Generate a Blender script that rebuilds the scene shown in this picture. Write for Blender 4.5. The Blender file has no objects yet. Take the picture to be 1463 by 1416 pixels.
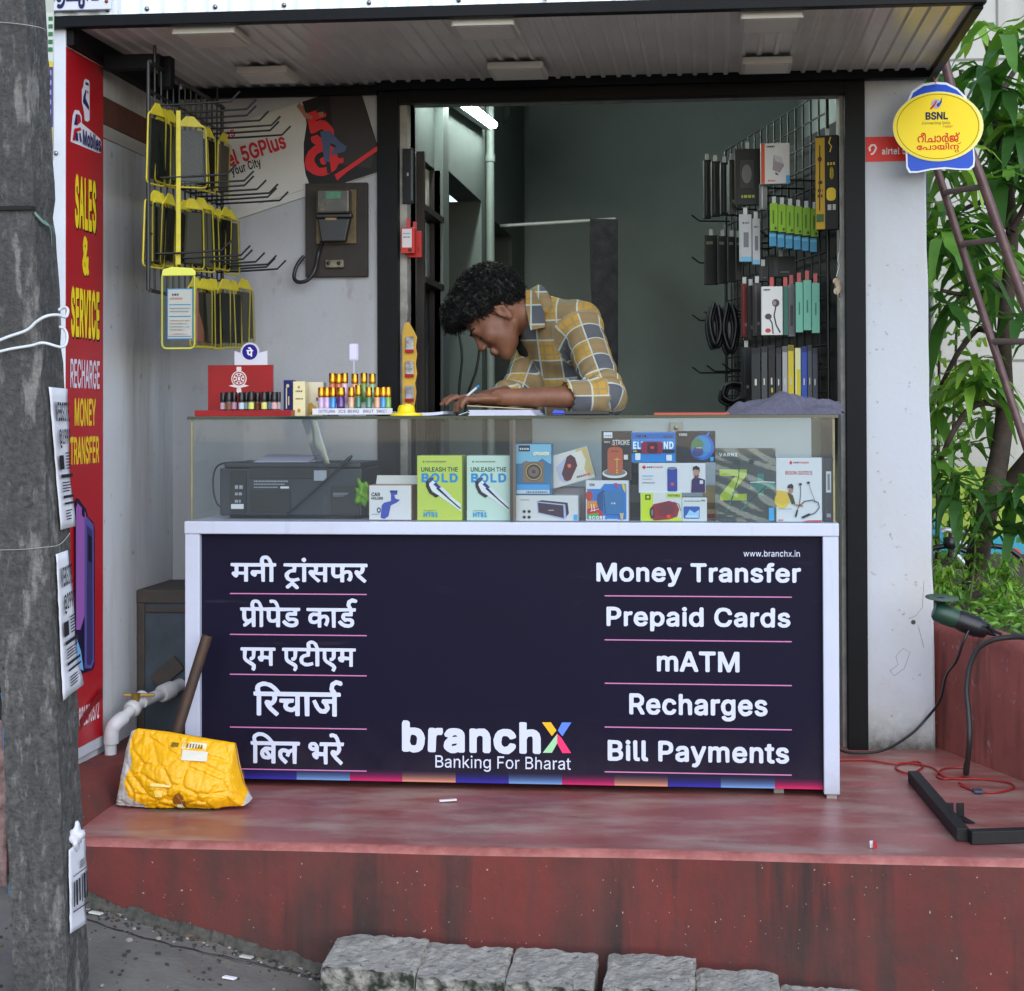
import bpy,math,random
import numpy as np
from mathutils import Vector,Matrix
random.seed(7)
SC = bpy.context.scene
COL = SC.collection
R = math.radians

# ---------------------------------------------------------------- camera, sky, sun, exposure
CP = Vector((1.4065,-4.2477,1.0019));YAW,PIT,ROL = .0956,.0135,-.0032
FPX,PX0,PY0 = 2300.,793.86,561.7
cf = Vector((-math.sin(YAW)*math.cos(PIT),math.cos(YAW)*math.cos(PIT),math.sin(PIT)))
r0 = Vector((math.cos(YAW),math.sin(YAW),0));u0 = r0.cross(cf)
cr = r0*math.cos(ROL)+u0*math.sin(ROL);cu = u0*math.cos(ROL)-r0*math.sin(ROL)
cam = bpy.data.cameras.new('camera');cam_o = bpy.data.objects.new('camera',cam);COL.objects.link(cam_o)
cam_o.matrix_world = Matrix(((cr.x,cu.x,-cf.x,CP.x),(cr.y,cu.y,-cf.y,CP.y),(cr.z,cu.z,-cf.z,CP.z),(0,0,0,1)))
cam.sensor_width = 36;cam.lens = 36*FPX/1463;cam.shift_x = (731.5-PX0)/1463;cam.shift_y = (PY0-708)/1463
cam.clip_start = .05;cam.clip_end = 500
SC.camera = cam_o
SUN_EL,SUN_AZ = 32,24            # overcast: a broad soft sun high in front of the shop
w = bpy.data.worlds.new('World');SC.world = w;w.use_nodes = True
nt = w.node_tree;bg = nt.nodes['Background']
sky = nt.nodes.new('ShaderNodeTexSky');sky.sky_type = 'NISHITA';sky.sun_disc = False
sky.sun_elevation = R(SUN_EL);sky.sun_rotation = R(180-SUN_AZ);sky.air_density = 1.0;sky.dust_density = .3;sky.ozone_density = 1.0
hs = nt.nodes.new('ShaderNodeHueSaturation');hs.inputs['Saturation'].default_value = 1.0
nt.links.new(sky.outputs[0],hs.inputs['Color']);nt.links.new(hs.outputs[0],bg.inputs[0]);bg.inputs[1].default_value = .10
sl = bpy.data.lights.new('sun','SUN');sl.energy = 1.0;sl.angle = R(75);sl.color = (1,.985,.965)
so = bpy.data.objects.new('sun',sl);COL.objects.link(so)
so.rotation_euler = (R(90-SUN_EL),0,R(SUN_AZ))
SC.view_settings.view_transform = 'Standard';SC.view_settings.look = 'None';SC.view_settings.gamma = 1
SC.view_settings.exposure = 1.5
try:
    SC.cycles.max_bounces = 8;SC.cycles.transparent_max_bounces = 16;SC.cycles.caustics_reflective = False;SC.cycles.caustics_refractive = False
    SC.cycles.sample_clamp_indirect = 4
except Exception: pass

# ---------------------------------------------------------------- measuring helpers: where a sight line meets a real plane
def ray(x,y): return cf+cr*((x-PX0)/FPX)-cu*((y-PY0)/FPX)
def W(x,y,Y=None,X=None,Z=None):
    d = ray(x,y)
    t = (Y-CP.y)/d.y if Y is not None else (X-CP.x)/d.x if X is not None else (Z-CP.z)/d.z
    return CP+d*t
# ---------------------------------------------------------------- materials
def lin(c): return tuple(((v/255+.055)/1.055)**2.4 if v > 10 else v/255/12.92 for v in c)
_m = {}
def mat(name,col,rough=.6,metal=0,spec=.5,noise=None,bump=None,col2=None,coat=0,emit=None,trans=0,alpha=None):
    """col 0-255 sRGB albedo; noise=(scale, amount[, detail]) blends towards col2; bump=(scale, strength)"""
    if name in _m: return _m[name]
    m = bpy.data.materials.new(name);m.use_nodes = True;nt = m.node_tree;L = nt.links.new
    b = nt.nodes['Principled BSDF'];c = (*lin(col),1)
    b.inputs['Base Color'].default_value = c;b.inputs['Roughness'].default_value = rough;b.inputs['Metallic'].default_value = metal
    b.inputs['Specular IOR Level'].default_value = spec;b.inputs['Coat Weight'].default_value = coat
    if trans: b.inputs['Transmission Weight'].default_value = trans
    if alpha is not None: b.inputs['Alpha'].default_value = alpha
    tc = None
    def coord():
        nonlocal tc
        if tc is None: tc = nt.nodes.new('ShaderNodeTexCoord')
        return tc.outputs['Object']
    if noise:
        n = nt.nodes.new('ShaderNodeTexNoise');n.inputs['Scale'].default_value = noise[0];n.inputs['Detail'].default_value = noise[2] if len(noise) > 2 else 6
        n.inputs['Roughness'].default_value = .65
        L(coord(),n.inputs['Vector'])
        rp = nt.nodes.new('ShaderNodeMapRange');rp.inputs[1].default_value = .35;rp.inputs[2].default_value = .68
        rp.inputs[3].default_value = 0;rp.inputs[4].default_value = noise[1];L(n.outputs['Fac'],rp.inputs[0])
        mx = nt.nodes.new('ShaderNodeMix');mx.data_type = 'RGBA';mx.inputs[6].default_value = c
        mx.inputs[7].default_value = (*lin(col2 or tuple(v*.6 for v in col)),1)
        L(rp.outputs[0],mx.inputs[0]);L(mx.outputs[2],b.inputs['Base Color'])
    if bump:
        n2 = nt.nodes.new('ShaderNodeTexNoise');n2.inputs['Scale'].default_value = bump[0];n2.inputs['Detail'].default_value = 5
        L(coord(),n2.inputs['Vector'])
        bp = nt.nodes.new('ShaderNodeBump');bp.inputs['Strength'].default_value = bump[1];bp.inputs['Distance'].default_value = .004
        L(n2.outputs['Fac'],bp.inputs['Height']);L(bp.outputs[0],b.inputs['Normal'])
    if emit:
        b.inputs['Emission Color'].default_value = (*lin(emit[0]),1);b.inputs['Emission Strength'].default_value = emit[1]
    _m[name] = m
    return m
def ink(c,rough=.45): return mat('print_%d_%d_%d' % tuple(int(v) for v in c),c,rough,spec=.2)
def nodes_of(m): return m.node_tree,m.node_tree.nodes,m.node_tree.links.new
def stain(m,layers):
    """layers: (vector scale xyz, threshold lo, hi, colour, strength, detail) blended over the base colour: dirt and wear in object coordinates"""
    nt,N,L = nodes_of(m);b = N['Principled BSDF']
    tc = N.new('ShaderNodeTexCoord')
    for k,(sc,lo,hi,c,st,det) in enumerate(layers):
        mp = N.new('ShaderNodeMapping');mp.inputs['Scale'].default_value = sc;mp.inputs['Location'].default_value = (k*3.7,k*1.3,k*2.1);L(tc.outputs['Object'],mp.inputs[0])
        n = N.new('ShaderNodeTexNoise');n.inputs['Scale'].default_value = 1;n.inputs['Detail'].default_value = det;n.inputs['Roughness'].default_value = .62;L(mp.outputs[0],n.inputs['Vector'])
        rp = N.new('ShaderNodeMapRange');rp.inputs[1].default_value = lo;rp.inputs[2].default_value = hi;rp.inputs[3].default_value = 0;rp.inputs[4].default_value = st;L(n.outputs['Fac'],rp.inputs[0])
        mx = N.new('ShaderNodeMix');mx.data_type = 'RGBA';mx.inputs[7].default_value = (*lin(c),1)
        s = b.inputs['Base Color']
        if s.is_linked: L(s.links[0].from_socket,mx.inputs[6])
        else: mx.inputs[6].default_value = s.default_value
        L(rp.outputs[0],mx.inputs[0]);L(mx.outputs[2],s)
    return m
def zfade(m,z0,z1,c,st,nscale=9,jag=.25):
    """a real stain that starts at height z0 and dies out towards z1 (splash dirt, mould)"""
    nt,N,L = nodes_of(m);b = N['Principled BSDF'];tc = N.new('ShaderNodeTexCoord')
    sp = N.new('ShaderNodeSeparateXYZ');ge = N.new('ShaderNodeNewGeometry');L(ge.outputs['Position'],sp.inputs[0])
    n = N.new('ShaderNodeTexNoise');n.inputs['Scale'].default_value = nscale;n.inputs['Detail'].default_value = 8;n.inputs['Roughness'].default_value = .7;L(tc.outputs['Object'],n.inputs['Vector'])
    rp = N.new('ShaderNodeMapRange');rp.inputs[1].default_value = z0;rp.inputs[2].default_value = z1;rp.inputs[3].default_value = 1;rp.inputs[4].default_value = 0;L(sp.outputs['Z'],rp.inputs[0])
    ad = N.new('ShaderNodeMath');ad.operation = 'MULTIPLY_ADD';L(n.outputs['Fac'],ad.inputs[0]);ad.inputs[1].default_value = 2.2;ad.inputs[2].default_value = -1.1-.5+jag
    a2 = N.new('ShaderNodeMath');a2.operation = 'ADD';a2.use_clamp = True;L(rp.outputs[0],a2.inputs[0]);L(ad.outputs[0],a2.inputs[1])
    m2 = N.new('ShaderNodeMath');m2.operation = 'MULTIPLY';L(a2.outputs[0],m2.inputs[0]);L(rp.outputs[0],m2.inputs[1])
    m3 = N.new('ShaderNodeMath');m3.operation = 'MULTIPLY';m3.inputs[1].default_value = st;L(m2.outputs[0],m3.inputs[0])
    mx = N.new('ShaderNodeMix');mx.data_type = 'RGBA';mx.inputs[7].default_value = (*lin(c),1)
    s = b.inputs['Base Color']
    if s.is_linked: L(s.links[0].from_socket,mx.inputs[6])
    else: mx.inputs[6].default_value = s.default_value
    L(m3.outputs[0],mx.inputs[0]);L(mx.outputs[2],s)
    return m
def glassy(name,tint=(235,245,242),refl=1.0,film=0.0,dust=0.0):
    """thin sheet of glass or clear film: see-through, with a real Fresnel reflection"""
    if name in _m: return _m[name]
    m = bpy.data.materials.new(name);m.use_nodes = True;nt,N,L = nodes_of(m);N.clear()
    o = N.new('ShaderNodeOutputMaterial');t = N.new('ShaderNodeBsdfTransparent');t.inputs[0].default_value = (*lin(tint),1)
    g = N.new('ShaderNodeBsdfGlossy');g.inputs['Roughness'].default_value = .02+film*.15
    f = N.new('ShaderNodeFresnel');f.inputs[0].default_value = 1.5
    mu = N.new('ShaderNodeMath');mu.operation = 'MULTIPLY_ADD';mu.inputs[1].default_value = refl;mu.inputs[2].default_value = film*.12;mu.use_clamp = True
    L(f.outputs[0],mu.inputs[0]);mx = N.new('ShaderNodeMixShader');L(mu.outputs[0],mx.inputs[0]);L(t.outputs[0],mx.inputs[1]);L(g.outputs[0],mx.inputs[2])
    last = mx
    if dust:
        df = N.new('ShaderNodeBsdfDiffuse');df.inputs[0].default_value = (.75,.78,.8,1);last = N.new('ShaderNodeMixShader')
        tc = N.new('ShaderNodeTexCoord');n = N.new('ShaderNodeTexNoise');n.inputs['Scale'].default_value = 4;n.inputs['Detail'].default_value = 7;L(tc.outputs['Object'],n.inputs['Vector'])
        mr_ = N.new('ShaderNodeMapRange');mr_.inputs[1].default_value = .3;mr_.inputs[2].default_value = .75;mr_.inputs[3].default_value = dust*.6;mr_.inputs[4].default_value = dust*1.5;L(n.outputs['Fac'],mr_.inputs[0])
        L(mr_.outputs[0],last.inputs[0]);L(mx.outputs[0],last.inputs[1]);L(df.outputs[0],last.inputs[2])
    L(last.outputs[0],o.inputs[0]);_m[name] = m
    return m

# ---------------------------------------------------------------- lettering outlines: word -> (width, height, [outline as first point, then steps])
LD = {
 'h1': (242,66,[[60,66,5,0,3,-2,4,-5,3,-8,5,0,1,-1,0,-5,-5,-1,0,-29,-1,-1,-5,0,-1,1,0,29,-8,0,0,-29,-1,-1,-4,0,-1,1,-1,15,-7,0,-1,-4,-2,-2,-2,0,-2,1,-3,2,-2,5,1,2,2,3,16,0,0,7,-23,0,0,-29,-1,-1,-5,0,-1,1,0,13,-10,0,-1,-4,-3,-2,-3,1,-4,4,-1,2,0,3,2,2,3,0,0,10,-7,1,0,4,1,2,51,0,0,6,1,4,3,4],
[129,62,3,0,2,-3,0,-3,-3,-3,-3,1,-2,3,0,3],
[61,59,-1,0,-1,-2,1,-6,8,0,-3,7,-2,1],
[95,51,146,0,1,-2,0,-4,-1,-1,-4,0,0,-5,-1,-4,-3,-4,-4,-2,11,-11,0,-1,-3,-4,-2,1,-11,10,-5,8,0,3,2,3,3,0,4,-2,1,1,1,3,0,4,-28,0,-1,-7,4,1,3,0,4,-1,3,-4,1,-8,-2,-7,-2,-2,-2,0,-3,2,-1,2,3,5,0,5,-2,2,-3,-1,-3,-2,0,-14,-1,-1,-4,0,-2,1,0,8,-5,-1,-3,0,-3,1,-3,3,-2,5,0,13,-7,0,0,-29,-2,-1,-3,0,-2,1,0,13,-8,0,-7,1,1,-3,9,-8,0,-2,-3,-2,-1,-1,-12,12,-4,5,-1,3,0,2,3,3,3,0,3,-1,1,3,-1,4,-13,0,0,-29,-2,-1,-4,0,-1,1,0,29,-10,0,-1,-10,-1,-1,-6,0,-3,-1,-2,-3,-1,-3,2,-4,3,-1,6,0,6,2,1,-1,2,-4,-1,-1,-10,-3,8,-8,1,-2,0,-2,-2,-2,-3,0,-7,7,-6,-6,-3,0,-2,2,0,3,9,8,-6,3,-3,3,-2,5,0,5,2,3,3,3,3,2,6,2,0,4,-16,1,0,4],
[14,44,0,-10,10,0,0,10],
[155,44,0,-5,-1,-5,6,0,4,1,0,9],
[185,44,0,-14,2,-1,4,0,3,2,0,13]]),
 'h2': (262,66,[[250,66,2,0,7,-2,3,-2,0,-3,-1,-2,-3,-1,-7,1,-3,-2,-1,-4,4,-7,8,0,0,-6,-1,-1,-6,-1,0,-8,-1,-2,-14,0,-2,0,0,-2,1,-2,10,0,4,-1,4,-3,1,-4,0,-5,-2,-4,-3,-3,-8,-2,-9,1,-8,4,-4,4,-2,3,1,2,5,3,7,-6,4,-2,6,-1,4,1,1,3,-2,2,-4,1,-6,-2,-2,1,-5,5,-2,5,1,4,2,4,5,2,10,0,0,3,-30,-1,0,-34,-1,-2,-6,0,-1,2,-1,35,-23,-1,0,-8,5,1,6,0,4,-3,2,-3,1,-5,-1,-6,-2,-5,-2,-4,-2,0,-5,4,4,9,-1,4,-2,2,-3,-1,-4,-3,0,-16,-1,-2,-5,0,-2,1,0,9,-5,-2,-7,0,-5,2,-3,4,-1,4,0,6,3,6,3,2,5,2,10,-1,0,3,-23,1,-2,1,0,5,1,1,91,0,0,1,-3,5,2,10,2,2],
[32,62,6,0,5,-2,4,-5,5,-11,29,1,-2,5,-3,4,-3,1,-4,-1,-2,1,-1,5,0,1,3,1,5,0,5,-1,4,-3,3,-5,3,-9,45,0,1,-1,0,-5,-2,-1,-5,-1,0,-8,-1,-2,-14,0,-2,0,-1,-1,0,-2,2,-1,9,0,4,-1,3,-2,2,-2,1,-3,0,-5,-1,-3,-3,-3,-4,-2,-6,-1,-4,0,-5,1,-5,2,-5,4,-3,4,0,2,5,4,1,-1,6,-5,4,-2,7,-1,4,2,1,2,-1,2,-1,0,-5,1,-6,-2,-2,1,-5,5,-1,6,1,4,2,3,5,2,9,0,0,3,-29,-1,0,-34,-1,-2,-6,0,-2,2,0,9,-5,-1,-5,0,-5,1,-3,3,-2,4,-1,5,0,13,-8,1,0,-35,-2,-2,-6,0,0,2,0,34,-9,1,0,-1,0,-35,-2,-1,-5,0,-1,1,-1,10,-13,-10,-3,0,-2,0,-1,3,0,2,5,5,-3,2,-3,4,-1,5,0,14,-4,1,-1,6,2,1,22,0,-1,6,1,5,3,5],
[35,55,-2,-1,-1,-2,0,-4,1,-3,10,0,-3,8,-2,1],
[14,37,0,-13,1,-5,3,-2,3,1,5,3,0,15],
[69,37,0,-14,0,-3,2,-2,2,-1,4,1,4,3,0,15],
[174,26,-1,-1,-7,1,-3,-1,-2,-4,1,-4,4,-2,5,2,3,2]]),
 'h3': (232,66,[[142,66,6,-1,4,-3,3,-3,3,-9,74,0,0,-2,0,-4,-6,-1,0,-31,-1,-1,-5,0,-1,1,0,13,-10,0,-1,-4,-3,-1,-4,1,-3,2,-1,3,-1,3,2,3,3,1,0,10,-9,0,0,-10,-1,-5,-4,-4,-5,-2,-2,1,-1,4,1,2,3,1,1,2,0,11,-11,0,0,-10,1,-7,4,-3,10,-6,4,-5,1,-3,-1,-3,-2,-5,-2,-1,-5,3,2,5,-1,2,-13,9,-3,4,-2,5,0,15,-7,0,0,-31,-2,-1,-4,0,-2,1,0,31,-10,0,-1,-11,-10,-2,-3,-3,0,-5,1,-2,2,-1,6,-1,8,2,2,0,1,-5,0,-1,-6,-2,-5,-1,-6,0,-5,3,-4,3,-2,5,0,5,2,5,5,4,7,2,0,5,-18,0,-1,-12,-1,-4,-3,-4,-5,-1,-2,1,-1,4,1,2,4,2,0,12,-11,0,0,-13,1,-4,4,-3,10,-6,3,-3,1,-2,0,-6,-3,-5,-2,-1,-3,2,-1,2,2,4,-1,2,-13,8,-4,5,-1,6,0,14,-3,0,-2,1,0,5,2,1,48,0,-1,7,1,4,3,3],
[143,59,-2,-1,0,-2,1,-6,9,0,-4,8,-2,1],
[1,50,69,0,1,-2,0,-4,-2,-1,-4,0,0,-31,-1,-1,-5,0,-1,1,-1,13,-10,0,-1,-4,-2,-1,-4,0,-3,3,-2,4,0,2,1,2,4,2,0,10,-9,0,-1,-11,-1,-5,-4,-4,-5,-1,-1,1,-1,4,1,2,2,1,2,1,0,12,-10,0,-1,-12,1,-5,14,-9,3,-3,1,-2,0,-6,-2,-5,-2,-1,-4,2,-1,2,1,4,0,2,-13,9,-4,5,-1,4,0,15,-3,0,-2,1,0,4],
[47,43,0,-10,10,-1,1,11],
[209,43,0,-10,10,-1,0,11]]),
 'h4': (157,66,[[145,66,2,0,8,-2,2,-3,0,-3,-2,-2,-2,0,-6,2,-4,-2,-1,-5,5,-7,5,0,2,-2,0,-5,-7,-1,0,-34,-1,-1,-5,0,-2,1,0,22,-7,0,3,-7,-1,-4,-2,-3,-4,-4,-7,0,-4,1,-5,5,-4,6,-4,10,1,1,5,2,7,-14,4,-3,3,0,2,1,0,2,-2,5,-4,4,1,5,2,1,16,0,0,4,-40,0,0,-34,-1,-1,-1,0,-5,0,-1,1,-1,34,-8,0,0,-34,-1,-1,-5,0,-2,1,0,8,-5,-2,-4,0,-7,2,-3,3,-2,4,0,3,1,4,-7,1,-1,1,0,5,2,1,23,0,1,-2,-1,-5,-7,-1,-2,-2,-1,-1,0,-3,2,-1,2,-1,4,0,5,4,0,16,-32,0,0,-6,-2,-5,-4,-4,-4,-3,4,-4,9,-8,0,-2,-4,-4,-2,1,-11,10,-5,6,-3,6,0,3,2,3,5,0,4,-2,1,1,2,4,-1,4,-19,0,0,-34,-2,-1,-4,0,-2,1,0,34,-5,1,-1,5,1,2,3,0,-1,5,1,5,3,4,4,2,5,2,5,0,11,-3,8,-6,8,-9,88,0,-2,6,2,10,2,2],
[18,54,-4,-1,-2,-2,0,-3,1,-4,25,0,-5,5,-5,3,-4,2]]),
 'h5': (205,66,[[18,66,10,-1,9,-4,7,-6,7,-8,56,0,1,-1,1,-1,-1,-5,-1,-1,-5,0,-1,-36,0,-2,-1,0,-6,0,-1,1,-1,23,-1,0,-3,-2,-3,-7,-1,-1,-6,2,-1,2,2,4,-2,1,-5,1,-2,-2,0,-3,1,-4,11,-10,-1,-2,-4,-4,-2,1,-8,7,-4,5,-2,4,0,6,0,3,1,2,3,3,4,2,6,0,4,-1,5,-2,4,2,4,1,0,6,-37,0,0,-36,-1,-2,-2,0,-4,0,-2,1,0,9,-7,-2,-9,1,-4,2,-2,2,-3,6,1,7,1,2,3,3,4,3,3,1,6,0,7,-1,0,4,-31,0,0,-36,-2,-2,-6,0,-1,2,0,36,-5,1,-1,5,1,2,4,0,-1,8,2,5,6,4],
[178,66,6,-1,5,-2,4,-6,4,-10,7,0,1,-1,-1,-6,-6,-1,1,-6,-2,-6,-4,-5,-5,-3,14,-13,0,-2,-4,-4,-1,0,-2,2,-11,10,-6,7,-3,5,1,4,2,3,6,0,3,-2,2,1,1,5,-1,4,-20,0,0,-36,-1,-2,-6,0,-1,1,-1,16,-10,0,-1,-4,-1,-2,-3,-1,-3,1,-5,4,-2,5,0,2,2,2,4,2,0,2,-2,-1,-6,1,-3,2,-3,4,0,3,0,3,3,4,4,2,8,0,3,-2,3,-4,2,-3,0,-11,10,-1,1,13,-9,0,-1,2,1,5,1,1,35,0,-2,6,-2,3,-3,2,-5,-1,-2,1,-1,6],
[20,58,-4,-1,-3,-2,-1,-3,2,-5,27,0,-6,6,-5,3,-5,2],
[136,40,-1,-1,0,-2,6,-1,-1,3,-1,1],
[39,28,4,-6,2,-2,1,8],
[31,25,-1,-3,1,-3,2,-2,5,0]]),
 'e1': (503,66,[[429,66,6,0,2,-1,2,-2,-2,-6,-2,-1,-4,0,-1,-2,0,-2,5,0,2,-1,1,-5,-1,-2,-2,-1,-5,0,0,-27,-2,-3,-5,0,-2,1,-1,2,0,27,-5,0,-1,1,-1,6,2,2,5,1,0,4,2,4,2,3],
[2,64,8,0,2,-1,13,-33,13,33,3,1,7,0,2,-1,1,-2,0,-45,-1,-2,-7,-1,-2,2,-1,26,-9,-25,-2,-2,-1,-1,-5,0,-2,1,-11,26,0,-25,-2,-2,-5,0,-2,1,-1,2,0,45,1,2],
[235,64,35,0,2,-2,1,-5,-2,-2,-13,-1,0,-38,-1,-2,-1,-1,-6,0,-2,3,0,38,-14,1,-1,2,0,5],
[73,53,9,-1,5,-4,4,-5,2,-7,0,-10,-4,-7,-3,-3,-3,-2,-6,-1,-7,0,-7,4,-4,7,-2,7,1,9,3,6,6,5],
[116,53,3,0,5,-2,4,-3,2,-4,1,-4,0,-24,-1,-2,-2,-1,-4,0,-2,1,-1,2,0,21,0,3,-2,2,-4,1,-4,-1,-2,-3,0,-24,-2,-2,-6,0,-2,3,0,34,2,2,6,0,2,-2],
[153,53,6,-1,7,-3,2,-3,2,-3,2,-6,0,-6,-2,-2,-22,0,-1,-1,1,-2,2,-2,4,-2,5,1,5,4,7,-2,0,-3,-2,-4,-5,-4,-6,-1,-8,0,-7,4,-4,5,-2,6,1,10,3,7,5,5],
[294,53,4,0,2,-2,0,-6,-2,-2,-6,0,-3,-3,-1,-3,0,-21,-2,-3,-6,0,-1,1,-1,2,0,34,2,2,6,0,2,-1],
[317,53,7,-1,4,-1,3,-3,3,-4,1,-5,0,-23,-1,-2,-1,-1,-6,0,-2,2,-6,-2,-8,0,-5,3,-3,5,-1,7,1,2,3,4,6,3,12,2,-1,3,-2,1,-6,0,-3,-4,-2,-1,-5,2,-2,2,2,4,3,3,5,3],
[359,53,3,0,5,-2,4,-3,2,-4,1,-4,0,-24,-1,-2,-2,-1,-5,0,-1,1,-1,2,0,22,0,2,-2,2,-4,1,-4,-1,-2,-3,0,-24,-3,-2,-5,0,-2,3,0,34,2,2,6,0,2,-2],
[394,53,6,-1,4,-1,4,-3,2,-5,-1,-3,-5,-1,-2,1,-3,3,-2,1,-3,-1,-3,-2,0,-1,1,-1,10,-3,5,-2,4,-5,0,-6,-3,-6,-5,-3,-5,-1,-8,0,-4,2,-4,3,-2,5,2,3,5,1,2,0,2,-4,2,-1,6,0,2,2,0,2,-1,1,-9,2,-5,3,-3,2,-2,3,0,7,3,4,4,3],
[457,53,6,-1,6,-3,5,-5,2,-6,0,-7,-2,-2,-22,0,-1,-1,1,-2,2,-2,4,-2,5,1,5,4,7,-2,0,-3,-2,-4,-5,-4,-6,-1,-9,0,-6,4,-5,7,-1,6,0,8,3,7,5,5],
[497,53,4,0,1,-1,1,-2,0,-5,-2,-2,-5,0,-4,-3,0,-3,0,-21,-3,-3,-5,0,-1,1,-1,2,0,34,2,2,5,0,3,-1],
[177,52,6,0,1,0,9,-23,8,22,2,1,5,0,2,0,1,-2,-16,-43,-4,-5,-6,-2,-5,0,-3,3,2,6,1,1,5,0,3,5,-13,34,0,2],
[73,43,-2,-1,-3,-4,-1,-4,1,-6,1,-3,2,-2,3,-1,4,0,1,1,3,3,1,4,0,5,-1,4,-2,3,-3,1],
[152,43,-3,-2,-1,-3,13,0,-1,3,-2,2],
[456,43,-3,-2,-1,-3,13,0,-1,3,-2,2],
[323,29,-9,-1,-2,-2,0,-2,3,-2,6,1,2,1,1,2,0,3]]),
 'e2': (452,66,[[192,66,4,-1,2,-1,1,-3,0,-2,-1,-3,-3,-2,-4,1,-4,3,0,4,2,2],
[287,65,9,-1,8,-4,4,-6,2,-6,-1,-2,-1,-1,-6,0,-2,1,-2,5,-2,2,-3,2,-3,0,-4,0,-3,-1,-5,-5,-2,-6,0,-8,3,-7,4,-4,5,-1,6,0,3,3,4,6,1,0,6,0,2,-1,-2,-7,-5,-7,-5,-3,-8,-1,-9,1,-7,4,-3,3,-3,5,-2,10,1,11,4,9,2,3,5,4,4,1],
[2,65,18,0,7,-2,5,-3,2,-2,2,-4,1,-4,-1,-9,-5,-6,-7,-4,-14,-1,0,-14,-1,-2,-1,-1,-6,0,-1,1,-1,2,0,46,1,2],
[232,65,6,0,2,-3,0,-46,-1,-2,-2,-1,-5,0,-2,2,-6,-2,-8,0,-5,3,-2,2,-4,6,-1,5,0,6,1,7,4,6,6,4,8,1,6,-2,1,11],
[407,65,5,0,3,-3,-1,-46,-1,-2,-1,-1,-5,0,-3,2,-5,-2,-8,0,-5,3,-5,7,-2,7,0,6,1,5,4,6,6,5,7,1,7,-2,0,11],
[11,55,0,-15,10,0,4,3,1,4,0,4,-2,2,-2,2,-4,0],
[58,53,4,0,2,-1,1,-2,-1,-5,-2,-2,-5,0,-4,-3,0,-2,0,-22,-3,-3,-5,0,-2,1,0,2,0,35,2,2,5,0,3,-2],
[84,53,6,0,6,-3,4,-6,2,-6,1,-7,-2,-2,-23,0,0,-1,2,-4,4,-2,6,1,4,4,7,-2,1,-2,-3,-5,-5,-4,-6,-1,-8,0,-7,4,-3,4,-3,7,1,10,3,8,5,5],
[125,53,8,-1,4,-3,3,-3,3,-4,1,-6,-1,-10,-4,-8,-6,-4,-4,-1,-4,0,-6,2,-1,-13,-2,-2,-5,0,-2,1,-1,2,0,48,2,2,6,0,2,-2],
[163,53,7,0,3,-2,4,-3,3,-4,0,-4,0,-24,-2,-3,-5,0,-2,2,-6,-2,-7,0,-5,2,-4,5,-1,7,1,4,2,2,5,3,15,3,-1,3,-3,2,-5,-1,-2,-1,-2,-3,-2,0,-5,1,-2,2,1,2,3,5,5,3],
[330,53,5,0,4,-1,4,-3,3,-4,1,-7,0,-22,-1,-2,-1,-1,-5,0,-3,2,-6,-2,-8,0,-4,3,-4,5,-1,7,2,4,2,2,6,3,13,2,-1,3,-3,2,-5,-1,-4,-4,-1,-1,-6,2,-2,2,2,4,3,4,5,2],
[370,53,4,0,2,-1,0,-2,0,-5,-2,-2,-6,0,-3,-3,-1,-3,0,-21,-2,-3,-5,0,-2,1,-1,2,1,35,2,2,5,0,2,-2],
[435,53,6,0,5,-2,3,-4,2,-4,-1,-3,-5,-1,-3,1,-2,3,-2,1,-4,-1,-2,-1,0,-2,1,-1,10,-3,5,-2,2,-2,2,-4,0,-6,-3,-4,-5,-4,-6,-1,-6,0,-5,2,-5,4,-1,5,1,2,5,1,3,0,1,-3,3,-2,5,0,3,2,0,2,-1,1,-10,2,-5,3,-2,2,-2,3,0,5,0,2,2,4,5,3],
[190,53,6,0,2,-2,0,-35,-1,-2,-1,-1,-6,1,-2,2,0,34],
[83,43,-3,-1,-2,-4,13,0,1,1,-2,3,-2,1],
[124,43,-2,-1,-2,-2,-1,-3,-1,-6,1,-4,2,-3,3,-2,2,0,4,1,2,3,2,4,0,6,-2,4,-2,3,-2,1],
[220,43,-2,-1,-3,-3,-1,-4,0,-6,2,-3,2,-3,4,-1,2,0,3,2,2,3,1,5,-1,4,-1,4,-2,3,-3,1],
[395,43,-3,-1,-2,-3,-1,-4,0,-4,1,-4,2,-3,2,-2,3,0,3,1,3,2,1,3,1,5,-2,6,-1,3,-3,2],
[169,30,-9,-2,-2,-2,0,-2,2,-2,3,0,4,1,3,3,1,3],
[336,30,-10,-2,-2,-2,1,-2,2,-2,2,0,4,1,4,4,0,2]]),
 'e3': (255,66,[[94,66,10,0,3,-3,21,-58,0,-2,-2,-3,-8,0,-2,1,-7,16,-20,0,-6,-16,-3,-1,-6,0,-3,2,-1,1,1,3,20,55,1,2],
[133,66,45,0,3,-1,1,-2,0,-7,-2,-2,-17,-1,0,-50,-1,-2,-2,-1,-8,0,-2,3,0,50,-16,1,-2,0,-2,3,0,6,1,2],
[191,66,11,0,3,-2,17,-42,17,43,2,1,10,0,3,-1,1,-2,0,-60,-1,-2,-3,-1,-6,0,-2,1,-1,2,-1,33,-13,-33,-1,-2,-3,-1,-6,0,-2,2,-14,34,0,-33,-1,-2,-3,-1,-6,0,-3,1,0,2,0,60,0,2],
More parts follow.
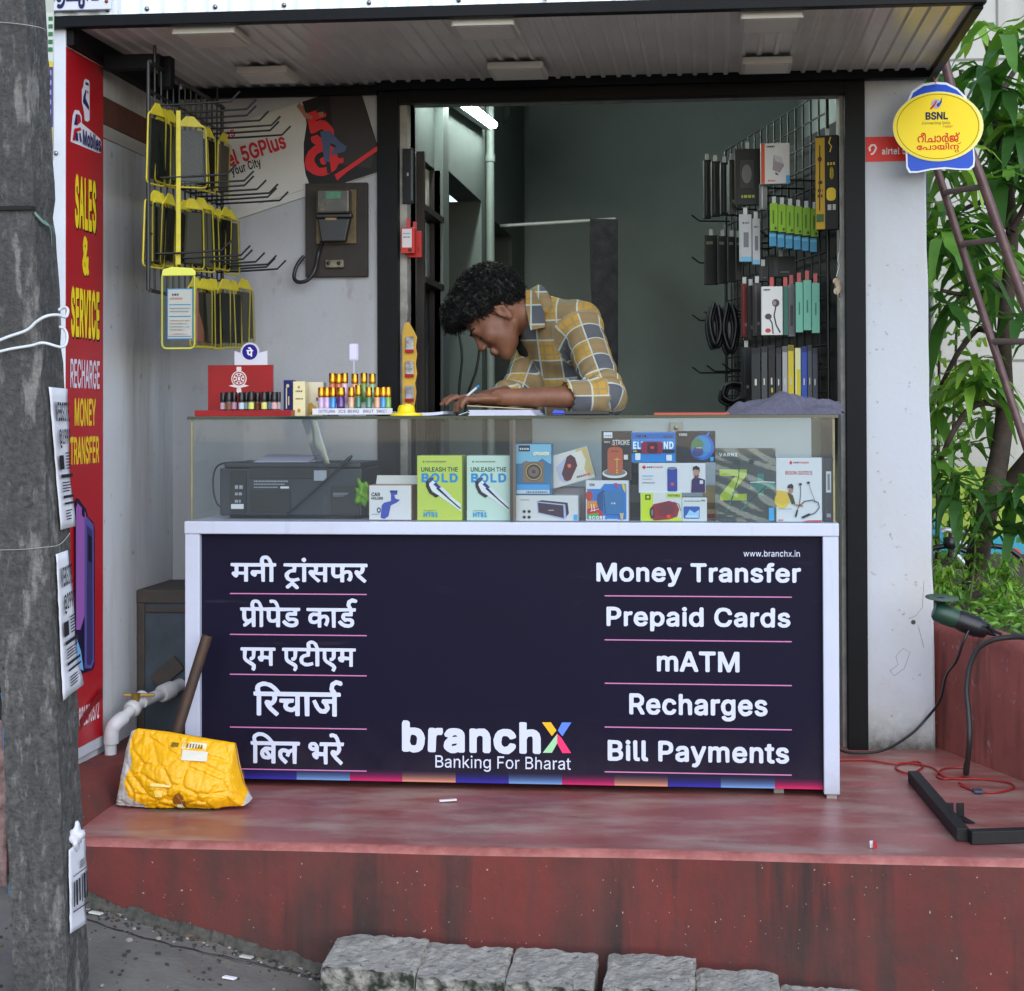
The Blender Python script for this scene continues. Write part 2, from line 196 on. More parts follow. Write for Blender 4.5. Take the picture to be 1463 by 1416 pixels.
[18,51,9,0,4,-2,3,-3,8,4,4,1,5,0,6,-1,4,-4,3,-5,2,-6,0,-32,-1,-2,-3,-1,-6,0,-2,1,-1,2,0,32,-2,3,-3,1,-3,0,-3,-1,-3,-5,0,-30,-1,-2,-2,-1,-6,0,-3,1,-1,2,0,32,-1,2,-1,1,-4,1,-4,-1,-3,-4,-1,-32,-3,-2,-6,0,-2,1,-1,2,0,45,3,2,7,0,3,-2],
[99,46,-6,-17,12,0]]),
 'e4': (342,66,[[2,66,21,0,5,-2,6,-5,3,-5,0,-8,-2,-7,-6,-5,9,-16,0,-2,0,-1,-2,-1,-6,0,-2,1,-9,17,-1,0,-8,0,0,-15,0,-2,-2,-1,-5,0,-2,1,-1,2,0,46],
[125,66,6,0,1,-1,1,-2,0,-11,6,2,8,0,4,-3,4,-5,1,-5,0,-24,-2,-3,-6,0,-2,2,-1,25,-1,2,-4,2,-4,-1,-2,-3,-1,-3,0,-22,-2,-2,-6,0,-2,2,0,47],
[11,56,0,-14,9,0,3,1,2,1,2,5,-1,3,-2,3,-3,1],
[57,54,7,0,6,-2,4,-4,3,-8,1,-8,-2,-2,-23,0,2,-5,4,-2,5,0,5,5,5,-1,2,-1,1,-3,-3,-4,-4,-4,-4,-1,-10,0,-6,2,-5,6,-3,7,0,9,1,4,2,4,5,5],
[97,54,6,0,6,-2,5,-4,3,-5,-1,-2,-1,-1,-6,-1,-1,0,-3,5,-5,1,-4,-1,-2,-4,-2,-5,0,-3,2,-5,3,-3,3,-1,4,1,2,1,2,3,1,1,6,-1,2,-2,-1,-3,-2,-4,-4,-3,-5,-2,-9,0,-6,2,-4,5,-4,7,0,8,2,8,4,6,5,3],
[176,54,5,0,6,-1,3,-2,4,-5,1,-5,0,-24,-1,-2,-2,-1,-5,0,-2,2,-7,-3,-7,1,-6,3,-3,4,0,3,0,6,3,5,6,3,13,2,0,4,-4,1,-5,-1,-3,-3,-2,-1,-5,1,-2,1,0,3,3,5,5,3],
[217,54,5,0,2,0,1,-2,0,-6,-2,-2,-7,0,-3,-2,0,-3,0,-23,-2,-2,-6,0,-2,1,-1,2,0,34,3,3,6,0,1,-2],
[241,54,6,0,6,-2,3,2,5,0,2,-1,0,-1,0,-38,0,-4,-2,-4,-3,-3,-8,-3,-8,0,-5,1,-5,3,-3,5,1,3,5,2,2,0,4,-4,3,-1,6,1,1,1,2,2,0,4,-4,-2,-3,-1,-6,1,-4,1,-4,4,-4,8,-1,9,2,7,5,7],
[284,54,9,0,5,-3,5,-5,2,-5,0,-9,-2,-2,-23,0,2,-5,2,-1,3,-1,5,1,4,4,5,-1,3,-1,1,-2,-3,-5,-4,-3,-5,-2,-6,-1,-6,1,-3,2,-4,4,-4,7,-1,9,3,9,5,6,4,2],
[322,54,7,0,4,-1,5,-3,3,-6,-1,-2,-6,-2,-2,1,-2,3,-3,1,-3,0,-3,-2,0,-2,1,-1,11,-3,4,-2,2,-2,2,-3,1,-5,-2,-5,-4,-4,-6,-2,-6,-1,-7,2,-4,3,-3,6,0,1,1,2,6,1,2,-1,2,-3,2,-1,5,0,3,2,0,2,-1,1,-11,3,-4,2,-4,6,0,6,2,4,4,3],
[57,44,-3,-2,-1,-3,14,0,-1,3,-2,2,-3,1],
[243,44,-3,-2,-2,-3,0,-8,1,-3,2,-3,3,-1,3,0,3,1,2,3,1,4,0,6,-2,4,-2,2,-3,1],
[285,44,-4,-2,0,-3,13,0,-1,3,-2,2],
[182,30,-9,-2,-1,-1,0,-3,4,-1,5,1,2,1,2,3,-1,3]]),
 'e5': (431,66,[[47,66,4,-1,3,-3,1,-2,-1,-3,-1,-2,-3,-1,-3,0,-2,1,-2,4,0,2,1,2],
[2,65,22,-1,6,-2,4,-5,1,-5,0,-5,-1,-4,-3,-3,5,-5,1,-4,0,-4,-2,-7,-1,-2,-4,-2,-8,-3,-19,0,-2,2,-1,1,0,46,1,2],
[64,65,5,0,2,-3,0,-39,5,-1,1,-6,0,-1,-3,-2,-7,1,-3,2,-2,4,-1,42,1,1],
[83,65,6,0,2,-3,0,-37,1,-2,2,0,2,-2,1,-5,-1,-2,-2,-1,-8,1,-3,2,-2,4,0,42,1,2],
[124,65,17,0,7,-2,6,-4,2,-5,1,-5,-1,-9,-2,-3,-3,-3,-6,-3,-14,-1,0,-14,-1,-2,-2,-1,-5,1,-2,2,0,46,1,1],
[381,61,7,0,1,-2,0,-6,5,0,2,-2,-1,-6,-1,-1,-5,0,0,-1,0,-19,1,-2,4,0,2,-2,1,-4,-1,-2,-2,-1,-6,0,-3,1,-4,3,-2,3,0,23,-5,2,-1,5,2,2,4,1,0,6],
[132,55,-1,-15,10,0,4,2,1,2,1,5,-2,4,-4,2],
[11,55,0,-11,10,0,3,2,1,1,0,4,-2,3,-3,1],
[176,53,7,0,4,-1,4,-3,2,-4,1,-6,0,-23,-2,-2,-6,-1,-2,2,-6,-2,-5,0,-6,2,-5,5,0,8,0,2,3,4,6,3,13,2,-1,3,-2,2,-6,-1,-4,-4,-1,0,-5,1,-2,2,0,2,3,5,4,3],
[255,53,6,0,4,-2,1,-2,3,2,4,2,6,0,4,-1,4,-3,2,-3,1,-4,0,-26,-1,-2,-6,-1,-2,3,-1,23,0,3,-4,2,-4,-1,-2,-3,0,-24,-1,-2,-7,-1,-2,2,0,26,-2,2,-2,1,-4,-1,-2,-3,-1,-25,-2,-2,-5,0,-1,1,-1,2,0,35,2,2,5,0,3,-2],
[312,53,7,0,6,-3,5,-7,2,-6,0,-6,-3,-2,-22,0,0,-1,2,-4,5,-2,5,1,4,4,7,-1,1,-3,-2,-4,-6,-5,-5,-1,-8,0,-7,3,-4,5,-2,7,0,10,3,7,5,6],
[354,53,8,-1,3,-2,3,-4,2,-7,0,-23,-1,-2,-2,-1,-5,0,-1,2,-1,1,0,23,-2,4,-5,1,-3,-2,-2,-3,-1,-24,-2,-2,-5,1,-2,0,0,2,0,35,2,2,5,0,3,-2],
[413,53,7,0,5,-2,3,-3,2,-5,-1,-3,-6,-1,-2,1,-3,4,-4,0,-3,-2,0,-2,1,-1,11,-3,3,-2,3,-2,1,-4,1,-5,-2,-4,-6,-5,-6,-1,-6,0,-5,2,-4,3,-3,6,2,2,5,1,3,-1,1,-3,3,-1,5,1,2,1,0,2,-1,1,-11,3,-4,2,-4,6,0,5,3,6,4,3],
[45,53,6,0,2,-1,1,-2,0,-34,-1,-2,-2,-1,-5,1,-2,2,0,34],
[200,53,6,0,2,-1,9,-23,9,23,1,1,6,0,2,-2,0,-2,-16,-41,-5,-6,-5,-2,-6,1,-2,2,1,4,1,2,1,1,5,0,2,5,-13,35,1,1],
[312,43,-4,-2,-1,-3,14,0,0,1,-1,2,-2,2],
[11,34,0,-11,10,0,4,1,2,2,0,4,-3,4,-4,1],
[183,30,-10,-2,-1,-2,0,-2,1,-1,3,-1,5,1,2,2,1,2,0,3]]),
 'url': (272,28,[[248,28,2,0,1,-2,-1,-2,-1,-1,-2,1,-1,1],
[100,27,3,0,0,-9,3,3,5,0,2,-2,3,-3,1,-4,0,-5,-2,-4,-3,-2,-5,-1,-4,3,-1,-3,-3,1],
[197,27,3,0,0,-9,3,2,3,1,4,-1,1,-2,1,-4,0,-14,-3,1,0,12,-1,3,-1,1,-3,0,-2,0,-2,-2,0,-14,-4,0],
[129,21,2,-1,0,-2,-3,-1,-2,-1,-1,-3,0,-12,-3,-1,-1,20,3,0,1,-2,1,2],
[141,21,5,-1,3,-3,1,-3,-1,-14,-2,0,-1,2,-3,-2,-4,0,-3,1,-2,3,-1,4,2,2,11,3,0,3,-3,1,-3,0,-3,-2,-3,1,3,3],
[163,21,5,-1,2,-3,1,-16,-1,-1,-3,1,0,14,-2,2,-2,0,-3,0,-1,-2,-1,-14,-3,-1,0,20,3,0,0,-2,3,2],
[183,21,6,-1,3,-5,-3,-1,-3,3,-3,0,-2,-1,-2,-2,0,-5,2,-5,5,0,3,3,3,-1,-3,-4,-4,-2,-4,0,-3,2,-2,4,-1,3,0,4,2,4,2,3],
[264,21,4,-1,3,-3,1,-16,-1,-1,-3,1,0,14,-2,2,-2,0,-3,0,-2,-2,0,-14,-3,-1,-1,1,0,19,3,1,1,-3,2,2],
[0,20,4,0,4,-15,4,15,4,0,3,-14,5,14,3,0,-6,-19,-3,0,-4,14,-4,-14,-1,-1,-3,1],
[30,20,3,0,4,-14,4,14,4,0,4,-14,4,14,3,0,-5,-19,-4,0,-4,15,-4,-15,-3,-1],
[59,20,4,0,4,-14,3,14,4,0,4,-14,4,14,4,0,-6,-19,-3,-1,-1,1,-4,14,-4,-14,-3,-1],
[217,20,3,0,5,-7,4,7,4,0,-6,-10,6,-9,0,-1,-3,1,-5,7,-5,-7,-4,0,7,10],
[247,20,3,0,0,-19,0,-1,-3,1],
[107,17,-2,-1,-2,-2,0,-6,3,-4,4,0,1,1,2,2,0,5,-2,5],
[146,10,-8,-2,-1,-1,1,-3,3,-1,3,1,2,3],
[91,5,2,0,1,-1,0,-3,-1,-1,-2,0,-2,2,0,2],
[239,5,1,0,2,-1,0,-2,-2,-2,-2,0,-1,2,0,2]]),
 'br': (209,50,[[2,50,6,0,2,-1,2,-2,0,-8,8,0,5,-1,4,-2,4,-6,2,-7,-1,-10,-3,-8,-6,-4,-6,-1,-3,0,-5,2,-2,-1,-6,0,-3,2,0,43],
[179,50,6,0,3,-1,0,-11,4,1,6,0,5,-2,4,-4,2,-7,0,-23,-2,-2,-7,0,-3,2,0,22,-1,3,-3,0,-3,-1,-2,-4,0,-20,-2,-2,-6,0,-3,1,0,2,0,42,0,3],
[53,39,5,0,3,0,1,-2,0,-6,-2,-3,-6,0,-2,-3,-1,-23,-2,-1,-7,0,-2,1,-1,2,1,32,2,3,6,0,2,-1],
[76,39,6,0,5,-1,4,-2,3,-4,1,-4,0,-25,-2,-2,-6,0,-2,1,-5,-2,-6,0,-6,3,-4,4,-1,4,1,6,2,3,4,4,-5,2,-1,4,4,6,3,2],
[116,39,5,0,4,0,4,-3,3,-4,2,-7,0,-21,-1,-1,-1,-2,-7,0,-3,2,0,22,-1,2,-3,1,-3,-1,-2,-3,0,-20,0,-2,-2,-1,-7,0,-2,2,0,34,2,2,6,0,2,-1],
[152,39,7,0,5,-1,5,-4,3,-5,0,-3,-1,-1,-5,-2,-3,0,-3,4,-3,1,-4,0,-2,-3,-1,-7,1,-4,2,-2,2,-1,3,1,2,1,2,3,2,1,6,-1,2,-3,-1,-4,-3,-4,-4,-3,-3,-2,-7,0,-7,2,-6,6,-2,5,-1,9,3,9,4,5],
[16,28,-2,-1,-1,-2,-1,-8,2,-5,4,-1,3,1,1,2,1,8,-1,3,-2,2],
[79,28,-2,-1,-1,-2,8,1,-2,2],
[80,15,-4,-1,-1,-2,2,-1,4,1,3,3]]),
 'bfb': (452,50,[[121,50,2,0,2,-2,0,-3,-2,-1,-3,0,-1,2,0,2],
[0,49,17,0,4,-2,3,-3,1,-4,0,-5,-3,-3,-3,-1,3,-1,3,-2,2,-5,0,-3,-1,-3,-4,-4,-6,-2,-16,0],
[92,49,4,0,0,-1,0,-21,13,12,5,0,-11,-12,12,-15,0,-1,-6,1,-10,12,-3,-2,0,-11,-4,0],
[208,49,22,0,1,-1,-1,-4,-17,0,0,-12,15,0,1,-4,-16,-1,-1,-16,-4,0,0,1],
[302,49,16,0,4,-2,3,-3,1,-5,0,-3,-3,-4,-3,-1,3,-1,3,-3,1,-3,1,-4,-2,-4,-4,-3,-5,-2,-15,0],
[335,49,4,0,0,-1,0,-13,2,3,5,2,5,-1,4,-4,2,-5,-1,-19,-3,0,-1,1,0,19,-2,3,-3,1,-4,0,-3,-3,-1,-20,0,-1,-4,0,-1,1],
[442,46,4,0,0,-7,6,0,0,-4,-6,0,0,-17,1,-2,5,-1,0,-4,-6,0,-4,4,-1,20,-4,1,1,3,3,0],
[5,44,0,-11,11,0,4,3,0,4,-2,3,-3,1],
[306,44,0,-11,10,0,5,2,1,4,-3,5,-3,0],
[42,39,5,0,3,-1,2,-2,2,-2,0,-2,0,-21,-4,0,0,4,-5,-4,-6,0,-5,2,-2,4,0,5,2,3,5,2,10,2,0,4,-3,2,-5,0,-2,-1,-3,-3,-4,2,4,4],
[73,39,3,1,4,-2,4,-4,0,-3,0,-19,0,-1,-4,0,-1,1,0,20,-3,3,-4,0,-4,-1,-1,-4,-1,-18,0,-1,-4,0,0,28,4,0,1,-4,2,3],
[143,39,6,0,3,-2,2,-3,1,-4,-1,-19,-4,0,0,1,0,19,-2,3,-3,1,-4,0,-4,-3,0,-20,-1,-1,-3,0,-1,1,0,27,4,0,1,-4,2,3],
[171,39,6,0,4,-4,0,4,5,0,0,-32,-2,-2,-3,-3,-7,-2,-7,2,-4,3,-1,1,4,2,5,-3,7,0,3,4,0,7,-5,-4,-2,-1,-5,1,-3,1,-3,4,-2,6,0,7,2,4,4,4],
[247,39,5,0,5,-2,3,-5,2,-6,-1,-5,-2,-5,-4,-4,-5,-1,-5,0,-4,2,-3,4,-2,5,0,6,2,5,4,5],
[278,39,4,0,0,-4,-5,0,-4,-3,0,-2,0,-18,-1,-1,-4,0,0,28,4,0,0,-4,3,3],
[373,39,7,0,2,-1,3,-4,0,-23,-4,0,0,4,-4,-3,-6,-1,-4,1,-4,4,0,4,2,5,5,2,10,2,1,1,-1,3,-3,2,-6,0,-3,-4,-4,2,3,4,3,2],
[403,39,4,0,0,-4,-6,-1,-3,-2,0,-20,-1,-1,-3,0,-1,1,0,27,4,0,1,-4,2,3],
[421,39,5,0,3,-1,2,-1,2,-4,0,-22,-4,0,-1,4,-2,-2,-2,-2,-6,0,-5,2,-2,3,-1,4,3,5,5,2,10,2,0,4,-3,2,-5,0,-2,-1,-3,-3,-4,2,4,5],
[120,39,4,0,0,-28,-4,0,0,1],
[172,35,-4,-2,-2,-3,0,-8,1,-3,2,-2,2,-1,5,0,2,1,3,4,0,8,-1,3,-3,3],
[247,35,-3,-1,-2,-4,-1,-4,0,-5,2,-4,2,-1,6,-1,3,1,2,3,1,3,0,6,-2,4,-1,2,-3,1],
[5,28,0,-12,10,0,3,0,3,2,1,2,0,3,-3,4,-2,1],
[306,28,0,-12,13,0,3,3,1,3,-1,3,-2,2,-3,1],
[49,25,-11,-2,-2,-3,1,-3,1,-1,3,-1,5,1,3,3,0,5],
[380,25,-11,-3,-2,-2,1,-3,2,-2,3,0,4,1,3,3],
[428,25,-11,-2,-2,-3,1,-3,4,-2,5,1,3,4,0,4]]),
 'sales': (199,50,[[15,50,9,-1,6,-2,4,-5,2,-5,0,-3,-3,-2,-6,0,-2,2,-1,4,-4,1,-5,-1,-2,-2,0,-2,2,-1,12,-4,5,-3,3,-4,2,-4,0,-6,-3,-5,-6,-5,-6,-2,-9,1,-6,2,-5,5,-2,6,0,2,2,2,6,0,2,-1,3,-4,2,-1,7,0,3,2,0,2,-1,2,-12,4,-6,2,-2,3,-2,4,-1,6,3,6,5,4],
[177,50,9,-1,6,-2,4,-5,2,-5,-1,-3,-2,-2,-7,1,-3,5,-3,1,-5,-1,-3,-2,1,-2,2,-1,12,-4,5,-3,3,-4,2,-4,0,-5,-3,-7,-5,-3,-7,-3,-9,1,-6,2,-5,5,-2,6,0,2,1,2,7,0,2,-1,2,-4,3,-1,6,0,4,2,0,2,-2,2,-11,4,-6,3,-3,2,-2,5,0,5,2,6,5,4],
[57,49,7,0,3,-2,16,-42,0,-2,-2,-2,-6,0,-3,1,-4,11,-13,0,-4,-10,-2,-2,-6,0,-3,2,0,3,14,39,2,3],
[90,49,7,0,2,-2,0,-35,18,-1,2,-3,0,-5,-2,-2,-26,0,-3,2,-1,43,1,2],
[127,49,26,0,3,-1,1,-7,-2,-2,-2,-1,-17,0,0,-7,16,0,3,-2,0,-6,-1,-2,-3,-1,-15,0,0,-8,19,-1,2,-3,0,-5,-2,-2,-27,0,-3,2,0,43,0,2],
[61,31,-2,-7,5,0]]),
 'amp': (22,28,[[8,28,5,-1,4,-3,0,-5,-4,-5,2,-2,2,2,2,0,2,-1,0,-3,-1,-4,2,-3,-1,-2,-4,-1,-2,2,-3,-2,-5,0,-4,2,-2,3,-1,2,0,3,4,5,-2,4,0,4,3,4],
[10,22,-2,-1,1,-2,2,2],
[8,10,-1,-1,0,-2,2,-1,2,0]]),
 'service': (277,50,[[15,50,9,-1,6,-2,4,-5,2,-5,0,-3,-3,-2,-6,0,-2,2,-1,4,-4,1,-5,-1,-2,-2,0,-2,2,-1,12,-4,5,-3,3,-4,2,-4,0,-6,-3,-5,-6,-5,-6,-2,-9,1,-6,2,-5,5,-2,6,0,2,2,2,6,0,2,-1,3,-4,2,-1,7,0,3,2,0,2,-1,2,-12,4,-6,2,-2,3,-2,4,-1,6,3,6,5,4],
[214,50,7,0,8,-3,6,-6,3,-7,-1,-2,-1,-2,-7,0,-2,1,-4,6,-3,2,-3,0,-4,-1,-4,-4,-2,-7,1,-6,2,-6,3,-2,5,-2,5,2,3,2,1,4,2,1,6,0,3,-3,-2,-6,-4,-6,-5,-3,-8,-2,-9,1,-7,5,-5,7,-2,10,1,10,3,8,6,5],
[46,49,26,0,3,-1,1,-7,-2,-2,-19,-1,0,-7,16,0,3,-2,0,-6,-1,-2,-2,-1,-16,0,0,-8,19,-1,2,-3,0,-4,-2,-3,-27,0,-3,2,-1,43,1,2],
[85,49,21,0,5,-3,4,-4,2,-4,1,-7,-3,-7,-4,-4,8,-15,0,-2,-2,-2,-7,0,-2,1,-9,15,-5,0,0,-13,-1,-2,-2,-1,-5,0,-3,1,-1,2,0,42,1,2],
[123,49,6,0,3,-1,10,-29,11,29,2,1,6,0,3,-2,-1,-3,-15,-41,-2,-2,-7,0,-3,2,-15,42,0,2],
[168,49,21,0,3,-2,0,-6,-1,-1,-2,-1,-4,-1,0,-26,4,0,2,-2,1,-6,-2,-3,-21,0,-2,1,-1,1,0,6,1,1,2,2,4,0,0,26,-4,1,-3,2,0,6],
[247,49,26,0,3,-1,0,-7,-1,-2,-19,-1,0,-7,16,0,2,-2,1,-6,-2,-2,-2,-1,-15,0,0,-8,19,-1,2,-3,0,-4,-2,-2,-2,-1,-25,0,-3,2,-1,43,1,2],
[94,38,0,-10,7,0,4,2,1,3,-1,4,-4,1]]),
 'recharge': (331,50,[[96,50,7,-1,8,-3,4,-5,3,-7,-1,-1,-1,-1,-6,0,-2,4,-3,3,-6,3,-4,-1,-3,-1,-5,-6,-2,-8,1,-8,2,-5,5,-3,4,-2,5,1,5,3,3,6,6,0,2,-1,0,-3,-2,-3,-4,-6,-5,-3,-8,-2,-8,1,-7,4,-5,7,-3,9,1,11,4,9,6,6],
[271,50,7,-1,7,-2,6,-6,2,-7,0,-2,-1,0,-6,0,-5,7,-3,2,-3,1,-5,-1,-3,-1,-2,-2,-3,-4,-2,-8,1,-8,5,-7,5,-2,5,0,5,1,3,3,1,4,0,1,-11,1,-1,2,1,5,2,1,16,0,2,-1,0,-10,-3,-7,-6,-6,-7,-3,-5,0,-6,1,-7,4,-5,7,-3,8,0,12,4,9,6,6],
[1,49,22,0,5,-2,4,-4,2,-5,0,-8,-3,-7,-5,-3,9,-16,0,-3,-7,0,-1,1,-10,16,-8,0,-1,-16,-1,-1,-5,0,-2,1,0,46],
[42,49,27,0,2,0,0,-6,-1,-1,-20,-1,-1,-1,1,-11,18,0,2,-2,0,-4,-1,-2,-19,0,-1,-12,1,0,21,-1,1,-1,0,-4,-1,-2,-29,0,-1,1,-1,46],
[125,49,5,0,2,-1,1,-18,20,0,1,18,2,1,5,0,1,0,0,-46,0,-2,-6,0,-2,1,-1,20,-20,-1,-1,-19,-2,-1,-4,0,-2,1,0,46],
[184,49,7,0,2,-1,16,-44,-1,-3,-6,0,-2,1,-4,11,-16,0,-5,-11,-1,-1,-6,0,-1,1,0,1,1,4,15,41],
[214,49,22,0,5,-2,4,-4,2,-5,0,-8,-2,-5,-5,-5,8,-16,0,-3,-7,0,-1,0,-9,17,-1,0,-8,0,0,-16,-2,-1,-5,0,-1,1,-1,46],
[301,49,28,0,2,0,0,-6,-1,-2,-21,0,0,-12,19,0,2,-2,0,-4,-2,-2,-19,0,0,-12,21,0,1,-2,0,-4,0,-2,-29,0,-1,1,-1,46],
[9,41,0,-14,10,0,4,1,1,1,2,5,-1,4,-2,2,-4,1],
[222,41,0,-14,10,0,5,2,2,6,-2,4,-5,2],
[188,37,-6,-15,11,-1,0,1]]),
 'money': (177,40,[[57,40,5,0,7,-2,5,-6,3,-7,0,-8,-2,-8,-5,-6,-6,-3,-8,0,-6,3,-5,6,-2,6,0,9,1,7,6,6],
[1,39,7,1,2,-1,9,-25,10,24,2,2,6,0,1,-1,1,-37,-1,-1,-6,0,-1,1,0,19,-8,-19,-1,-1,-5,0,-1,1,-8,19,0,-19,-2,-1,-5,0,-1,2,0,35],
[82,39,6,1,1,-1,15,-23,0,22,2,2,5,-1,1,-1,0,-36,-1,-1,-6,0,-1,0,-15,24,0,-23,-2,-1,-5,0,-1,0,0,37],
[118,39,22,1,2,-2,0,-5,-1,-1,-16,-1,0,-7,14,0,2,-1,0,-1,0,-4,-1,-2,-15,0,0,-8,17,0,1,-2,0,-4,-1,-1,-23,0,-2,1,0,36],
[144,39,8,0,8,-14,9,14,6,1,2,-2,0,-2,-13,-20,0,-14,-1,-1,-5,0,-2,1,0,14,-13,21],
[58,32,-4,-2,-2,-3,-2,-7,1,-3,1,-4,2,-3,5,-2,2,0,4,1,2,3,2,4,1,5,-2,5,-2,4,-4,2]]),
 'transfer': (251,40,[[143,40,6,0,5,-2,4,-2,3,-5,0,-3,-2,-1,-5,0,-2,4,-4,1,-4,0,-3,-2,1,-3,14,-6,3,-2,2,-4,0,-6,-2,-3,-4,-4,-5,-2,-8,1,-4,1,-4,4,-2,5,0,1,2,2,5,-1,3,-4,5,-1,3,0,3,3,0,2,-1,1,-14,5,-3,3,-2,3,0,5,1,4,5,4],
[1,39,27,1,2,-2,0,-4,-1,-2,-10,0,0,-29,-1,-2,-6,0,-1,1,0,30,-10,0,-1,2,0,4],
[34,39,16,0,4,-1,4,-3,2,-4,1,-7,-2,-4,-4,-4,6,-11,13,33,2,2,6,-1,1,-1,11,-29,1,-7,-1,-1,-6,0,-4,9,-11,1,-3,-9,-2,-1,-5,0,-1,1,-2,-1,-6,0,-7,13,-6,0,0,-12,-2,-1,-5,0,-1,2,0,35],
[98,39,6,1,2,-1,15,-23,0,22,2,2,5,-1,1,-1,0,-36,-1,-1,-7,0,-1,1,-15,23,0,-23,-1,-1,-5,0,-1,1,-1,36],
[165,39,22,1,3,-2,-1,-5,-1,-1,-16,0,1,-8,14,-1,1,-1,0,-4,-2,-2,-14,0,0,-14,-1,-1,-5,0,-1,1,-1,36],
[194,39,22,1,2,-2,0,-5,-1,-1,-16,-1,0,-7,14,0,2,-2,0,-4,-1,-1,-15,-1,0,-8,16,0,1,-2,0,-4,-1,-1,-22,0,-2,1,0,36],
[223,39,18,0,3,-1,4,-4,1,-4,0,-7,-1,-4,-4,-3,7,-12,0,-2,-1,-1,-7,0,-8,13,-5,0,0,-11,-1,-2,-5,0,-2,1,0,36],
[41,32,0,-10,6,0,5,2,1,4,-2,3,-3,1],
[230,32,0,-10,6,0,5,2,1,3,-2,4,-3,1],
[78,27,-3,-9,6,0]]),
 'tel': (201,28,[[8,28,6,-1,3,-3,1,-6,-2,-3,2,-3,1,-3,0,-3,-2,-3,-3,-2,-4,-1,-4,1,-3,1,-2,2,-1,3,1,5,3,3,-3,3,0,5,3,3],
[31,28,4,0,4,-3,2,-3,0,-5,-2,-5,-7,-11,-4,-1,-1,2,6,8,-4,1,-4,2,-1,4,0,4,2,5],
[77,28,4,0,3,-2,2,-3,1,-4,-3,-6,-8,-8,10,0,1,-3,-1,-1,-16,-1,-1,1,0,3,10,11,3,3,-1,4,-3,1,-3,-1,-2,-3,-4,0,0,2,2,4,2,2],
[100,28,3,0,3,-2,3,-3,1,-5,-2,-5,-7,-11,-2,-2,-2,0,-2,2,6,8,-4,1,-3,2,-2,3,0,4,2,5],
[122,28,4,0,4,-3,2,-4,1,-6,0,-5,-2,-6,-3,-3,-4,-1,-4,1,-3,2,-2,4,-1,5,0,6,2,5,2,3],
[191,28,3,0,3,-2,3,-3,0,-3,-1,-5,-9,-10,11,0,0,-3,-1,-1,-16,-1,-1,1,0,3,11,12,2,3,-1,4,-4,0,-3,-1,-1,-3,-4,0,0,3,2,3,2,2],
[54,28,3,0,1,-1,0,-22,6,0,0,-3,0,-1,-16,-1,-1,1,0,4,7,0,0,17,-6,-3,-1,1,0,3],
[138,28,15,0,1,-1,0,-3,-6,-7,5,-3,2,-4,0,-5,-4,-4,-5,-1,-4,1,-3,1,-2,3,-1,2,1,2,4,-1,1,-2,4,-1,3,1,2,2,-1,2,-1,2,-6,1,-1,1,0,3,6,6,-10,0,0,1],
[161,28,16,0,1,-1,0,-4,-12,-23,-3,0,-1,2,11,21,-12,0,-1,1],
[8,23,-2,-1,0,-3,2,-2,3,0,2,2,0,3,-2,1],
[31,23,-3,-2,1,-4,2,-2,3,0,2,2,0,4,-2,2],
[99,23,-2,-2,0,-3,1,-3,4,-1,3,3,0,3,-2,3],
[122,23,-2,-3,-2,-7,2,-6,4,-3,2,1,2,3,0,9,-2,5,-1,1],
[8,12,-3,-2,1,-4,3,-2,4,1,1,3,0,2,-3,2]]),
 'mobiles': (191,40,[[110,40,4,0,2,-2,0,-5,-1,-2,-4,0,-3,3,0,3],
[1,39,7,0,2,-1,9,-24,10,24,1,1,8,-1,0,-1,0,-35,0,-1,-6,0,-1,1,-1,19,-7,-19,-2,-1,-4,0,-1,1,-8,19,0,-19,-2,-1,-5,0,-1,2,0,34],
[78,39,5,0,1,-1,0,-9,5,1,5,0,4,-2,4,-5,1,-6,-1,-8,-3,-5,-3,-3,-7,-1,-5,2,-2,-1,-4,0,-1,1,0,35],
[124,39,4,0,2,-1,0,-29,0,-1,4,-1,1,-3,-1,-2,-1,-1,-7,0,-2,2,-1,3,-1,31],
[55,30,7,0,3,-2,4,-4,2,-6,0,-6,-2,-6,-4,-4,-5,-2,-5,0,-5,2,-4,4,-2,5,0,7,2,6,4,4],
[148,30,6,0,4,-2,3,-3,2,-5,1,-6,-2,-2,-17,0,2,-3,2,-2,5,1,3,3,5,-1,1,-1,0,-2,-3,-4,-6,-3,-6,0,-5,2,-4,4,-2,5,0,8,2,6,4,4],
[177,30,4,0,5,-1,3,-3,2,-3,-1,-2,-4,-1,-2,0,-3,3,-3,0,-2,-1,1,-2,10,-3,3,-3,1,-2,0,-4,-1,-3,-4,-4,-4,-1,-5,0,-5,1,-3,4,-2,3,2,2,3,1,2,0,2,-3,2,-1,3,0,2,2,-2,2,-9,3,-4,4,0,5,1,3,3,3],
[109,30,6,0,1,-1,0,-27,-2,-1,-5,0,-1,1,0,26],
[57,23,-3,-2,-2,-6,1,-5,2,-2,3,-1,2,1,2,2,2,6,-2,5,-2,2],
[89,23,-2,-1,-2,-2,-1,-6,2,-5,4,-2,3,2,2,3,0,4,-2,6],
[149,23,-2,-1,-2,-3,10,1,-2,3]]),
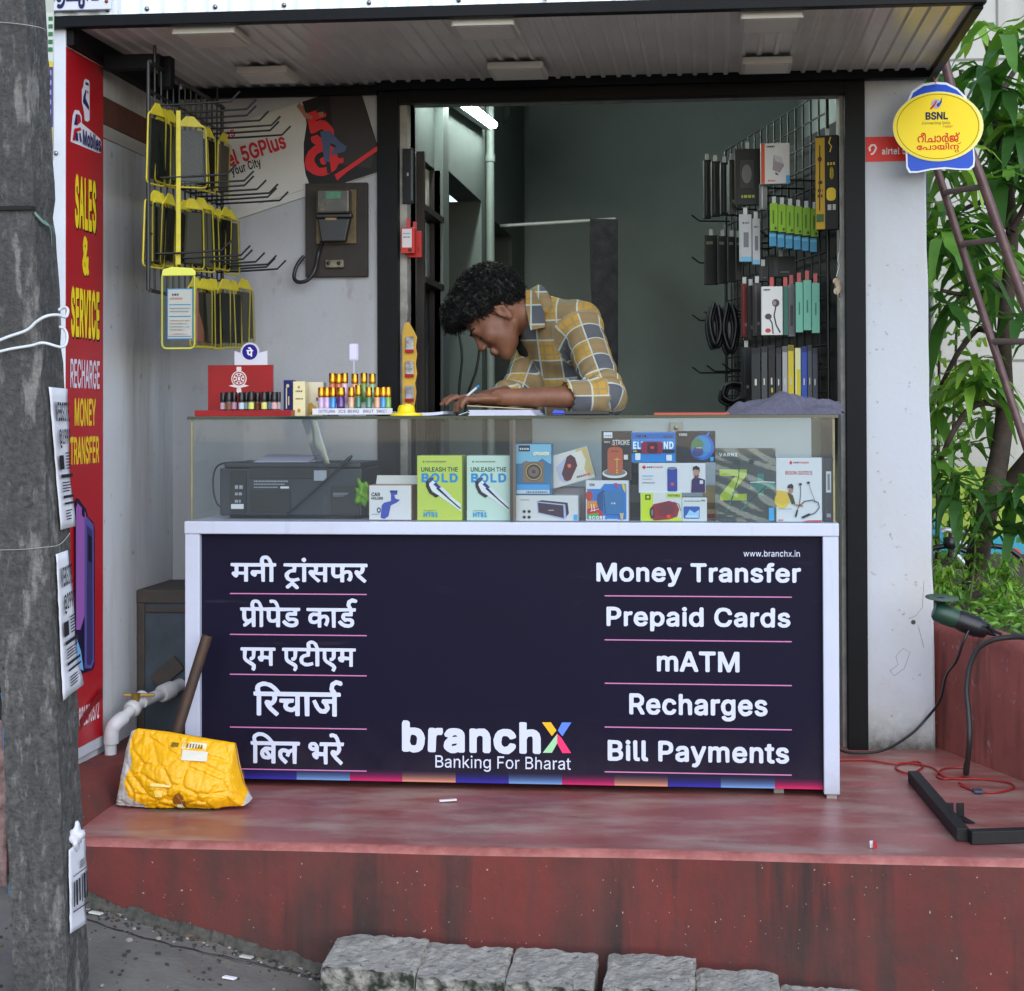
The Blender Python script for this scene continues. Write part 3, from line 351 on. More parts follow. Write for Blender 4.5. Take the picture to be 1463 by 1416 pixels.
 'aluva': (176,40,[[13,40,11,-1,10,1,4,-1,4,-3,3,3,5,1,5,0,5,-2,4,-3,3,-5,5,-2,3,-4,2,-4,0,-5,-2,-7,-4,-4,-4,-2,-8,-1,-7,2,0,2,2,3,9,-1,4,2,3,3,1,3,-1,4,-1,4,-2,-7,-4,-5,-3,-1,-5,0,-6,4,-2,4,0,4,1,3,4,5,8,1,-3,2,-4,1,-5,-1,-2,-2,-1,-4,0,-15,-1,-1,-4,0,-2,1,0,18,-2,3,-3,1,1,-6,-2,-4,2,-3,1,-5,-3,-4,-6,-2,-7,1,-4,4,-2,6,0,5,1,4,3,4,-6,-1,-3,-2,-1,-5,1,-6,4,-5,-2,-4,-2,-1,-4,4,-3,5,-1,5,0,5,2,4,3,3,4,3],
[89,40,7,0,5,-3,3,-5,0,-10,-1,-1,-17,0,0,-4,23,0,0,22,1,0,5,0,1,-1,0,-26,2,5,5,2,2,11,-1,4,-5,0,-1,5,1,1,5,0,5,-2,2,-2,0,-4,-2,-14,4,-2,2,-5,0,-4,-2,-4,-3,-2,-3,-1,-7,1,-4,4,-1,6,-1,0,-35,0,0,17,1,4,3,6],
[147,40,5,0,5,-1,3,-2,2,-3,3,-7,0,-5,-2,-5,7,0,0,22,2,0,4,0,0,-28,-21,0,-2,4,4,5,1,7,-2,5,-6,2,-5,-1,-3,-4,-1,-4,0,-4,2,-2,3,-4,0,-1,-3,-4,-3,2,-4,4,-1,4,-1,4,1,6,4,6,4,3],
[91,34,-4,-1,-2,-6,13,0,-2,6,-2,1],
[24,33,-4,-4,-1,-7,2,-5,4,-1,3,1,0,2,-1,2,-4,0,-1,1,0,4,4,1,2,2,-1,3],
[58,25,-3,-1,-1,-3,0,-4,2,-1,4,1,2,4,0,4],
[124,13,-2,-2,0,-3,1,-2,3,0,2,1,0,4,-1,2]]),
 'el5g': (273,50,[[126,50,6,0,9,-3,6,-6,3,-7,0,-1,-2,-2,-7,0,-5,7,-4,2,-3,0,-5,-2,-4,-4,-2,-7,1,-8,2,-5,5,-4,5,0,4,1,3,2,2,5,-10,1,-1,1,0,5,1,2,18,0,2,-1,0,-10,-2,-7,-7,-6,-6,-2,-10,-1,-8,4,-6,8,-3,7,0,12,3,8,3,4,4,4,4,2],
[38,49,6,0,2,-1,0,-36,1,-2,3,0,1,-2,1,-5,0,-1,-2,-1,-4,-1,-4,1,-3,2,-2,4,0,40],
[74,49,25,0,2,-1,0,-6,-1,-2,-18,0,0,-7,6,1,7,-2,5,-4,3,-5,0,-8,-1,-5,-4,-6,-5,-3,-6,-1,-7,1,-5,3,-4,4,-1,6,2,2,7,0,3,-5,4,-1,2,0,3,1,2,5,-1,6,-4,2,-3,1,-7,-3,-5,1,-2,1,2,22],
[156,49,17,0,7,-1,6,-4,2,-3,1,-4,0,-9,-1,-3,-3,-4,-4,-2,-3,-2,-13,0,0,-14,-2,-2,-7,0,-1,2,0,44],
[194,49,6,0,2,-1,1,-37,0,-1,4,-1,1,-5,0,-2,-2,-1,-8,0,-3,2,-2,4,0,40],
[165,40,0,-14,8,0,2,1,3,1,1,5,-2,5,-4,2],
[13,38,6,1,6,-2,5,-5,3,-6,1,-8,-2,-2,-22,-1,2,-3,4,-3,5,1,4,4,3,0,5,-2,0,-3,-2,-3,-4,-4,-4,-1,-8,-1,-5,2,-6,4,-3,7,-1,8,2,8,2,3,3,4],
[255,38,6,1,5,-2,5,-4,2,-3,0,-3,-2,-1,-4,-1,-2,0,-3,3,-2,2,-4,-1,-2,-2,1,-1,1,-1,12,-3,3,-3,2,-3,0,-5,-1,-4,-3,-4,-5,-2,-8,-1,-6,2,-4,3,-3,4,1,4,5,1,2,0,3,-4,3,-1,3,0,3,3,0,1,-2,1,-11,3,-3,3,-2,3,-1,6,2,3,4,5],
[210,38,7,0,2,-1,0,-23,2,-3,3,-1,4,1,2,4,0,22,2,1,6,0,2,-1,0,-34,-1,-1,-1,-1,-5,0,-2,1,-5,-2,-6,0,-5,2,-3,3,-2,4,-1,4,0,22],
[15,29,-3,-2,-1,-2,12,0,-3,3]]),
 'city': (230,50,[[173,50,4,0,2,-2,1,-4,-2,-2,-3,-1,-3,2,-1,4],
[147,49,7,0,5,-2,4,-4,3,-7,-2,-1,-5,0,-3,5,-5,2,-5,-1,-4,-3,-2,-5,0,-7,2,-5,3,-3,3,-1,4,0,4,3,3,4,5,1,1,-1,-1,-6,-3,-4,-5,-3,-6,-1,-7,1,-4,2,-5,6,-2,7,1,8,2,8,6,5],
[188,46,5,0,1,-2,0,-4,4,0,2,-1,0,-5,-6,-1,0,-15,1,-1,4,0,1,-1,0,-4,-1,-2,-8,1,-3,4,-1,18,-4,1,0,4,1,2,3,0,0,5],
[43,40,6,0,4,-3,4,-4,1,-5,0,-8,-2,-5,-4,-4,-6,-1,-6,0,-4,3,-2,3,-2,5,0,8,1,4,5,5],
[107,40,4,0,1,-1,0,-5,-2,-1,-3,0,-3,-2,-1,-2,0,-18,-1,-1,-5,0,-1,2,0,27,2,1,4,0,1,-1],
[1,39,5,1,2,-1,6,-18,6,18,2,1,4,0,1,-1,0,-3,-12,-30,-2,-4,-4,-2,-5,0,-2,2,1,4,5,1,2,4,-10,26],
[65,39,5,1,2,-1,0,-18,1,-3,3,-1,4,1,2,3,0,18,1,1,6,-1,0,-27,-1,-1,-5,-1,-1,2,-4,-2,-5,0,-4,1,-2,3,-2,3,-1,4,0,17],
[172,39,5,1,2,-1,0,-27,-1,-2,-5,0,-1,1],
[203,39,5,1,2,-1,6,-17,7,17,2,1,3,0,2,-1,-12,-33,-3,-4,-4,-2,-4,0,-2,1,1,5,4,1,2,5,-9,25],
[44,33,-4,-3,-1,-6,2,-6,1,-1,3,-1,3,1,2,2,1,4,0,3,-2,6]]),
 'us': (47,28,[[35,28,4,0,4,-2,2,-2,2,-3,0,-1,-5,-1,-2,2,-2,1,-3,0,-2,-2,0,-1,1,-1,8,-2,3,-2,2,-4,0,-3,-1,-3,-4,-3,-4,-1,-5,0,-3,1,-2,3,-2,3,1,2,4,1,2,-3,2,-1,4,0,2,2,-1,2,-10,3,-2,2,-1,3,0,3,1,4,4,2],
[1,27,5,0,0,-18,2,-2,2,-1,4,1,2,3,0,17,1,1,5,-1,0,-25,0,-1,-4,-1,-1,1,-1,1,-4,-2,-4,0,-3,1,-3,3,-2,5,0,17]]),
 'five': (20,28,[[3,28,13,0,2,-1,0,-4,-1,-2,-9,0,0,-1,4,0,4,-2,3,-5,1,-4,-1,-3,-3,-4,-3,-2,-7,0,-3,2,-3,4,0,3,1,1,5,0,2,-3,2,0,1,1,1,2,0,2,-2,1,-5,-1,-3,0,-1,1,1,12]]),
 'gee': (24,28,[[10,28,4,0,4,-2,4,-3,2,-3,0,-3,-2,-1,-4,0,-2,3,-2,2,-4,-1,-2,-2,-1,-3,1,-4,1,-3,3,-1,3,0,2,2,-4,0,-2,2,0,4,2,1,9,0,2,-1,0,-5,-1,-4,-3,-4,-5,-2,-5,0,-4,2,-3,3,-3,5,0,6,2,5,3,4]]),
 'bsnl': (122,40,[[41,40,6,0,5,-1,4,-3,2,-6,0,-2,-2,-2,-5,1,-2,3,-4,2,-4,-1,-2,-2,0,-2,2,-1,11,-4,3,-2,4,-5,0,-6,-3,-4,-3,-3,-6,-2,-6,0,-5,2,-4,3,-2,5,0,3,2,1,5,0,3,-4,4,-2,4,1,2,2,0,2,-1,1,-13,5,-3,2,-2,3,0,6,1,4,4,4],
[1,39,18,0,4,-2,3,-4,1,-3,0,-4,-3,-5,4,-5,1,-6,-2,-4,-3,-3,-7,-2,-15,0,-2,1,0,35],
[63,39,6,1,1,-1,14,-22,1,21,2,2,5,-1,1,-2,0,-34,-1,-2,-6,0,-2,1,-14,21,0,-21,-2,-1,-4,0,-2,1,-1,36],
[98,39,6,0,2,-1,0,-29,14,0,2,-2,0,-4,-2,-2,-21,0,-2,1,0,36],
[9,31,0,-7,6,0,3,3,1,2,-2,2],
[9,16,0,-7,8,0,3,2,0,3,-2,2]]),
 'conn': (230,28,[[116,28,2,-1,-1,-2,-2,1],
[213,28,2,-1,-1,-2,-1,0,-1,1,0,1],
[8,28,4,-1,3,-1,2,-2,1,-3,-3,0,-1,3,-4,1,-4,-1,-3,-3,0,-7,3,-5,5,0,2,1,2,3,3,0,-3,-5,-4,-2,-4,0,-3,2,-3,3,-1,4,0,5,2,4,3,2],
[164,27,10,0,0,-2,-4,0,0,-16,4,0,0,-3,-10,0,0,3,4,0,0,16,-4,0],
[205,27,2,0,0,-20,-2,-1,0,3,-3,-3,-4,0,-4,4,-1,3,1,5,2,3,4,1,3,0,2,-2],
[107,26,2,0,0,-4,3,0,0,-2,-3,0,0,-10,1,-1,2,-1,0,-2,-3,0,-2,2,0,12,-3,0,0,2,3,0],
[27,22,3,0,3,-1,1,-3,1,-3,-1,-6,-2,-2,-3,-1,-3,0,-3,2,-2,4,0,4,1,3,3,2],
[45,22,4,-1,2,-2,0,-13,-2,1,0,11,-2,1,-2,1,-2,-1,-1,-1,-1,-11,-2,-1,0,16,2,0,0,-3,2,2],
[62,22,4,0,2,-3,0,-13,-2,1,0,11,-2,1,-2,1,-2,-1,-1,-1,-1,-11,-2,-1,0,16,2,0,0,-3,2,2],
[78,22,5,-1,3,-5,0,-3,-11,0,1,-3,2,-2,3,0,2,3,3,-1,-2,-3,-3,-1,-3,0,-3,1,-2,2,-1,4,1,6,3,2],
[95,22,4,-1,3,-3,-2,-1,-2,2,-2,1,-3,-1,-1,-2,0,-5,2,-3,4,0,2,2,2,-1,-1,-2,-4,-2,-3,0,-3,2,-2,5,0,3,1,3,2,2],
[129,22,3,0,3,-3,0,-13,-2,0,-1,11,-1,2,-2,1,-2,-1,-2,-1,0,-11,-2,-1,-1,16,3,0,0,-2],
[144,22,3,0,3,-2,0,2,3,0,-1,-18,-1,-3,-4,-1,-5,1,-3,2,2,2,3,-2,3,-1,2,1,1,2,0,4,-3,-2,-3,0,-3,1,-2,3,0,5,1,3,2,2],
[184,22,3,0,2,-3,1,-13,-3,1,0,11,-1,1,-2,1,-2,-1,-2,-1,0,-11,-3,-1,0,16,3,0,0,-2,2,1],
[224,22,4,0,2,-3,0,-13,-2,0,0,2,-3,-2,-3,0,-3,1,-1,2,0,2,1,3,9,2,0,3,-2,1,-3,0,-2,-2,-3,0,2,3],
[115,22,3,0,0,-16,-3,1],
[212,22,2,0,0,-16,-2,1],
[27,20,-3,-3,0,-5,1,-3,4,-1,3,3,1,4,-2,4],
[78,20,-2,-2,-1,-2,8,-1,-1,4],
[145,20,-3,-2,-1,-5,2,-4,4,0,3,2,0,5,-2,3],
[200,20,-3,-3,-1,-5,2,-3,4,-1,3,3,0,5,-2,3],
[228,14,-7,-2,-1,-1,1,-2,3,-1,2,1,2,2]]),
 'fast': (107,28,[[0,28,17,0,-1,-3,-13,0,0,-9,12,-1,0,-2,-11,-1,-1,-11,-3,0],
[63,26,4,0,0,-5,4,0,0,-3,-4,0,0,-13,1,-2,3,0,0,-2,0,-1,-6,1,-2,3,0,14,-3,0,0,3,3,0],
[27,21,6,0,3,-3,1,-4,0,-13,-3,0,0,2,-3,-2,-4,-1,-3,1,-3,3,0,4,2,3,3,1,7,1,1,1,-1,3,-2,1,-3,0,-4,-3,-3,1,2,3],
[48,21,4,0,3,-1,3,-4,-3,-1,-2,2,-2,1,-3,0,-2,-2,1,-3,8,-2,3,-3,0,-3,-1,-3,-6,-2,-6,1,-2,2,-1,2,3,1,2,-2,2,-1,4,0,1,2,0,3,-8,2,-3,3,0,3,0,2,3,2],
[81,21,3,0,4,-1,3,-3,1,-3,0,-4,-15,-1,2,-4,3,-2,4,0,3,3,3,-1,-2,-3,-4,-2,-3,0,-4,1,-3,3,-2,3,0,5,1,4,2,3],
[104,21,3,0,0,-3,-4,0,-2,-2,-1,-2,0,-13,-3,0,0,20,3,0,0,-3],
[81,18,-2,-2,-2,-3,12,0,-2,4,-2,1],
[34,11,-9,-2,-1,-2,0,-2,3,-2,5,1,2,3]]),
 'm1': (229,50,[[28,50,5,0,6,-1,4,-4,2,-3,1,-8,0,-33,-1,0,-5,0,-1,34,0,5,-2,2,0,-4,-2,-3,-4,-2,-5,0,5,-4,4,-6,0,-9,-2,-7,-6,-6,-1,-1,-2,1,-2,4,4,4,2,3,0,4,0,6,-3,4,-2,1,-4,1,-5,0,-5,-4,-2,-6,1,-7,6,-6,-2,-4,-2,-1,-6,5,-3,5,-1,6,1,8,3,4,6,5,7,1,7,0,-4,4,0,5,3,5],
[208,48,5,-1,0,-6,4,-1,3,0,2,1,1,7,4,1,1,-1,1,-7,-2,-3,-5,-4,-7,0,5,-4,2,-5,0,-6,-3,-5,2,-4,0,-4,-1,-2,-4,-3,-6,-1,-4,2,-3,4,-14,-5,-8,-1,-5,1,-3,3,-1,3,1,5,4,3,-3,3,-1,3,0,4,1,4,5,4,5,1,10,0,6,-4,5,4,8,0,-4,3,-2,3,-1,5],
[154,47,7,-1,3,-1,2,-3,0,-7,-4,-4,5,-5,2,-6,1,-6,-1,-6,-2,-4,-5,-3,-6,-1,-6,2,-3,3,-1,3,0,8,1,6,5,6,-6,0,-5,-3,-3,-5,0,-6,1,-3,6,-6,-3,-4,-1,-1,-6,5,-3,5,-1,5,1,8,3,6,6,4,7,1,9,0,2,3,0,3,-3,1,-5,0,-1,4,0,1],
[29,44,-3,-1,0,-2,1,-2,3,0,1,1,0,4],
[114,34,5,0,4,-2,4,-5,2,-7,-1,-7,-2,-7,-4,-4,-6,-2,-5,0,-4,2,-4,4,-1,5,0,1,6,1,3,-5,3,-2,4,1,2,2,1,5,0,7,-1,4,-2,2,-2,1,-4,0,-4,-6,-5,0,-1,1,2,5,3,4,3,2],
[93,34,5,0,1,-1,0,-31,-1,-1,-47,0,-2,0,0,5,1,1,22,0,1,1,1,3,-1,3,-1,2,-2,1,-4,0,-1,-2,-1,-6,-5,-1,-1,1,-1,5,2,4,4,4,4,1,6,0,5,-3,1,-2,2,-4,-1,-7,12,0,0,25],
[188,28,2,-2,1,-3,0,-4,-3,-3,8,0,0,7,-1,3,-3,2],
[207,28,-2,-1,-1,-2,-1,-9,9,1,2,1,1,2,1,3,-2,4,-3,1],
[158,26,-4,-6,-1,-5,0,-4,1,-3,4,-2,3,1,2,6,-1,7],
[181,25,-2,-1,0,-4,3,0,2,0,1,2,0,2],
[210,11,-1,-1,0,-3,2,-1,3,0,1,4,-2,1],
[183,10,-3,-1,-1,-1,1,-1,3,-1,6,1,8,3]]),
 'm2': (161,50,[[159,50,1,0,1,-2,-6,-7,-1,0,-5,2,-1,1,1,1,5,0],
[108,48,6,0,3,-4,1,-27,-1,-1,-3,0,-1,0,0,23,-1,4,0,1,-3,0,-1,-1,-1,-3,-3,-1,-1,1,1,5,2,2],
[11,38,6,-1,2,-1,1,-2,0,-5,-3,-2,-4,0,-3,1,-1,2,0,3,-2,-1,-2,-3,0,-6,3,-3,1,4,3,2,4,0,3,-2,1,-2,0,-3,-2,-2,-3,-2,-5,0,-4,2,-4,3,-2,4,0,6,2,4,4,3],
[62,38,4,0,3,-2,2,-3,1,-3,0,-6,-1,-4,-2,-3,-4,-2,-4,0,-3,2,-2,2,-2,3,1,1,3,1,2,-4,3,-1,2,1,2,2,0,7,-1,4,-2,1,-3,0,-3,-5,-3,1,2,5],
[81,38,4,0,3,-1,3,1,3,0,5,-3,2,-3,0,-5,-1,-4,-3,-4,5,1,3,3,1,6,-3,7,4,2,2,-4,1,-5,0,-4,-1,-4,-4,-4,-5,-2,-8,1,-7,-1,-5,2,-3,2,-2,4,-1,7,2,5],
[129,38,5,0,3,-3,3,3,5,0,3,-1,2,-2,2,-5,1,-5,-2,-5,-3,-4,-2,-1,-2,3,3,5,1,5,-1,4,-4,2,-2,0,-2,-3,0,-15,-5,0,0,15,-1,2,-2,1,-4,-1,-2,-5,1,-5,3,-5,-2,-3,-3,3,-3,5,0,8,3,5],
[48,37,4,0,0,-21,-19,0,-1,2,1,3,0,3,-1,1,-2,1,-2,-1,-2,-2,0,-2,2,-3,-2,-3,-2,3,-2,3,0,4,3,4,4,1,4,-1,3,-2,2,-3,-1,-4,11,0],
[14,34,-1,-3,3,0,0,3],
[82,34,-2,-1,-1,-2,0,-6,3,-4,6,-2,-4,6,0,5,1,3],
[92,34,-3,-2,-1,-3,2,-5,2,-4,3,4,1,6,-1,3],
[14,23,-1,-2,0,-2,2,0,1,2,0,1],
[143,14,6,0,3,-4,0,-6,-4,-4,-2,2,3,5,-1,2,-2,2,-3,0,-2,-2,0,-3,2,-4,-1,-2,-2,1,-2,3,-1,3,1,4,2,2]]),
 'airtel': (209,40,[[32,40,4,0,2,-2,1,-4,-2,-2,-4,0,-3,2,0,3],
[190,39,7,0,5,-2,4,-4,3,-6,-1,-2,-5,0,-5,6,-3,1,-4,0,-4,-2,-2,-3,-2,-6,1,-7,3,-5,4,-2,4,0,4,2,3,5,-9,1,0,5,1,1,13,0,2,-1,0,-9,-3,-5,-6,-5,-6,-1,-7,1,-6,4,-3,5,-2,7,0,8,3,7,6,6],
[113,39,5,0,2,-1,0,-29,0,-2,3,0,1,-1,0,-4,-1,-1,-7,0,-2,2,-1,3,0,31],
[147,39,19,0,2,-1,0,-4,-1,-2,-14,0,-1,-6,5,1,6,-2,4,-3,2,-4,1,-5,-1,-5,-4,-5,-3,-2,-6,-1,-6,1,-3,3,-3,3,0,4,1,2,5,-1,3,-4,4,-1,3,2,2,4,-1,5,-3,2,-4,0,-4,-2,-4,0,-2,1,2,16],
[66,36,6,0,1,-2,0,-4,3,0,2,-1,0,-5,-5,-1,0,-15,0,-1,5,0,1,-4,-2,-2,-7,0,-4,4,-1,18,-3,1,-1,4,1,2,3,0,1,5],
[10,30,8,-1,3,-1,2,-3,1,-4,0,-18,-1,-2,-4,0,-2,1,-4,-2,-5,0,-5,2,-2,4,-1,5,3,5,3,2,11,2,-1,2,-2,1,-4,0,-4,-3,-5,2,0,2,3,4],
[55,30,4,0,1,-1,1,-5,-2,-1,-4,0,-2,-2,-1,-1,0,-18,-2,-1,-5,0,-1,2,0,26,2,1,4,0,2,-1],
[92,30,5,0,4,-1,4,-4,2,-3,0,-8,0,-1,-18,-1,1,-3,3,-2,5,0,4,4,5,-2,0,-2,-2,-3,-5,-3,-7,-1,-5,1,-4,4,-2,5,-1,8,2,5,4,5],
[31,30,5,0,2,-1,0,-26,-1,-2,-5,0,-1,1,0,26],
[93,23,-3,-1,-1,-3,11,0,-3,4],
[17,13,-8,-2,-2,-1,1,-2,3,-1,3,0,3,3]]),
 'pe': (19,28,[[7,28,5,-1,2,-3,2,-4,2,0,1,-1,0,-3,-3,0,0,-15,-1,-1,-3,1,-1,4,-4,-1,-3,2,-2,4,0,6,-2,1,0,2,1,1,10,0,-2,3,-4,1,0,3],
[7,16,0,-7,3,0,2,1,0,6]]),
 'b1': (161,28,[[0,28,13,0,4,-2,3,-3,2,-6,0,-6,-2,-5,-4,-4,-5,-1,-11,0],
[25,28,13,0,0,-4,-4,0,0,-20,4,0,0,-3,-13,0,0,3,5,0,0,20,-5,1],
[41,28,21,0,0,-3,-8,-1,-1,-23,-4,0,0,23,-8,0],
[66,28,17,0,0,-4,-13,0,0,-8,12,0,0,-3,-12,0,0,-9,13,0,0,-1,0,-2,-17,0],
[88,28,4,-1,0,-17,1,-3,2,-2,3,-1,5,1,2,3,1,19,4,1,0,-19,-1,-4,-4,-3,-3,-2,-4,0,-5,1,-3,3,-2,5],
[116,28,11,0,4,-1,2,-2,2,-4,-1,-4,-1,-3,-3,-2,5,-11,-4,0,-6,10,-5,0,-1,-10,-3,0],
[147,28,4,0,10,-27,-4,0,-3,7,-10,0,-3,-7,-4,0],
[4,24,0,-20,5,0,4,1,3,2,1,3,1,5,-1,4,-2,3,-3,2],
[120,24,0,-9,7,0,3,1,1,4,-2,3,-3,1],
[149,23,-4,-11,8,0]]),
 'b2': (167,28,[[26,28,5,0,4,-2,3,-3,1,-4,-3,0,-3,4,-4,1,-4,-1,-3,-3,-2,-3,0,-5,2,-4,2,-3,3,-1,4,0,3,2,1,3,4,0,-1,-4,-2,-2,-3,-2,-4,-1,-4,1,-4,2,-3,3,-2,5,0,6,2,5,3,4],
[154,28,4,0,5,-2,3,-3,1,-3,-1,-1,-3,0,-3,4,-5,1,-4,-1,-3,-4,-1,-6,2,-4,2,-3,3,-2,3,0,3,1,2,2,1,3,0,1,-6,0,-1,3,11,0,0,-4,-1,-5,-3,-3,-4,-2,-6,0,-4,2,-3,4,-2,4,0,6,1,6,4,4],
[0,27,13,0,0,-3,-4,0,0,-20,4,0,0,-3,-13,0,0,3,5,0,0,20,-5,0],
[44,27,17,0,-1,-3,-12,0,0,-8,11,0,1,-1,0,-2,-12,-1,0,-8,12,0,1,-1,0,-2,-17,0],
[76,27,11,1,3,-1,3,-2,1,-3,0,-3,-1,-2,-3,-2,4,-3,1,-4,-1,-4,-2,-2,-5,-2,-11,1],
[99,27,17,0,0,-3,-13,0,0,-8,12,0,0,-1,0,-2,-12,-1,0,-8,13,0,0,-1,0,-2,-17,0],
[121,27,13,0,3,-1,2,-2,1,-4,0,-4,-2,-3,-3,-1,6,-11,-1,0,-4,0,-5,10,-6,0,0,-10,-4,0],
[80,24,0,-8,6,0,3,2,1,3,-2,2],
[125,24,0,-10,6,0,4,2,1,3,-1,4,-3,1],
[80,12,0,-8,8,0,2,2,1,3,-2,3]]),
 'b3': (95,28,[[0,28,12,0,3,-1,2,-2,2,-5,-2,-4,-2,-1,3,-3,2,-4,-1,-4,-2,-2,-5,-1,-12,0],
[24,28,12,0,3,-1,3,-2,1,-4,0,-4,-2,-3,-3,-2,6,-11,-5,0,-5,10,-6,0,0,-10,-4,0],
[48,28,4,0,0,-19,2,-4,4,-1,4,1,3,2,0,20,4,1,0,-20,-1,-4,-3,-2,-5,-2,-4,0,-4,2,-3,2,-1,5],
[74,28,21,0,0,-3,-9,-1,0,-23,-4,0,0,23,-8,0],
[4,24,0,-8,7,0,3,2,0,4,-1,2],
[28,24,0,-9,7,0,3,1,1,4,-1,3,-3,1],
[4,13,0,-9,8,0,3,2,0,3,-2,3,-3,1]]),
 'b4': (123,28,[[8,28,4,0,4,-2,2,-2,2,-3,-1,-1,-3,0,-2,3,-4,1,-3,0,-2,-2,0,-2,1,-2,10,-4,4,-3,0,-5,-2,-3,-3,-2,-3,-1,-5,0,-4,2,-2,2,-1,4,4,0,2,-3,4,-1,4,1,2,2,0,2,-1,1,-10,4,-4,4,0,3,1,4,2,2],
[22,27,4,0,6,-21,5,22,5,-1,5,-21,6,21,4,0,-8,-26,-4,0,-5,20,-6,-20,-5,0],
[60,27,17,0,0,-2,-1,-1,-12,0,0,-8,12,-1,0,-3,-12,0,0,-8,13,0,0,-3,-17,0],
[82,27,17,0,0,-2,-1,-1,-12,0,0,-8,12,-1,-1,-3,-11,0,0,-8,12,0,1,-3,-17,0],
[102,27,21,0,-1,-3,-7,0,-1,-23,-3,0,0,23,-9,0]]),
 'unleash': (333,40,[[171,40,5,0,6,-1,4,-4,2,-4,1,-3,-2,-1,-5,0,-3,4,-3,1,-5,0,-2,-3,0,-1,1,-2,13,-4,4,-3,2,-3,0,-6,-1,-4,-4,-4,-5,-1,-6,-1,-6,1,-5,4,-2,4,0,3,2,2,5,0,3,-5,5,-1,3,0,3,3,0,2,-2,2,-12,4,-5,5,-1,6,1,4,4,4],
[1,39,5,1,2,-2,0,-24,2,-4,5,-2,5,1,3,4,0,25,2,2,5,-1,1,-1,0,-27,-2,-4,-4,-5,-7,-2,-7,1,-5,2,-4,3,-2,7,0,25],
[37,39,6,1,1,-1,15,-23,0,22,2,2,5,-1,1,-1,0,-36,-1,-1,-6,0,-1,1,-15,23,0,-23,-2,-1,-5,0,-1,1,0,36],
[73,39,5,1,2,-2,0,-29,15,-1,2,-2,0,-4,-1,-1,-22,0,-2,1,0,36],
[100,39,22,1,2,-2,0,-5,-1,-1,-16,-1,0,-7,14,0,2,-1,0,-1,0,-4,-1,-1,-15,-1,0,-7,16,-1,2,-2,0,-4,-1,-1,-23,0,-2,1,0,36],
[139,39,6,1,2,-2,12,-34,0,-2,-1,-1,-5,0,-1,1,-4,9,-11,0,-4,-10,-6,0,-1,1,1,5],
[194,39,5,1,1,-2,1,-14,14,0,1,14,2,2,4,0,1,-1,1,-36,-2,-2,-5,0,-1,1,-1,15,-14,0,-1,-15,-1,-1,-5,0,-1,1,0,36],
[240,39,27,1,2,-2,0,-5,-1,-1,-10,0,0,-30,-1,-1,-5,0,-2,1,0,30,-9,0,-2,2,0,4],
[273,39,6,1,1,-2,1,-14,14,0,0,14,3,2,5,-1,0,-36,0,-2,-6,0,-2,1,0,15,-15,0,0,-15,-1,-1,-5,0,-1,1,-1,36],
[309,39,22,1,2,-2,0,-5,-1,-1,-16,-1,0,-7,15,0,1,-2,0,-4,-1,-1,-15,-1,0,-8,16,0,1,-2,0,-4,-1,-1,-22,0,-2,1,0,36],
[142,27,-3,-9,7,0]]),
 'bold': (139,40,[[48,40,9,-1,5,-2,4,-5,3,-6,0,-10,-2,-7,-4,-5,-7,-4,-8,0,-6,3,-4,4,-4,9,0,7,3,8,4,5],
[2,39,16,0,5,-1,3,-4,2,-4,0,-4,-3,-5,3,-5,1,-5,-1,-5,-4,-3,-6,-2,-16,0,-2,1,0,35],
[78,39,5,1,2,-2,0,-28,15,-1,1,-2,0,-4,-1,-2,-21,0,-2,1,-1,35],
[109,39,17,0,5,-2,5,-5,3,-7,0,-9,-3,-8,-5,-5,-7,-2,-14,0,-2,1,-1,35],
[9,31,0,-6,6,0,3,2,0,2,-1,1],
[50,31,-3,-2,-2,-3,-1,-4,0,-4,1,-5,2,-2,2,-1,4,-1,3,1,3,3,1,5,0,5,-1,3,-2,3,-3,2],
[117,31,0,-21,7,0,3,2,2,3,1,4,-1,6,-1,3,-3,2],
[9,16,0,-6,8,0,3,1,-1,3,-2,2]]),
 'ht51': (87,28,[[1,28,4,0,1,-1,1,-9,9,0,0,9,4,1,2,-1,0,-25,-1,-1,-4,-1,-1,1,0,10,-9,0,-1,-10,-1,-1,-5,1,0,25],
[25,28,18,0,2,-1,0,-4,-1,-1,-6,0,0,-20,-2,-2,-3,0,-2,2,0,20,-6,0,-1,1,-1,3],
[49,28,13,0,2,-2,0,-3,-1,-1,-9,0,-1,-2,5,-1,4,-1,3,-5,0,-4,-1,-3,-2,-4,-3,-1,-7,-1,-3,2,-2,3,-1,3,2,2,4,0,1,-3,2,-1,3,1,1,2,-1,3,-2,1,-5,-1,-4,1,1,13],
[75,28,5,0,1,-2,0,-20,4,0,1,0,1,-4,-2,-2,-15,0,-2,2,0,3,1,1,6,1,0,13,-4,-3,-1,1,-1,1,0,4]]),
 'car': (68,28,[[10,28,5,0,4,-2,3,-3,2,-4,-1,-2,-4,0,-4,4,-3,1,-3,-1,-2,-2,-1,-6,1,-3,3,-3,2,-1,3,1,4,4,3,0,2,-1,-1,-3,-1,-3,-3,-2,-4,-2,-5,0,-5,2,-3,4,-2,5,0,5,2,6,3,3],
[33,28,4,0,1,-2,9,-23,-1,-2,-5,0,-3,6,-7,0,-2,-5,-1,-2,-4,0,-1,2,0,1,8,23],
[49,28,11,-1,5,-3,2,-3,0,-4,-1,-4,-3,-2,5,-8,-1,-2,-5,0,-6,9,-2,-1,0,-7,-1,-1,-4,-1,-1,2,-1,24],
[54,22,0,-6,4,0,2,1,1,2,-1,2],
[35,17,-1,-4,2,0]]),
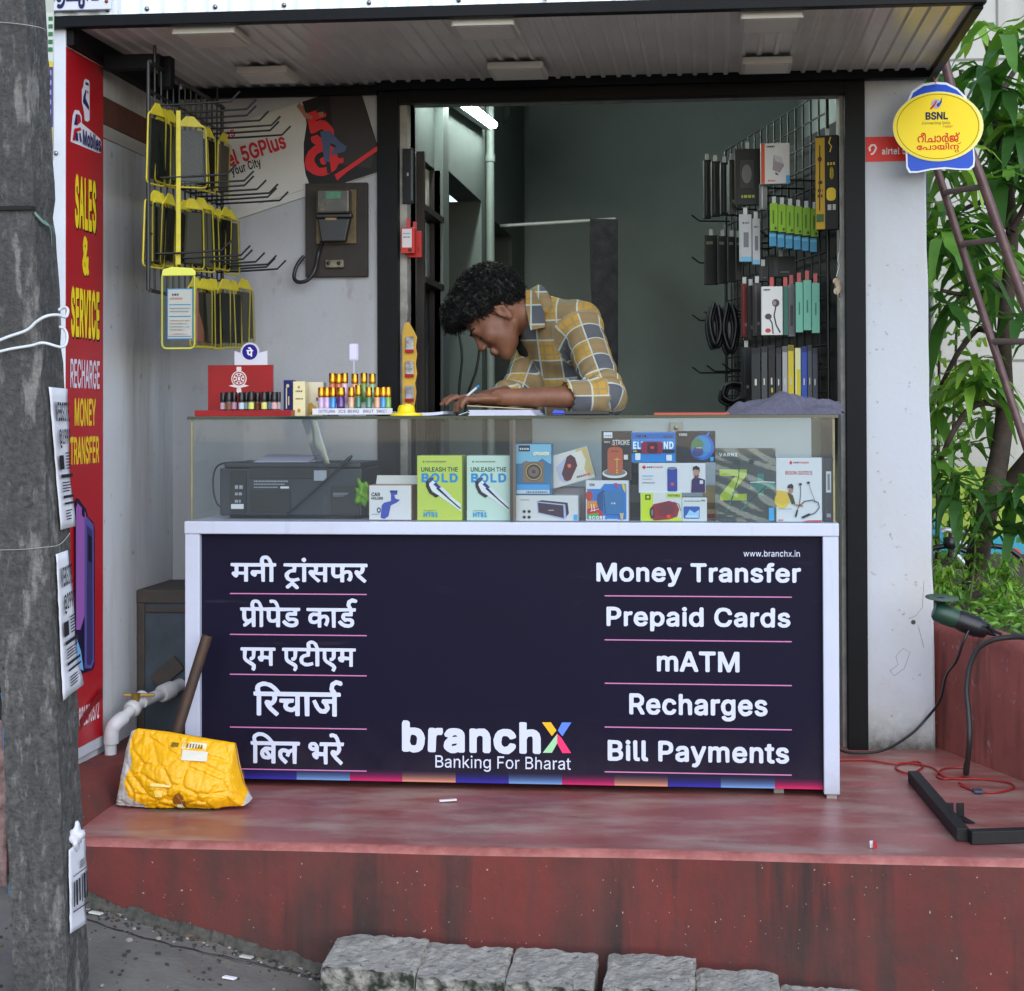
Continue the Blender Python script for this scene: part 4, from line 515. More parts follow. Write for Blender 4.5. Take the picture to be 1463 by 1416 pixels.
 'holder': (131,28,[[34,28,5,0,4,-3,4,-4,1,-6,-1,-6,-2,-4,-3,-3,-6,-2,-4,1,-4,2,-3,4,-2,5,1,5,1,5,4,4],
[1,28,4,0,1,-1,1,-10,8,0,1,10,4,1,2,-1,0,-25,-1,-1,-4,-1,-1,2,-1,9,-8,0,-1,-9,-1,-2,-5,1,0,25],
[50,28,4,0,2,-2,0,-19,10,-1,1,-2,0,-2,-1,-1,-15,-1,-2,2,0,24],
[69,28,13,-1,4,-2,2,-3,2,-5,0,-7,-2,-4,-4,-4,-5,-2,-10,0,-1,2,0,24],
[93,28,14,0,2,-1,0,-4,-1,-1,-10,-1,0,-4,9,0,1,-1,1,-3,-1,-2,-10,0,0,-4,10,-1,1,-2,0,-2,-1,-1,-15,-1,-2,2,0,24],
[112,28,12,-1,3,-1,2,-2,1,-3,0,-4,-1,-3,-2,-3,4,-8,-1,-2,-5,0,-5,9,-3,-1,0,-7,0,-1,-4,-1,-2,1,0,25],
[34,22,-2,-1,-2,-3,0,-6,2,-5,5,-1,2,2,2,1,0,7,-2,5,-3,1],
[74,22,0,-15,6,0,2,1,1,3,0,4,0,3,-3,3],
[118,22,-1,-6,6,0,1,2,-1,3]]),
 'stroke': (136,28,[[9,28,4,0,4,-2,2,-2,1,-3,-1,-2,-3,0,-2,3,-4,1,-2,0,-2,-2,0,-2,1,-1,10,-4,2,-2,1,-2,0,-4,-2,-3,-3,-2,-4,-1,-4,0,-3,2,-3,2,-1,4,1,1,3,0,2,-3,4,-1,3,0,2,2,0,2,-1,1,-9,4,-4,4,0,3,1,3,3,3],
[78,28,6,-1,4,-2,2,-4,2,-5,-1,-7,-2,-4,-4,-4,-5,-1,-5,1,-4,3,-2,4,-2,5,1,6,2,4,4,3],
[23,28,19,0,1,-1,0,-4,-8,0,0,-21,-1,-1,-3,0,-1,1,0,21,-8,0,0,4],
[47,28,12,-1,4,-3,2,-3,0,-4,-2,-3,-2,-3,5,-9,-1,-1,-4,0,-6,9,-4,0,-1,-9,-4,0,0,26],
[96,28,3,0,1,-1,0,-11,10,11,6,0,0,-1,-10,-10,9,-13,0,-2,-4,0,-8,11,-3,-3,0,-8,-5,0,0,26],
[119,28,17,-1,-1,-4,-12,0,1,-7,10,0,1,-1,0,-2,-1,-1,-10,0,-1,-7,12,0,1,-1,-1,-3,-16,0,-1,26],
[79,23,-3,-1,-2,-2,-2,-3,0,-4,1,-4,2,-2,3,-2,3,0,2,1,2,2,2,7,-1,4,-2,3,-3,1],
[51,23,0,-8,5,0,3,1,1,3,-1,3,-2,1]]),
 'eli': (60,28,[[1,28,16,0,1,-1,1,-4,-2,-1,-10,0,0,-5,9,0,1,-1,1,-3,-1,-2,-10,0,0,-4,11,-1,1,-2,0,-2,-1,-2,-16,0,-2,1,0,25],
[25,28,4,0,1,-2,1,-20,10,0,1,-2,0,-3,-1,-1,-15,0,-2,1,0,25],
[46,28,12,0,2,-1,0,-4,-2,-1,-2,0,0,-15,3,-2,1,-3,-1,-2,-12,0,-2,1,0,4,4,2,0,15,-3,0,-1,1,0,3]]),
 'nd': (52,28,[[1,28,5,0,1,-1,9,-14,1,14,1,1,5,-1,0,-25,-1,-2,-6,0,-9,15,0,-14,-2,-1,-3,0,-2,1,0,25],
[30,28,13,-1,4,-2,3,-3,2,-6,-1,-6,-2,-5,-4,-3,-5,-2,-9,0,-2,1,0,25],
[36,22,-1,-15,6,0,3,2,1,2,-1,7,-2,3]]),
 'score': (126,28,[[8,28,4,0,4,-1,3,-3,1,-3,0,-1,-1,-2,-4,1,-1,2,-3,1,-3,0,-1,-1,0,-2,11,-5,2,-4,0,-3,-1,-3,-3,-3,-4,-1,-5,0,-3,2,-3,2,-1,3,0,2,1,1,4,0,2,-3,3,-1,3,0,1,2,0,2,-9,3,-3,2,-1,2,0,4,1,3,3,3],
[35,28,4,0,4,-2,3,-2,2,-4,-1,-3,-3,0,-3,4,-4,1,-3,-1,-2,-2,-1,-4,0,-4,2,-3,2,-1,2,-1,3,1,4,4,3,0,1,-1,0,-3,-2,-3,-6,-4,-5,0,-4,2,-4,4,-2,5,0,6,2,5,3,4],
[63,28,5,0,5,-3,3,-4,1,-5,0,-7,-2,-4,-5,-4,-4,-1,-5,1,-4,2,-3,5,-1,5,0,6,2,4,3,3],
[84,28,12,-1,3,-1,2,-2,1,-3,0,-4,-1,-3,-3,-3,5,-8,-1,-2,-5,0,-5,9,-3,0,-1,-9,-4,0,-1,0,0,25],
[109,28,15,0,1,-1,1,-4,-2,-1,-10,0,0,-5,9,0,2,-1,0,-4,-1,-1,-10,0,0,-5,11,0,1,-4,-1,-1,-16,0,-1,1,0,24],
[64,22,-3,-1,-1,-3,-1,-6,3,-5,4,-1,2,1,2,2,1,6,-2,6,-2,1],
[89,22,0,-6,4,0,3,1,0,3,-1,1]]),
 'varni': (128,28,[[1,28,4,0,2,-1,5,-16,6,16,2,1,3,0,2,-1,-8,-24,-2,-3,-4,0,-2,1,-9,25],
[38,28,4,0,2,-1,9,-24,-1,-3,-5,0,-3,7,-7,0,-2,-6,-2,-1,-3,0,-2,1,0,2,8,22],
[59,28,12,0,5,-3,2,-4,0,-4,-1,-4,-3,-2,5,-8,-1,-3,-5,0,-6,9,-3,0,0,-7,0,-2,-4,0,-2,1,0,25],
[86,28,4,0,1,-1,10,-15,0,15,1,1,5,-1,0,-25,-1,-2,-5,0,-10,15,0,-14,-2,-1,-3,0,-1,1,-1,25],
[114,28,12,0,2,-1,0,-4,-4,-1,0,-15,3,-1,1,-1,0,-3,-1,-2,-12,0,-2,1,0,4,4,2,0,15,-3,0,-1,1,0,3],
[65,22,0,-6,3,0,3,1,0,2,0,2],
[40,17,-1,-4,3,0]]),
 'portable': (174,28,[[31,28,5,0,4,-2,3,-4,2,-5,0,-6,-1,-5,-4,-4,-4,-2,-6,0,-4,2,-3,3,-2,5,0,6,1,6,3,3],
[1,27,10,1,3,-1,4,-3,1,-4,0,-5,-2,-3,-4,-2,-7,-1,0,-7,-2,-2,-3,1,-1,1,0,24],
[48,27,13,0,2,-1,3,-2,1,-4,0,-3,-2,-4,-2,-2,5,-8,-1,-2,-5,0,-5,9,-4,0,0,-9,-4,-1,-1,1,0,25],
[69,27,19,1,1,-1,0,-4,-1,-1,-6,0,0,-20,-1,-1,-4,0,-1,0,0,21,-7,0,-1,2],
[99,27,4,1,1,-1,9,-24,-1,-2,-4,0,-3,6,-8,0,-3,-6,-4,0,-1,0],
[128,27,3,-1,2,-2,1,-6,-3,-3,3,-3,1,-5,-1,-3,-3,-2,-4,-2,-11,0,-1,1,0,26],
[138,27,3,1,1,-1,1,-21,10,0,1,-2,-1,-3,-15,-1,-1,1,0,26],
[157,27,15,1,2,-1,0,-4,-1,-1,-11,0,0,-5,10,0,1,-2,0,-2,-1,-1,-10,-1,0,-5,11,0,1,-2,-1,-3,-16,-1,-1,1,0,26],
[6,22,0,-7,4,0,3,1,1,3,-1,2,-3,1],
[32,22,-3,-1,-1,-2,-2,-6,3,-6,2,-1,3,-1,3,2,1,2,2,3,0,4,-2,4,-1,1],
[53,22,0,-7,5,0,3,2,0,2,-1,2,-2,1],
[120,22,0,-5,5,0,3,2,0,1,-1,2],
[101,19,-2,-7,4,1],
[120,12,0,-6,6,0,3,1,0,3,-2,1]]),
 'boon': (241,28,[[33,28,5,0,4,-2,3,-4,2,-6,-1,-6,-2,-5,-3,-4,-6,-1,-4,1,-4,2,-3,4,-1,5,0,6,2,5,3,3],
[61,28,5,0,4,-3,3,-4,2,-6,-1,-6,-2,-5,-4,-3,-5,-1,-4,1,-4,2,-3,4,-2,5,1,6,2,5,4,4],
[123,28,4,0,5,-2,2,-2,1,-3,-4,-1,-2,3,-3,1,-3,0,-3,-2,0,-2,1,-2,10,-4,4,-3,0,-4,-1,-4,-3,-2,-4,-1,-5,0,-3,2,-3,2,-1,3,1,1,3,0,2,-3,4,-1,3,0,3,3,0,2,-1,1,-11,4,-3,4,0,3,1,3,2,3],
[229,28,3,0,4,-1,3,-3,1,-3,0,-1,-3,0,-2,3,-4,1,-4,-1,-1,-1,0,-2,1,-2,10,-4,3,-3,1,-4,-1,-3,-3,-3,-4,-1,-5,0,-4,2,-2,2,-1,3,1,1,3,0,2,-3,3,-1,5,1,2,2,0,2,-1,1,-10,4,-4,4,0,3,1,4,3,2],
[0,27,12,1,3,-1,2,-3,1,-5,-1,-3,-2,-1,3,-3,1,-4,-1,-4,-2,-2,-3,-1,-13,0],
[79,27,5,0,13,-20,0,20,4,0,0,-26,-5,0,-13,20,0,-20,-4,0],
[140,27,16,0,0,-3,-12,0,0,-8,11,-1,0,-3,-11,0,0,-8,12,0,0,-3,-16,0],
[161,27,12,1,3,-1,2,-2,2,-4,0,-4,-2,-3,-3,-2,6,-11,-5,0,-5,10,-6,0,0,-10,-4,0],
[183,27,13,0,0,-3,-4,0,0,-20,4,0,0,-3,-13,0,0,3,5,0,0,20,-5,0],
[200,27,17,0,0,-2,-1,-1,-12,0,0,-8,12,-1,0,-3,-12,0,0,-8,13,0,0,-3,-17,0],
[4,24,0,-8,7,0,3,2,0,3,-1,2],
[33,24,-3,-1,-2,-3,-1,-4,0,-4,1,-4,2,-2,3,-2,3,0,3,1,3,3,1,4,0,5,-2,4,-2,2,-3,1],
[61,24,-4,-2,-2,-3,-1,-4,1,-4,1,-4,2,-2,3,-1,3,0,4,2,2,3,1,3,-1,5,-3,5,-2,2],
[165,24,0,-10,8,1,2,1,1,5,-2,2,-2,1],
[4,12,0,-8,8,0,3,2,0,3,-2,3,-2,0]]),
 'speaker': (209,40,[[12,40,7,0,5,-2,4,-4,1,-5,0,-2,-3,-1,-4,0,-3,4,-3,1,-4,0,-2,-2,0,-2,2,-1,10,-3,4,-2,2,-3,2,-4,-1,-4,-2,-5,-4,-3,-5,-2,-7,0,-5,2,-4,4,-2,5,1,3,5,1,2,-1,2,-4,2,-1,5,0,3,2,0,2,-1,1,-10,3,-4,3,-4,5,0,5,2,4,4,4],
[33,39,13,1,6,-2,5,-3,2,-7,0,-6,-4,-6,-6,-3,-8,0,-1,-10,-2,-2,-4,0,-3,2,0,34],
[63,39,21,1,2,-1,1,-6,-2,-2,-15,0,0,-6,13,0,2,-1,1,-2,0,-4,-2,-2,-14,0,0,-6,14,-1,2,-1,1,-2,11,32,3,2,6,-1,13,-35,0,-2,-2,-1,-6,0,-4,9,-9,0,-4,-7,-2,-2,-4,0,-2,1,-3,-1,-22,0,-1,3,0,33],
[123,39,5,1,2,-2,0,-12,12,13,7,1,2,-2,0,-3,-12,-13,12,-17,0,-2,-1,-2,-5,0,-2,0,-11,14,-2,-2,0,-11,-2,-1,-4,0,-3,1,0,35],
[154,39,21,1,2,-2,1,-5,-2,-2,-15,-1,1,-5,12,0,2,-2,1,-5,-1,-2,-14,0,-1,-6,16,-1,1,-3,0,-3,-1,-2,-22,0,-3,1,0,35],
[182,39,16,0,5,-1,3,-4,2,-4,0,-6,-2,-5,-3,-3,6,-12,-1,-3,-6,0,-2,0,-7,13,-4,0,0,-11,-1,-2,-5,0,-3,1,0,35],
[41,31,0,-9,5,0,3,1,1,4,-1,3,-3,1],
[190,31,-1,-8,6,0,3,1,1,3,-1,3,-3,1],
[103,25,-2,-6,4,0]]),
 'power': (124,28,[[32,28,5,-1,4,-2,3,-3,2,-5,0,-5,-2,-6,-3,-4,-5,-2,-6,0,-4,3,-3,4,-2,6,1,5,2,5,3,3],
[1,28,9,0,4,-1,3,-3,2,-4,-1,-5,-3,-4,-3,-1,-7,0,0,-8,-1,-2,-3,0,-1,2,0,25],
[48,28,3,0,1,-1,5,-18,5,18,5,0,5,-18,5,18,1,1,3,-1,-7,-26,-5,0,-5,18,-5,-18,0,-1,-5,1,-7,25],
[85,28,16,-1,0,-3,-1,-1,-11,0,0,-6,10,-1,1,-1,-1,-3,-10,0,0,-7,12,0,0,-4,-17,0,0,26],
[106,28,11,-1,3,-1,3,-2,1,-4,0,-4,-2,-3,-2,-2,4,-9,0,-1,-4,0,-6,9,-4,0,-1,-9,-4,0,0,26],
[33,23,-3,-1,-3,-3,-1,-7,1,-3,2,-3,3,-1,3,0,2,1,3,2,1,3,0,6,-1,3,-2,2],
[5,23,0,-9,5,0,3,2,1,3,-1,3,-2,1],
[110,23,0,-8,5,0,3,1,1,4,-1,2,-3,1]]),
 'kdm': (76,28,[[1,28,4,0,1,-1,0,-10,10,11,6,-1,0,-1,-10,-10,10,-14,0,-2,-6,0,-8,11,-2,-2,0,-8,-1,-1,-5,1,0,26],
[24,28,13,0,4,-2,3,-3,2,-5,0,-8,-2,-5,-4,-3,-5,-2,-10,0,-1,1,-1,26],
[49,28,5,0,2,-1,7,-17,7,17,6,0,0,-27,-4,0,-1,1,0,14,-6,-14,-1,-1,-3,0,-1,1,-6,14,0,-14,-1,-1,-4,0,0,27],
[29,23,0,-17,7,0,3,2,1,3,0,4,-1,4,-3,3]]),
 'website': (246,40,[[137,40,6,0,4,-2,3,-3,2,-5,-1,-2,-5,0,-3,4,-3,1,-5,0,-3,-3,0,-2,1,-2,15,-6,3,-2,2,-4,-1,-5,-2,-4,-5,-4,-6,-1,-5,1,-5,2,-4,3,-1,5,1,2,5,0,3,-5,5,-1,5,1,2,2,1,3,-2,2,-14,5,-3,2,-2,4,0,5,2,4,4,3],
[1,39,4,1,2,-1,7,-26,7,26,6,1,1,-1,7,-26,7,26,1,1,6,-1,0,-2,-10,-36,-1,0,-6,0,-7,26,-8,-26,-1,0,-6,0,-10,37],
[57,39,23,0,0,-4,0,-2,-17,0,0,-1,0,-8,15,0,1,-2,0,-4,-1,-1,-15,0,0,-9,17,-1,1,-2,-1,-4,-23,0,-1,0,0,37],
[90,39,17,0,5,-2,2,-2,2,-5,-1,-4,-1,-3,-2,-2,4,-4,1,-6,-1,-5,-3,-3,-6,-2,-16,0,-1,0,-1,37],
[160,39,18,0,0,-5,-6,-1,0,-26,6,0,0,-5,-1,-1,-17,0,-1,1,0,5,6,0,0,26,-6,1,0,4],
[185,39,27,1,2,-1,-1,-6,-11,0,0,-31,0,-1,-5,0,-2,1,0,31,-10,0,-1,5],
[222,39,23,1,1,-1,0,-4,-1,-2,-17,0,1,-9,14,0,2,-2,0,-4,-1,-1,-15,0,0,-10,16,0,1,-2,0,-4,-23,0,-1,0,-1,37],
[97,33,0,-9,7,0,4,2,1,3,-2,3,-2,1],
[97,17,0,-10,10,1,3,2,0,3,-2,3,-3,1]]),
 'p1': (99,28,[[54,28,3,0,3,-2,2,-3,0,-4,-2,-4,-6,-9,-3,0,-1,1,5,6,-4,1,-2,2,-2,3,0,3,2,4],
[72,28,3,0,3,-2,2,-2,0,-4,-1,-5,-6,-9,-3,0,-1,1,4,6,-4,1,-2,2,-1,2,0,4,2,4],
[91,28,3,0,3,-2,2,-3,0,-4,-2,-4,-6,-9,-3,0,-1,1,5,6,-4,1,-2,2,-2,3,0,2,2,5],
[35,28,4,-1,0,-18,4,0,0,-3,-13,0,-1,0,0,3,6,0,0,14,-5,-3,0,1,0,3],
[11,27,5,0,5,-2,3,-3,1,-4,0,-7,-2,-4,-4,-1,-3,2,-2,-2,-2,0,-3,1,-2,3,-1,5,1,3,4,3,8,-1,0,-9,2,-2,1,2,0,4,-1,4,-4,4,-4,1,-5,-2,-3,-4,-1,-6,2,-6,3,-2,3,0,7,0,1,-2,-2,-2,-6,0,-6,1,-3,3,-3,5,0,6,2,6,4,4],
[53,24,-2,-2,0,-3,2,-2,3,0,2,2,0,3,-2,2],
[72,24,-2,-2,0,-3,1,-2,3,0,2,2,0,3,-1,2],
[90,24,-2,-2,0,-3,2,-2,3,0,2,2,0,3,-2,2],
[12,17,-2,-2,0,-3,1,-2,3,0,1,1,1,4,-2,2]]),
 'p2': (99,28,[[35,28,3,0,3,-2,1,-2,1,-3,-2,-4,-6,-8,8,0,0,-3,-14,0,0,3,10,12,0,2,-3,1,-2,-1,-2,-3,-3,1,1,4],
[54,28,3,0,3,-2,2,-3,0,-4,-2,-4,-6,-9,-3,0,-1,1,5,6,-4,1,-2,2,-2,3,0,3,2,4],
[72,28,3,0,3,-2,2,-2,0,-4,-1,-5,-6,-9,-3,0,-1,1,4,6,-4,1,-2,2,-1,2,0,4,2,4],
[91,28,3,0,3,-2,2,-3,0,-4,-2,-4,-6,-9,-3,0,-1,1,5,6,-4,1,-2,2,-2,3,0,2,2,5],
[11,27,5,0,5,-2,3,-3,1,-4,0,-7,-2,-4,-4,-1,-3,2,-2,-2,-2,0,-3,1,-2,3,-1,5,1,3,4,3,8,-1,0,-9,2,-2,1,2,0,4,-1,4,-4,4,-4,1,-5,-2,-3,-4,-1,-6,2,-6,3,-2,3,0,7,0,1,-2,-2,-2,-6,0,-6,1,-3,3,-3,5,0,6,2,6,4,4],
[53,24,-2,-2,0,-3,2,-2,3,0,2,2,0,3,-2,2],
[72,24,-2,-2,0,-3,1,-2,3,0,2,2,0,3,-1,2],
[90,24,-2,-2,0,-3,2,-2,3,0,2,2,0,3,-2,2],
[12,17,-2,-2,0,-3,1,-2,3,0,1,1,1,4,-2,2]]),
}
LET = {}
def letters(k):
    """outline -> filled triangles (a flat filled curve turned to mesh, then removed)"""
    if k not in LET:
        wd,ht,loops = LD[k];cv = bpy.data.curves.new('outline','CURVE');cv.dimensions = '2D';cv.fill_mode = 'FRONT'
        for q in loops:
            P = np.cumsum(np.array(q,float).reshape(-1,2),0)/ht
            sp = cv.splines.new('POLY');sp.points.add(len(P)-1);sp.use_cyclic_u = True
            for pt,(x,y) in zip(sp.points,P): pt.co = (x,y,0,1)
        o = bpy.data.objects.new('outline',cv);me = bpy.data.meshes.new_from_object(o)
        LET[k] = (wd/ht,[(v.co.x*ht/wd,v.co.y) for v in me.vertices],[tuple(f.vertices) for f in me.polygons])
        bpy.data.objects.remove(o);bpy.data.curves.remove(cv);bpy.data.meshes.remove(me)
    return LET[k]

# ---------------------------------------------------------------- mesh building
def wl(o):
    v = Vector((0,0,0))
    while o is not None: v += o.location;o = o.parent
    return v
class MB:
    def __init__(s): s.v = [];s.f = [];s.mi = [];s.sm = [];s.k = 0;s.mats = []
    def use(s,m):
        if m not in s.mats: s.mats.append(m)
        s.k = s.mats.index(m);return s
    def add(s,vs,fs,smooth=False):
        n = len(s.v);s.v += [tuple(v) for v in vs]
        for f in fs: s.f.append(tuple(i+n for i in f));s.mi.append(s.k);s.sm.append(smooth)
        return s
    def box(s,x0,x1,y0,y1,z0,z1):
        x0,x1 = sorted((x0,x1));y0,y1 = sorted((y0,y1));z0,z1 = sorted((z0,z1))
        return s.add([(x0,y0,z0),(x1,y0,z0),(x1,y1,z0),(x0,y1,z0),(x0,y0,z1),(x1,y0,z1),(x1,y1,z1),(x0,y1,z1)],
                     [(0,3,2,1),(4,5,6,7),(0,1,5,4),(1,2,6,5),(2,3,7,6),(3,0,4,7)])
    def obox(s,c,a,b,d):
        c,a,b,d = map(Vector,(c,a,b,d))
        vs = [c+a*i+b*j+d*k for k in (-1,1) for j in (-1,1) for i in (-1,1)]
        if a.cross(b).dot(d) < 0: vs = [c+a*-i+b*j+d*k for k in (-1,1) for j in (-1,1) for i in (-1,1)]
        return s.add(vs,[(0,2,3,1),(4,5,7,6),(0,1,5,4),(2,6,7,3),(0,4,6,2),(1,3,7,5)])
    def bar(s,p,q,wa,wb,up=(0,0,1)):
        p,q = Vector(p),Vector(q);d = (q-p);L = d.length/2;d.normalize();a = d.cross(Vector(up))
        if a.length < 1e-4: a = d.cross(Vector((1,0,0)))
        a.normalize();b = a.cross(d)
        return s.obox((p+q)/2,d*L,a*wa/2,b*wb/2)
    def tube(s,pts,r,seg=8,cap=True):
        pts = [Vector(p) for p in pts];n = len(pts);rs = r if isinstance(r,(list,tuple)) else [r]*n
        t0 = (pts[1]-pts[0]).normalized();a = t0.orthogonal().normalized();vs = []
        for i,p in enumerate(pts):
            t = (pts[min(i+1,n-1)]-pts[max(i-1,0)]).normalized();a = (a-t*a.dot(t)).normalized();b = t.cross(a)
            vs += [p+(a*math.cos(k*2*math.pi/seg)+b*math.sin(k*2*math.pi/seg))*rs[i] for k in range(seg)]
        fs = [(i*seg+k,i*seg+(k+1) % seg,(i+1)*seg+(k+1) % seg,(i+1)*seg+k) for i in range(n-1) for k in range(seg)]
        s.add(vs,fs,True)
        if cap:
            s.add([vs[k] for k in range(seg)],[tuple(reversed(range(seg)))]);s.add(vs[-seg:],[tuple(range(seg))])
        return s
    def lathe(s,prof,o=(0,0,0),seg=18,ax=(0,0,1),smooth=True):
        o = Vector(o);ax = Vector(ax).normalized();a = ax.orthogonal().normalized();b = ax.cross(a);vs = []
        for r,z in prof: vs += [o+ax*z+(a*math.cos(k*2*math.pi/seg)+b*math.sin(k*2*math.pi/seg))*r for k in range(seg)]
        fs = [(i*seg+k,i*seg+(k+1) % seg,(i+1)*seg+(k+1) % seg,(i+1)*seg+k) for i in range(len(prof)-1) for k in range(seg)]
        s.add(vs,fs,smooth)
        if prof[0][0] > 1e-5: s.add(vs[:seg],[tuple(reversed(range(seg)))])
        if prof[-1][0] > 1e-5: s.add(vs[-seg:],[tuple(range(seg))])
        return s
    def poly(s,pts,o,u,v,n,lift=0,thick=0):
        o,u,v,n = map(Vector,(o,u,v,n));ps = [o+u*x+v*y+n*lift for x,y in pts]
        A = sum(pts[i-1][0]*pts[i][1]-pts[i][0]*pts[i-1][1] for i in range(len(pts)))
        if (A < 0) != (u.cross(v).dot(n) < 0): ps.reverse()
        k = len(ps)
        if not thick: return s.add(ps,[tuple(range(k))])
        return s.add(ps+[p-n*thick for p in ps],[tuple(range(k)),tuple(reversed(range(k,2*k)))]+[(k+i,k+(i+1) % k,(i+1) % k,i) for i in range(k)])
    def text(s,key,o,u,v,n,lift=0):
        """the word's box spans o .. o+u (width) .. o+v (height)"""
        o,u,v,n = map(Vector,(o,u,v,n));asp,P,tri = letters(key);n = n.normalized()
        ps = [o+u*p[0]+v*p[1]+n*lift for p in P];fs = []
        for t in tri:
            a,b,c = (ps[i] for i in t[:3])
            fs.append(tuple(t) if (b-a).cross(c-a).dot(n) > 0 else tuple(reversed(t)))
        return s.add(ps,fs)
    def build(s,name,m=None,parent=None,loc=None,bevel=0,smooth=False,seg=2,weld=False):
        me = bpy.data.meshes.new(name);base = wl(parent) if parent is not None else Vector(loc) if loc is not None else Vector((0,0,0))
        me.from_pydata([tuple(Vector(v)-base) for v in s.v],[],s.f);me.update()
        for q in (s.mats or [m]): me.materials.append(q)
        if s.mats: me.polygons.foreach_set('material_index',s.mi)
        me.polygons.foreach_set('use_smooth',[bool(a or smooth) for a in s.sm])
        o = bpy.data.objects.new(name,me);COL.objects.link(o)
        if parent is not None: o.parent = parent
        elif loc is not None: o.location = loc
        if bevel:
            b = o.modifiers.new('edge','BEVEL');b.width = bevel;b.segments = seg;b.limit_method = 'ANGLE';b.angle_limit = R(50);b.harden_normals = False
        return o
def thing(name,label,cat,loc=(0,0,0),group=None):
    o = bpy.data.objects.new(name,None);o.empty_display_size = .1;COL.objects.link(o);o.location = loc
    return tag(o,label,cat,group)
def tag(o,label,cat,group=None):
    o['label'] = label;o['category'] = cat
    if group: o['group'] = group
    return o
def structure(o): o['kind'] = 'structure';return o
def copy_thing(src,loc,rotz=0,label=None,rot=None):
    def cp(o,par):
        c = o.copy();COL.objects.link(c);c.parent = par
        for ch in kids(o): cp(ch,c)
        return c
    kids = lambda o: [x for x in COL.objects if x.parent == o]
    r = cp(src,None);r.location = loc;r.rotation_euler = rot or (0,0,rotz)
    if label: r['label'] = label
    return r
def ell(cx,cy,rx,ry,n=28,a0=0,a1=360): return [(cx+rx*math.cos(R(a0+(a1-a0)*k/n)),cy+ry*math.sin(R(a0+(a1-a0)*k/n))) for k in range(n+(a1-a0 < 360))]
def rrect(x0,y0,x1,y1,r,n=4):
    P = []
    for cx,cy,a in ((x1-r,y1-r,0),(x0+r,y1-r,90),(x0+r,y0+r,180),(x1-r,y0+r,270)):
        P += [(cx+r*math.cos(R(a+90*k/n)),cy+r*math.sin(R(a+90*k/n))) for k in range(n+1)]
    return P
def stroke(pts,wid):
    """outline of a polyline of the given width, with rounded look at the joints"""
    L,Rr = [],[]
    for i,(x,y) in enumerate(pts):
        x0,y0 = pts[max(i-1,0)];x1,y1 = pts[min(i+1,len(pts)-1)];d = math.hypot(x1-x0,y1-y0) or 1
        nx,ny = -(y1-y0)/d*wid/2,(x1-x0)/d*wid/2;L.append((x+nx,y+ny));Rr.append((x-nx,y-ny))
    return L+Rr[::-1]
STEP = .00035
def art(mb,o,u,v,n,items,l0=STEP):
    """printed layers on a face; u, v span the whole face; item = (kind, colour, ...) in 0..1 of the face"""
    o,u,v,n = map(Vector,(o,u,v,n));asp = u.length/v.length
    for k,it in enumerate(items):
        mb.use(it[1] if isinstance(it[1],bpy.types.Material) else ink(it[1]));lf = l0+k*STEP;q = it[2:]
        if it[0] == 'rect': mb.poly([(q[0],q[1]),(q[2],q[1]),(q[2],q[3]),(q[0],q[3])],o,u,v,n,lf)
        elif it[0] == 'poly': mb.poly(q[0],o,u,v,n,lf)
        elif it[0] == 'ell': mb.poly(ell(*q),o,u,v,n,lf)
        elif it[0] == 'rr': mb.poly([(x/asp,y) for x,y in rrect(q[0]*asp,q[1],q[2]*asp,q[3],q[4])],o,u,v,n,lf)
        elif it[0] == 'line': mb.poly([(x/asp,y) for x,y in stroke([(x*asp,y) for x,y in q[0]],q[1])],o,u,v,n,lf)
        elif it[0] == 'txt': mb.text(q[0],o+u*q[1]+v*q[2],u*(q[3]-q[1]),v*(q[4]-q[2]),n,lf)
        elif it[0] == 'dash':       # illegible small print: a few short dashes along a row
            rr = random.Random(int(q[0]*991+q[1]*577+k));x = q[0]
            while x < q[2]:
                d = (.15+.25*rr.random())*(q[3]-q[1])*3/asp;e = min(x+d,q[2]);mb.poly([(x,q[1]),(e,q[1]),(e,q[3]),(x,q[3])],o,u,v,n,lf);x = e+.25*(q[3]-q[1])/asp*1.4
    return mb
EX,EY,EZ = Vector((1,0,0)),Vector((0,1,0)),Vector((0,0,1))

# ---------------------------------------------------------------- common materials
M_white = mat('white_laminate',(190,195,214),.38,spec=.35,noise=(6,.3),col2=(172,172,176))
M_wall = stain(mat('whitewashed_plaster',(164,166,172),.9,bump=(60,.25)),[((2.2,2.2,1.2),.45,.75,(140,136,128),.55,8),((14,14,9),.6,.72,(112,106,98),.4,6),((3,3,.5),.5,.8,(196,194,192),.5,4)])
zfade(M_white,.0,.16,(120,100,92),.5,9,.25);stain(M_white,[((26,26,3),.62,.74,(150,150,156),.35,6)])
M_black = mat('black_paint',(10,11,14),.5,spec=.15,noise=(20,.5),col2=(18,18,22),bump=(40,.1))
M_iron = mat('black_iron',(20,20,22),.4)
M_ply = mat('dark_board',(46,38,33),.7,noise=(14,.8),col2=(24,20,18))
M_blackpl = mat('black_plastic',(22,23,28),.4)
M_glass = glassy('showcase_glass',(244,250,250),.55,0,.035)
M_glassedge = mat('green_glass_edge',(14,40,36),.15,spec=.6)
M_gold = mat('gold_cap',(190,135,45),.25,metal=1)
M_steel = mat('steel',(150,150,152),.35,metal=1)
M_pvc = mat('white_pvc',(196,197,200),.4,noise=(20,.4),col2=(150,146,138))
M_pap = mat('white_paper',(208,210,216),.8)
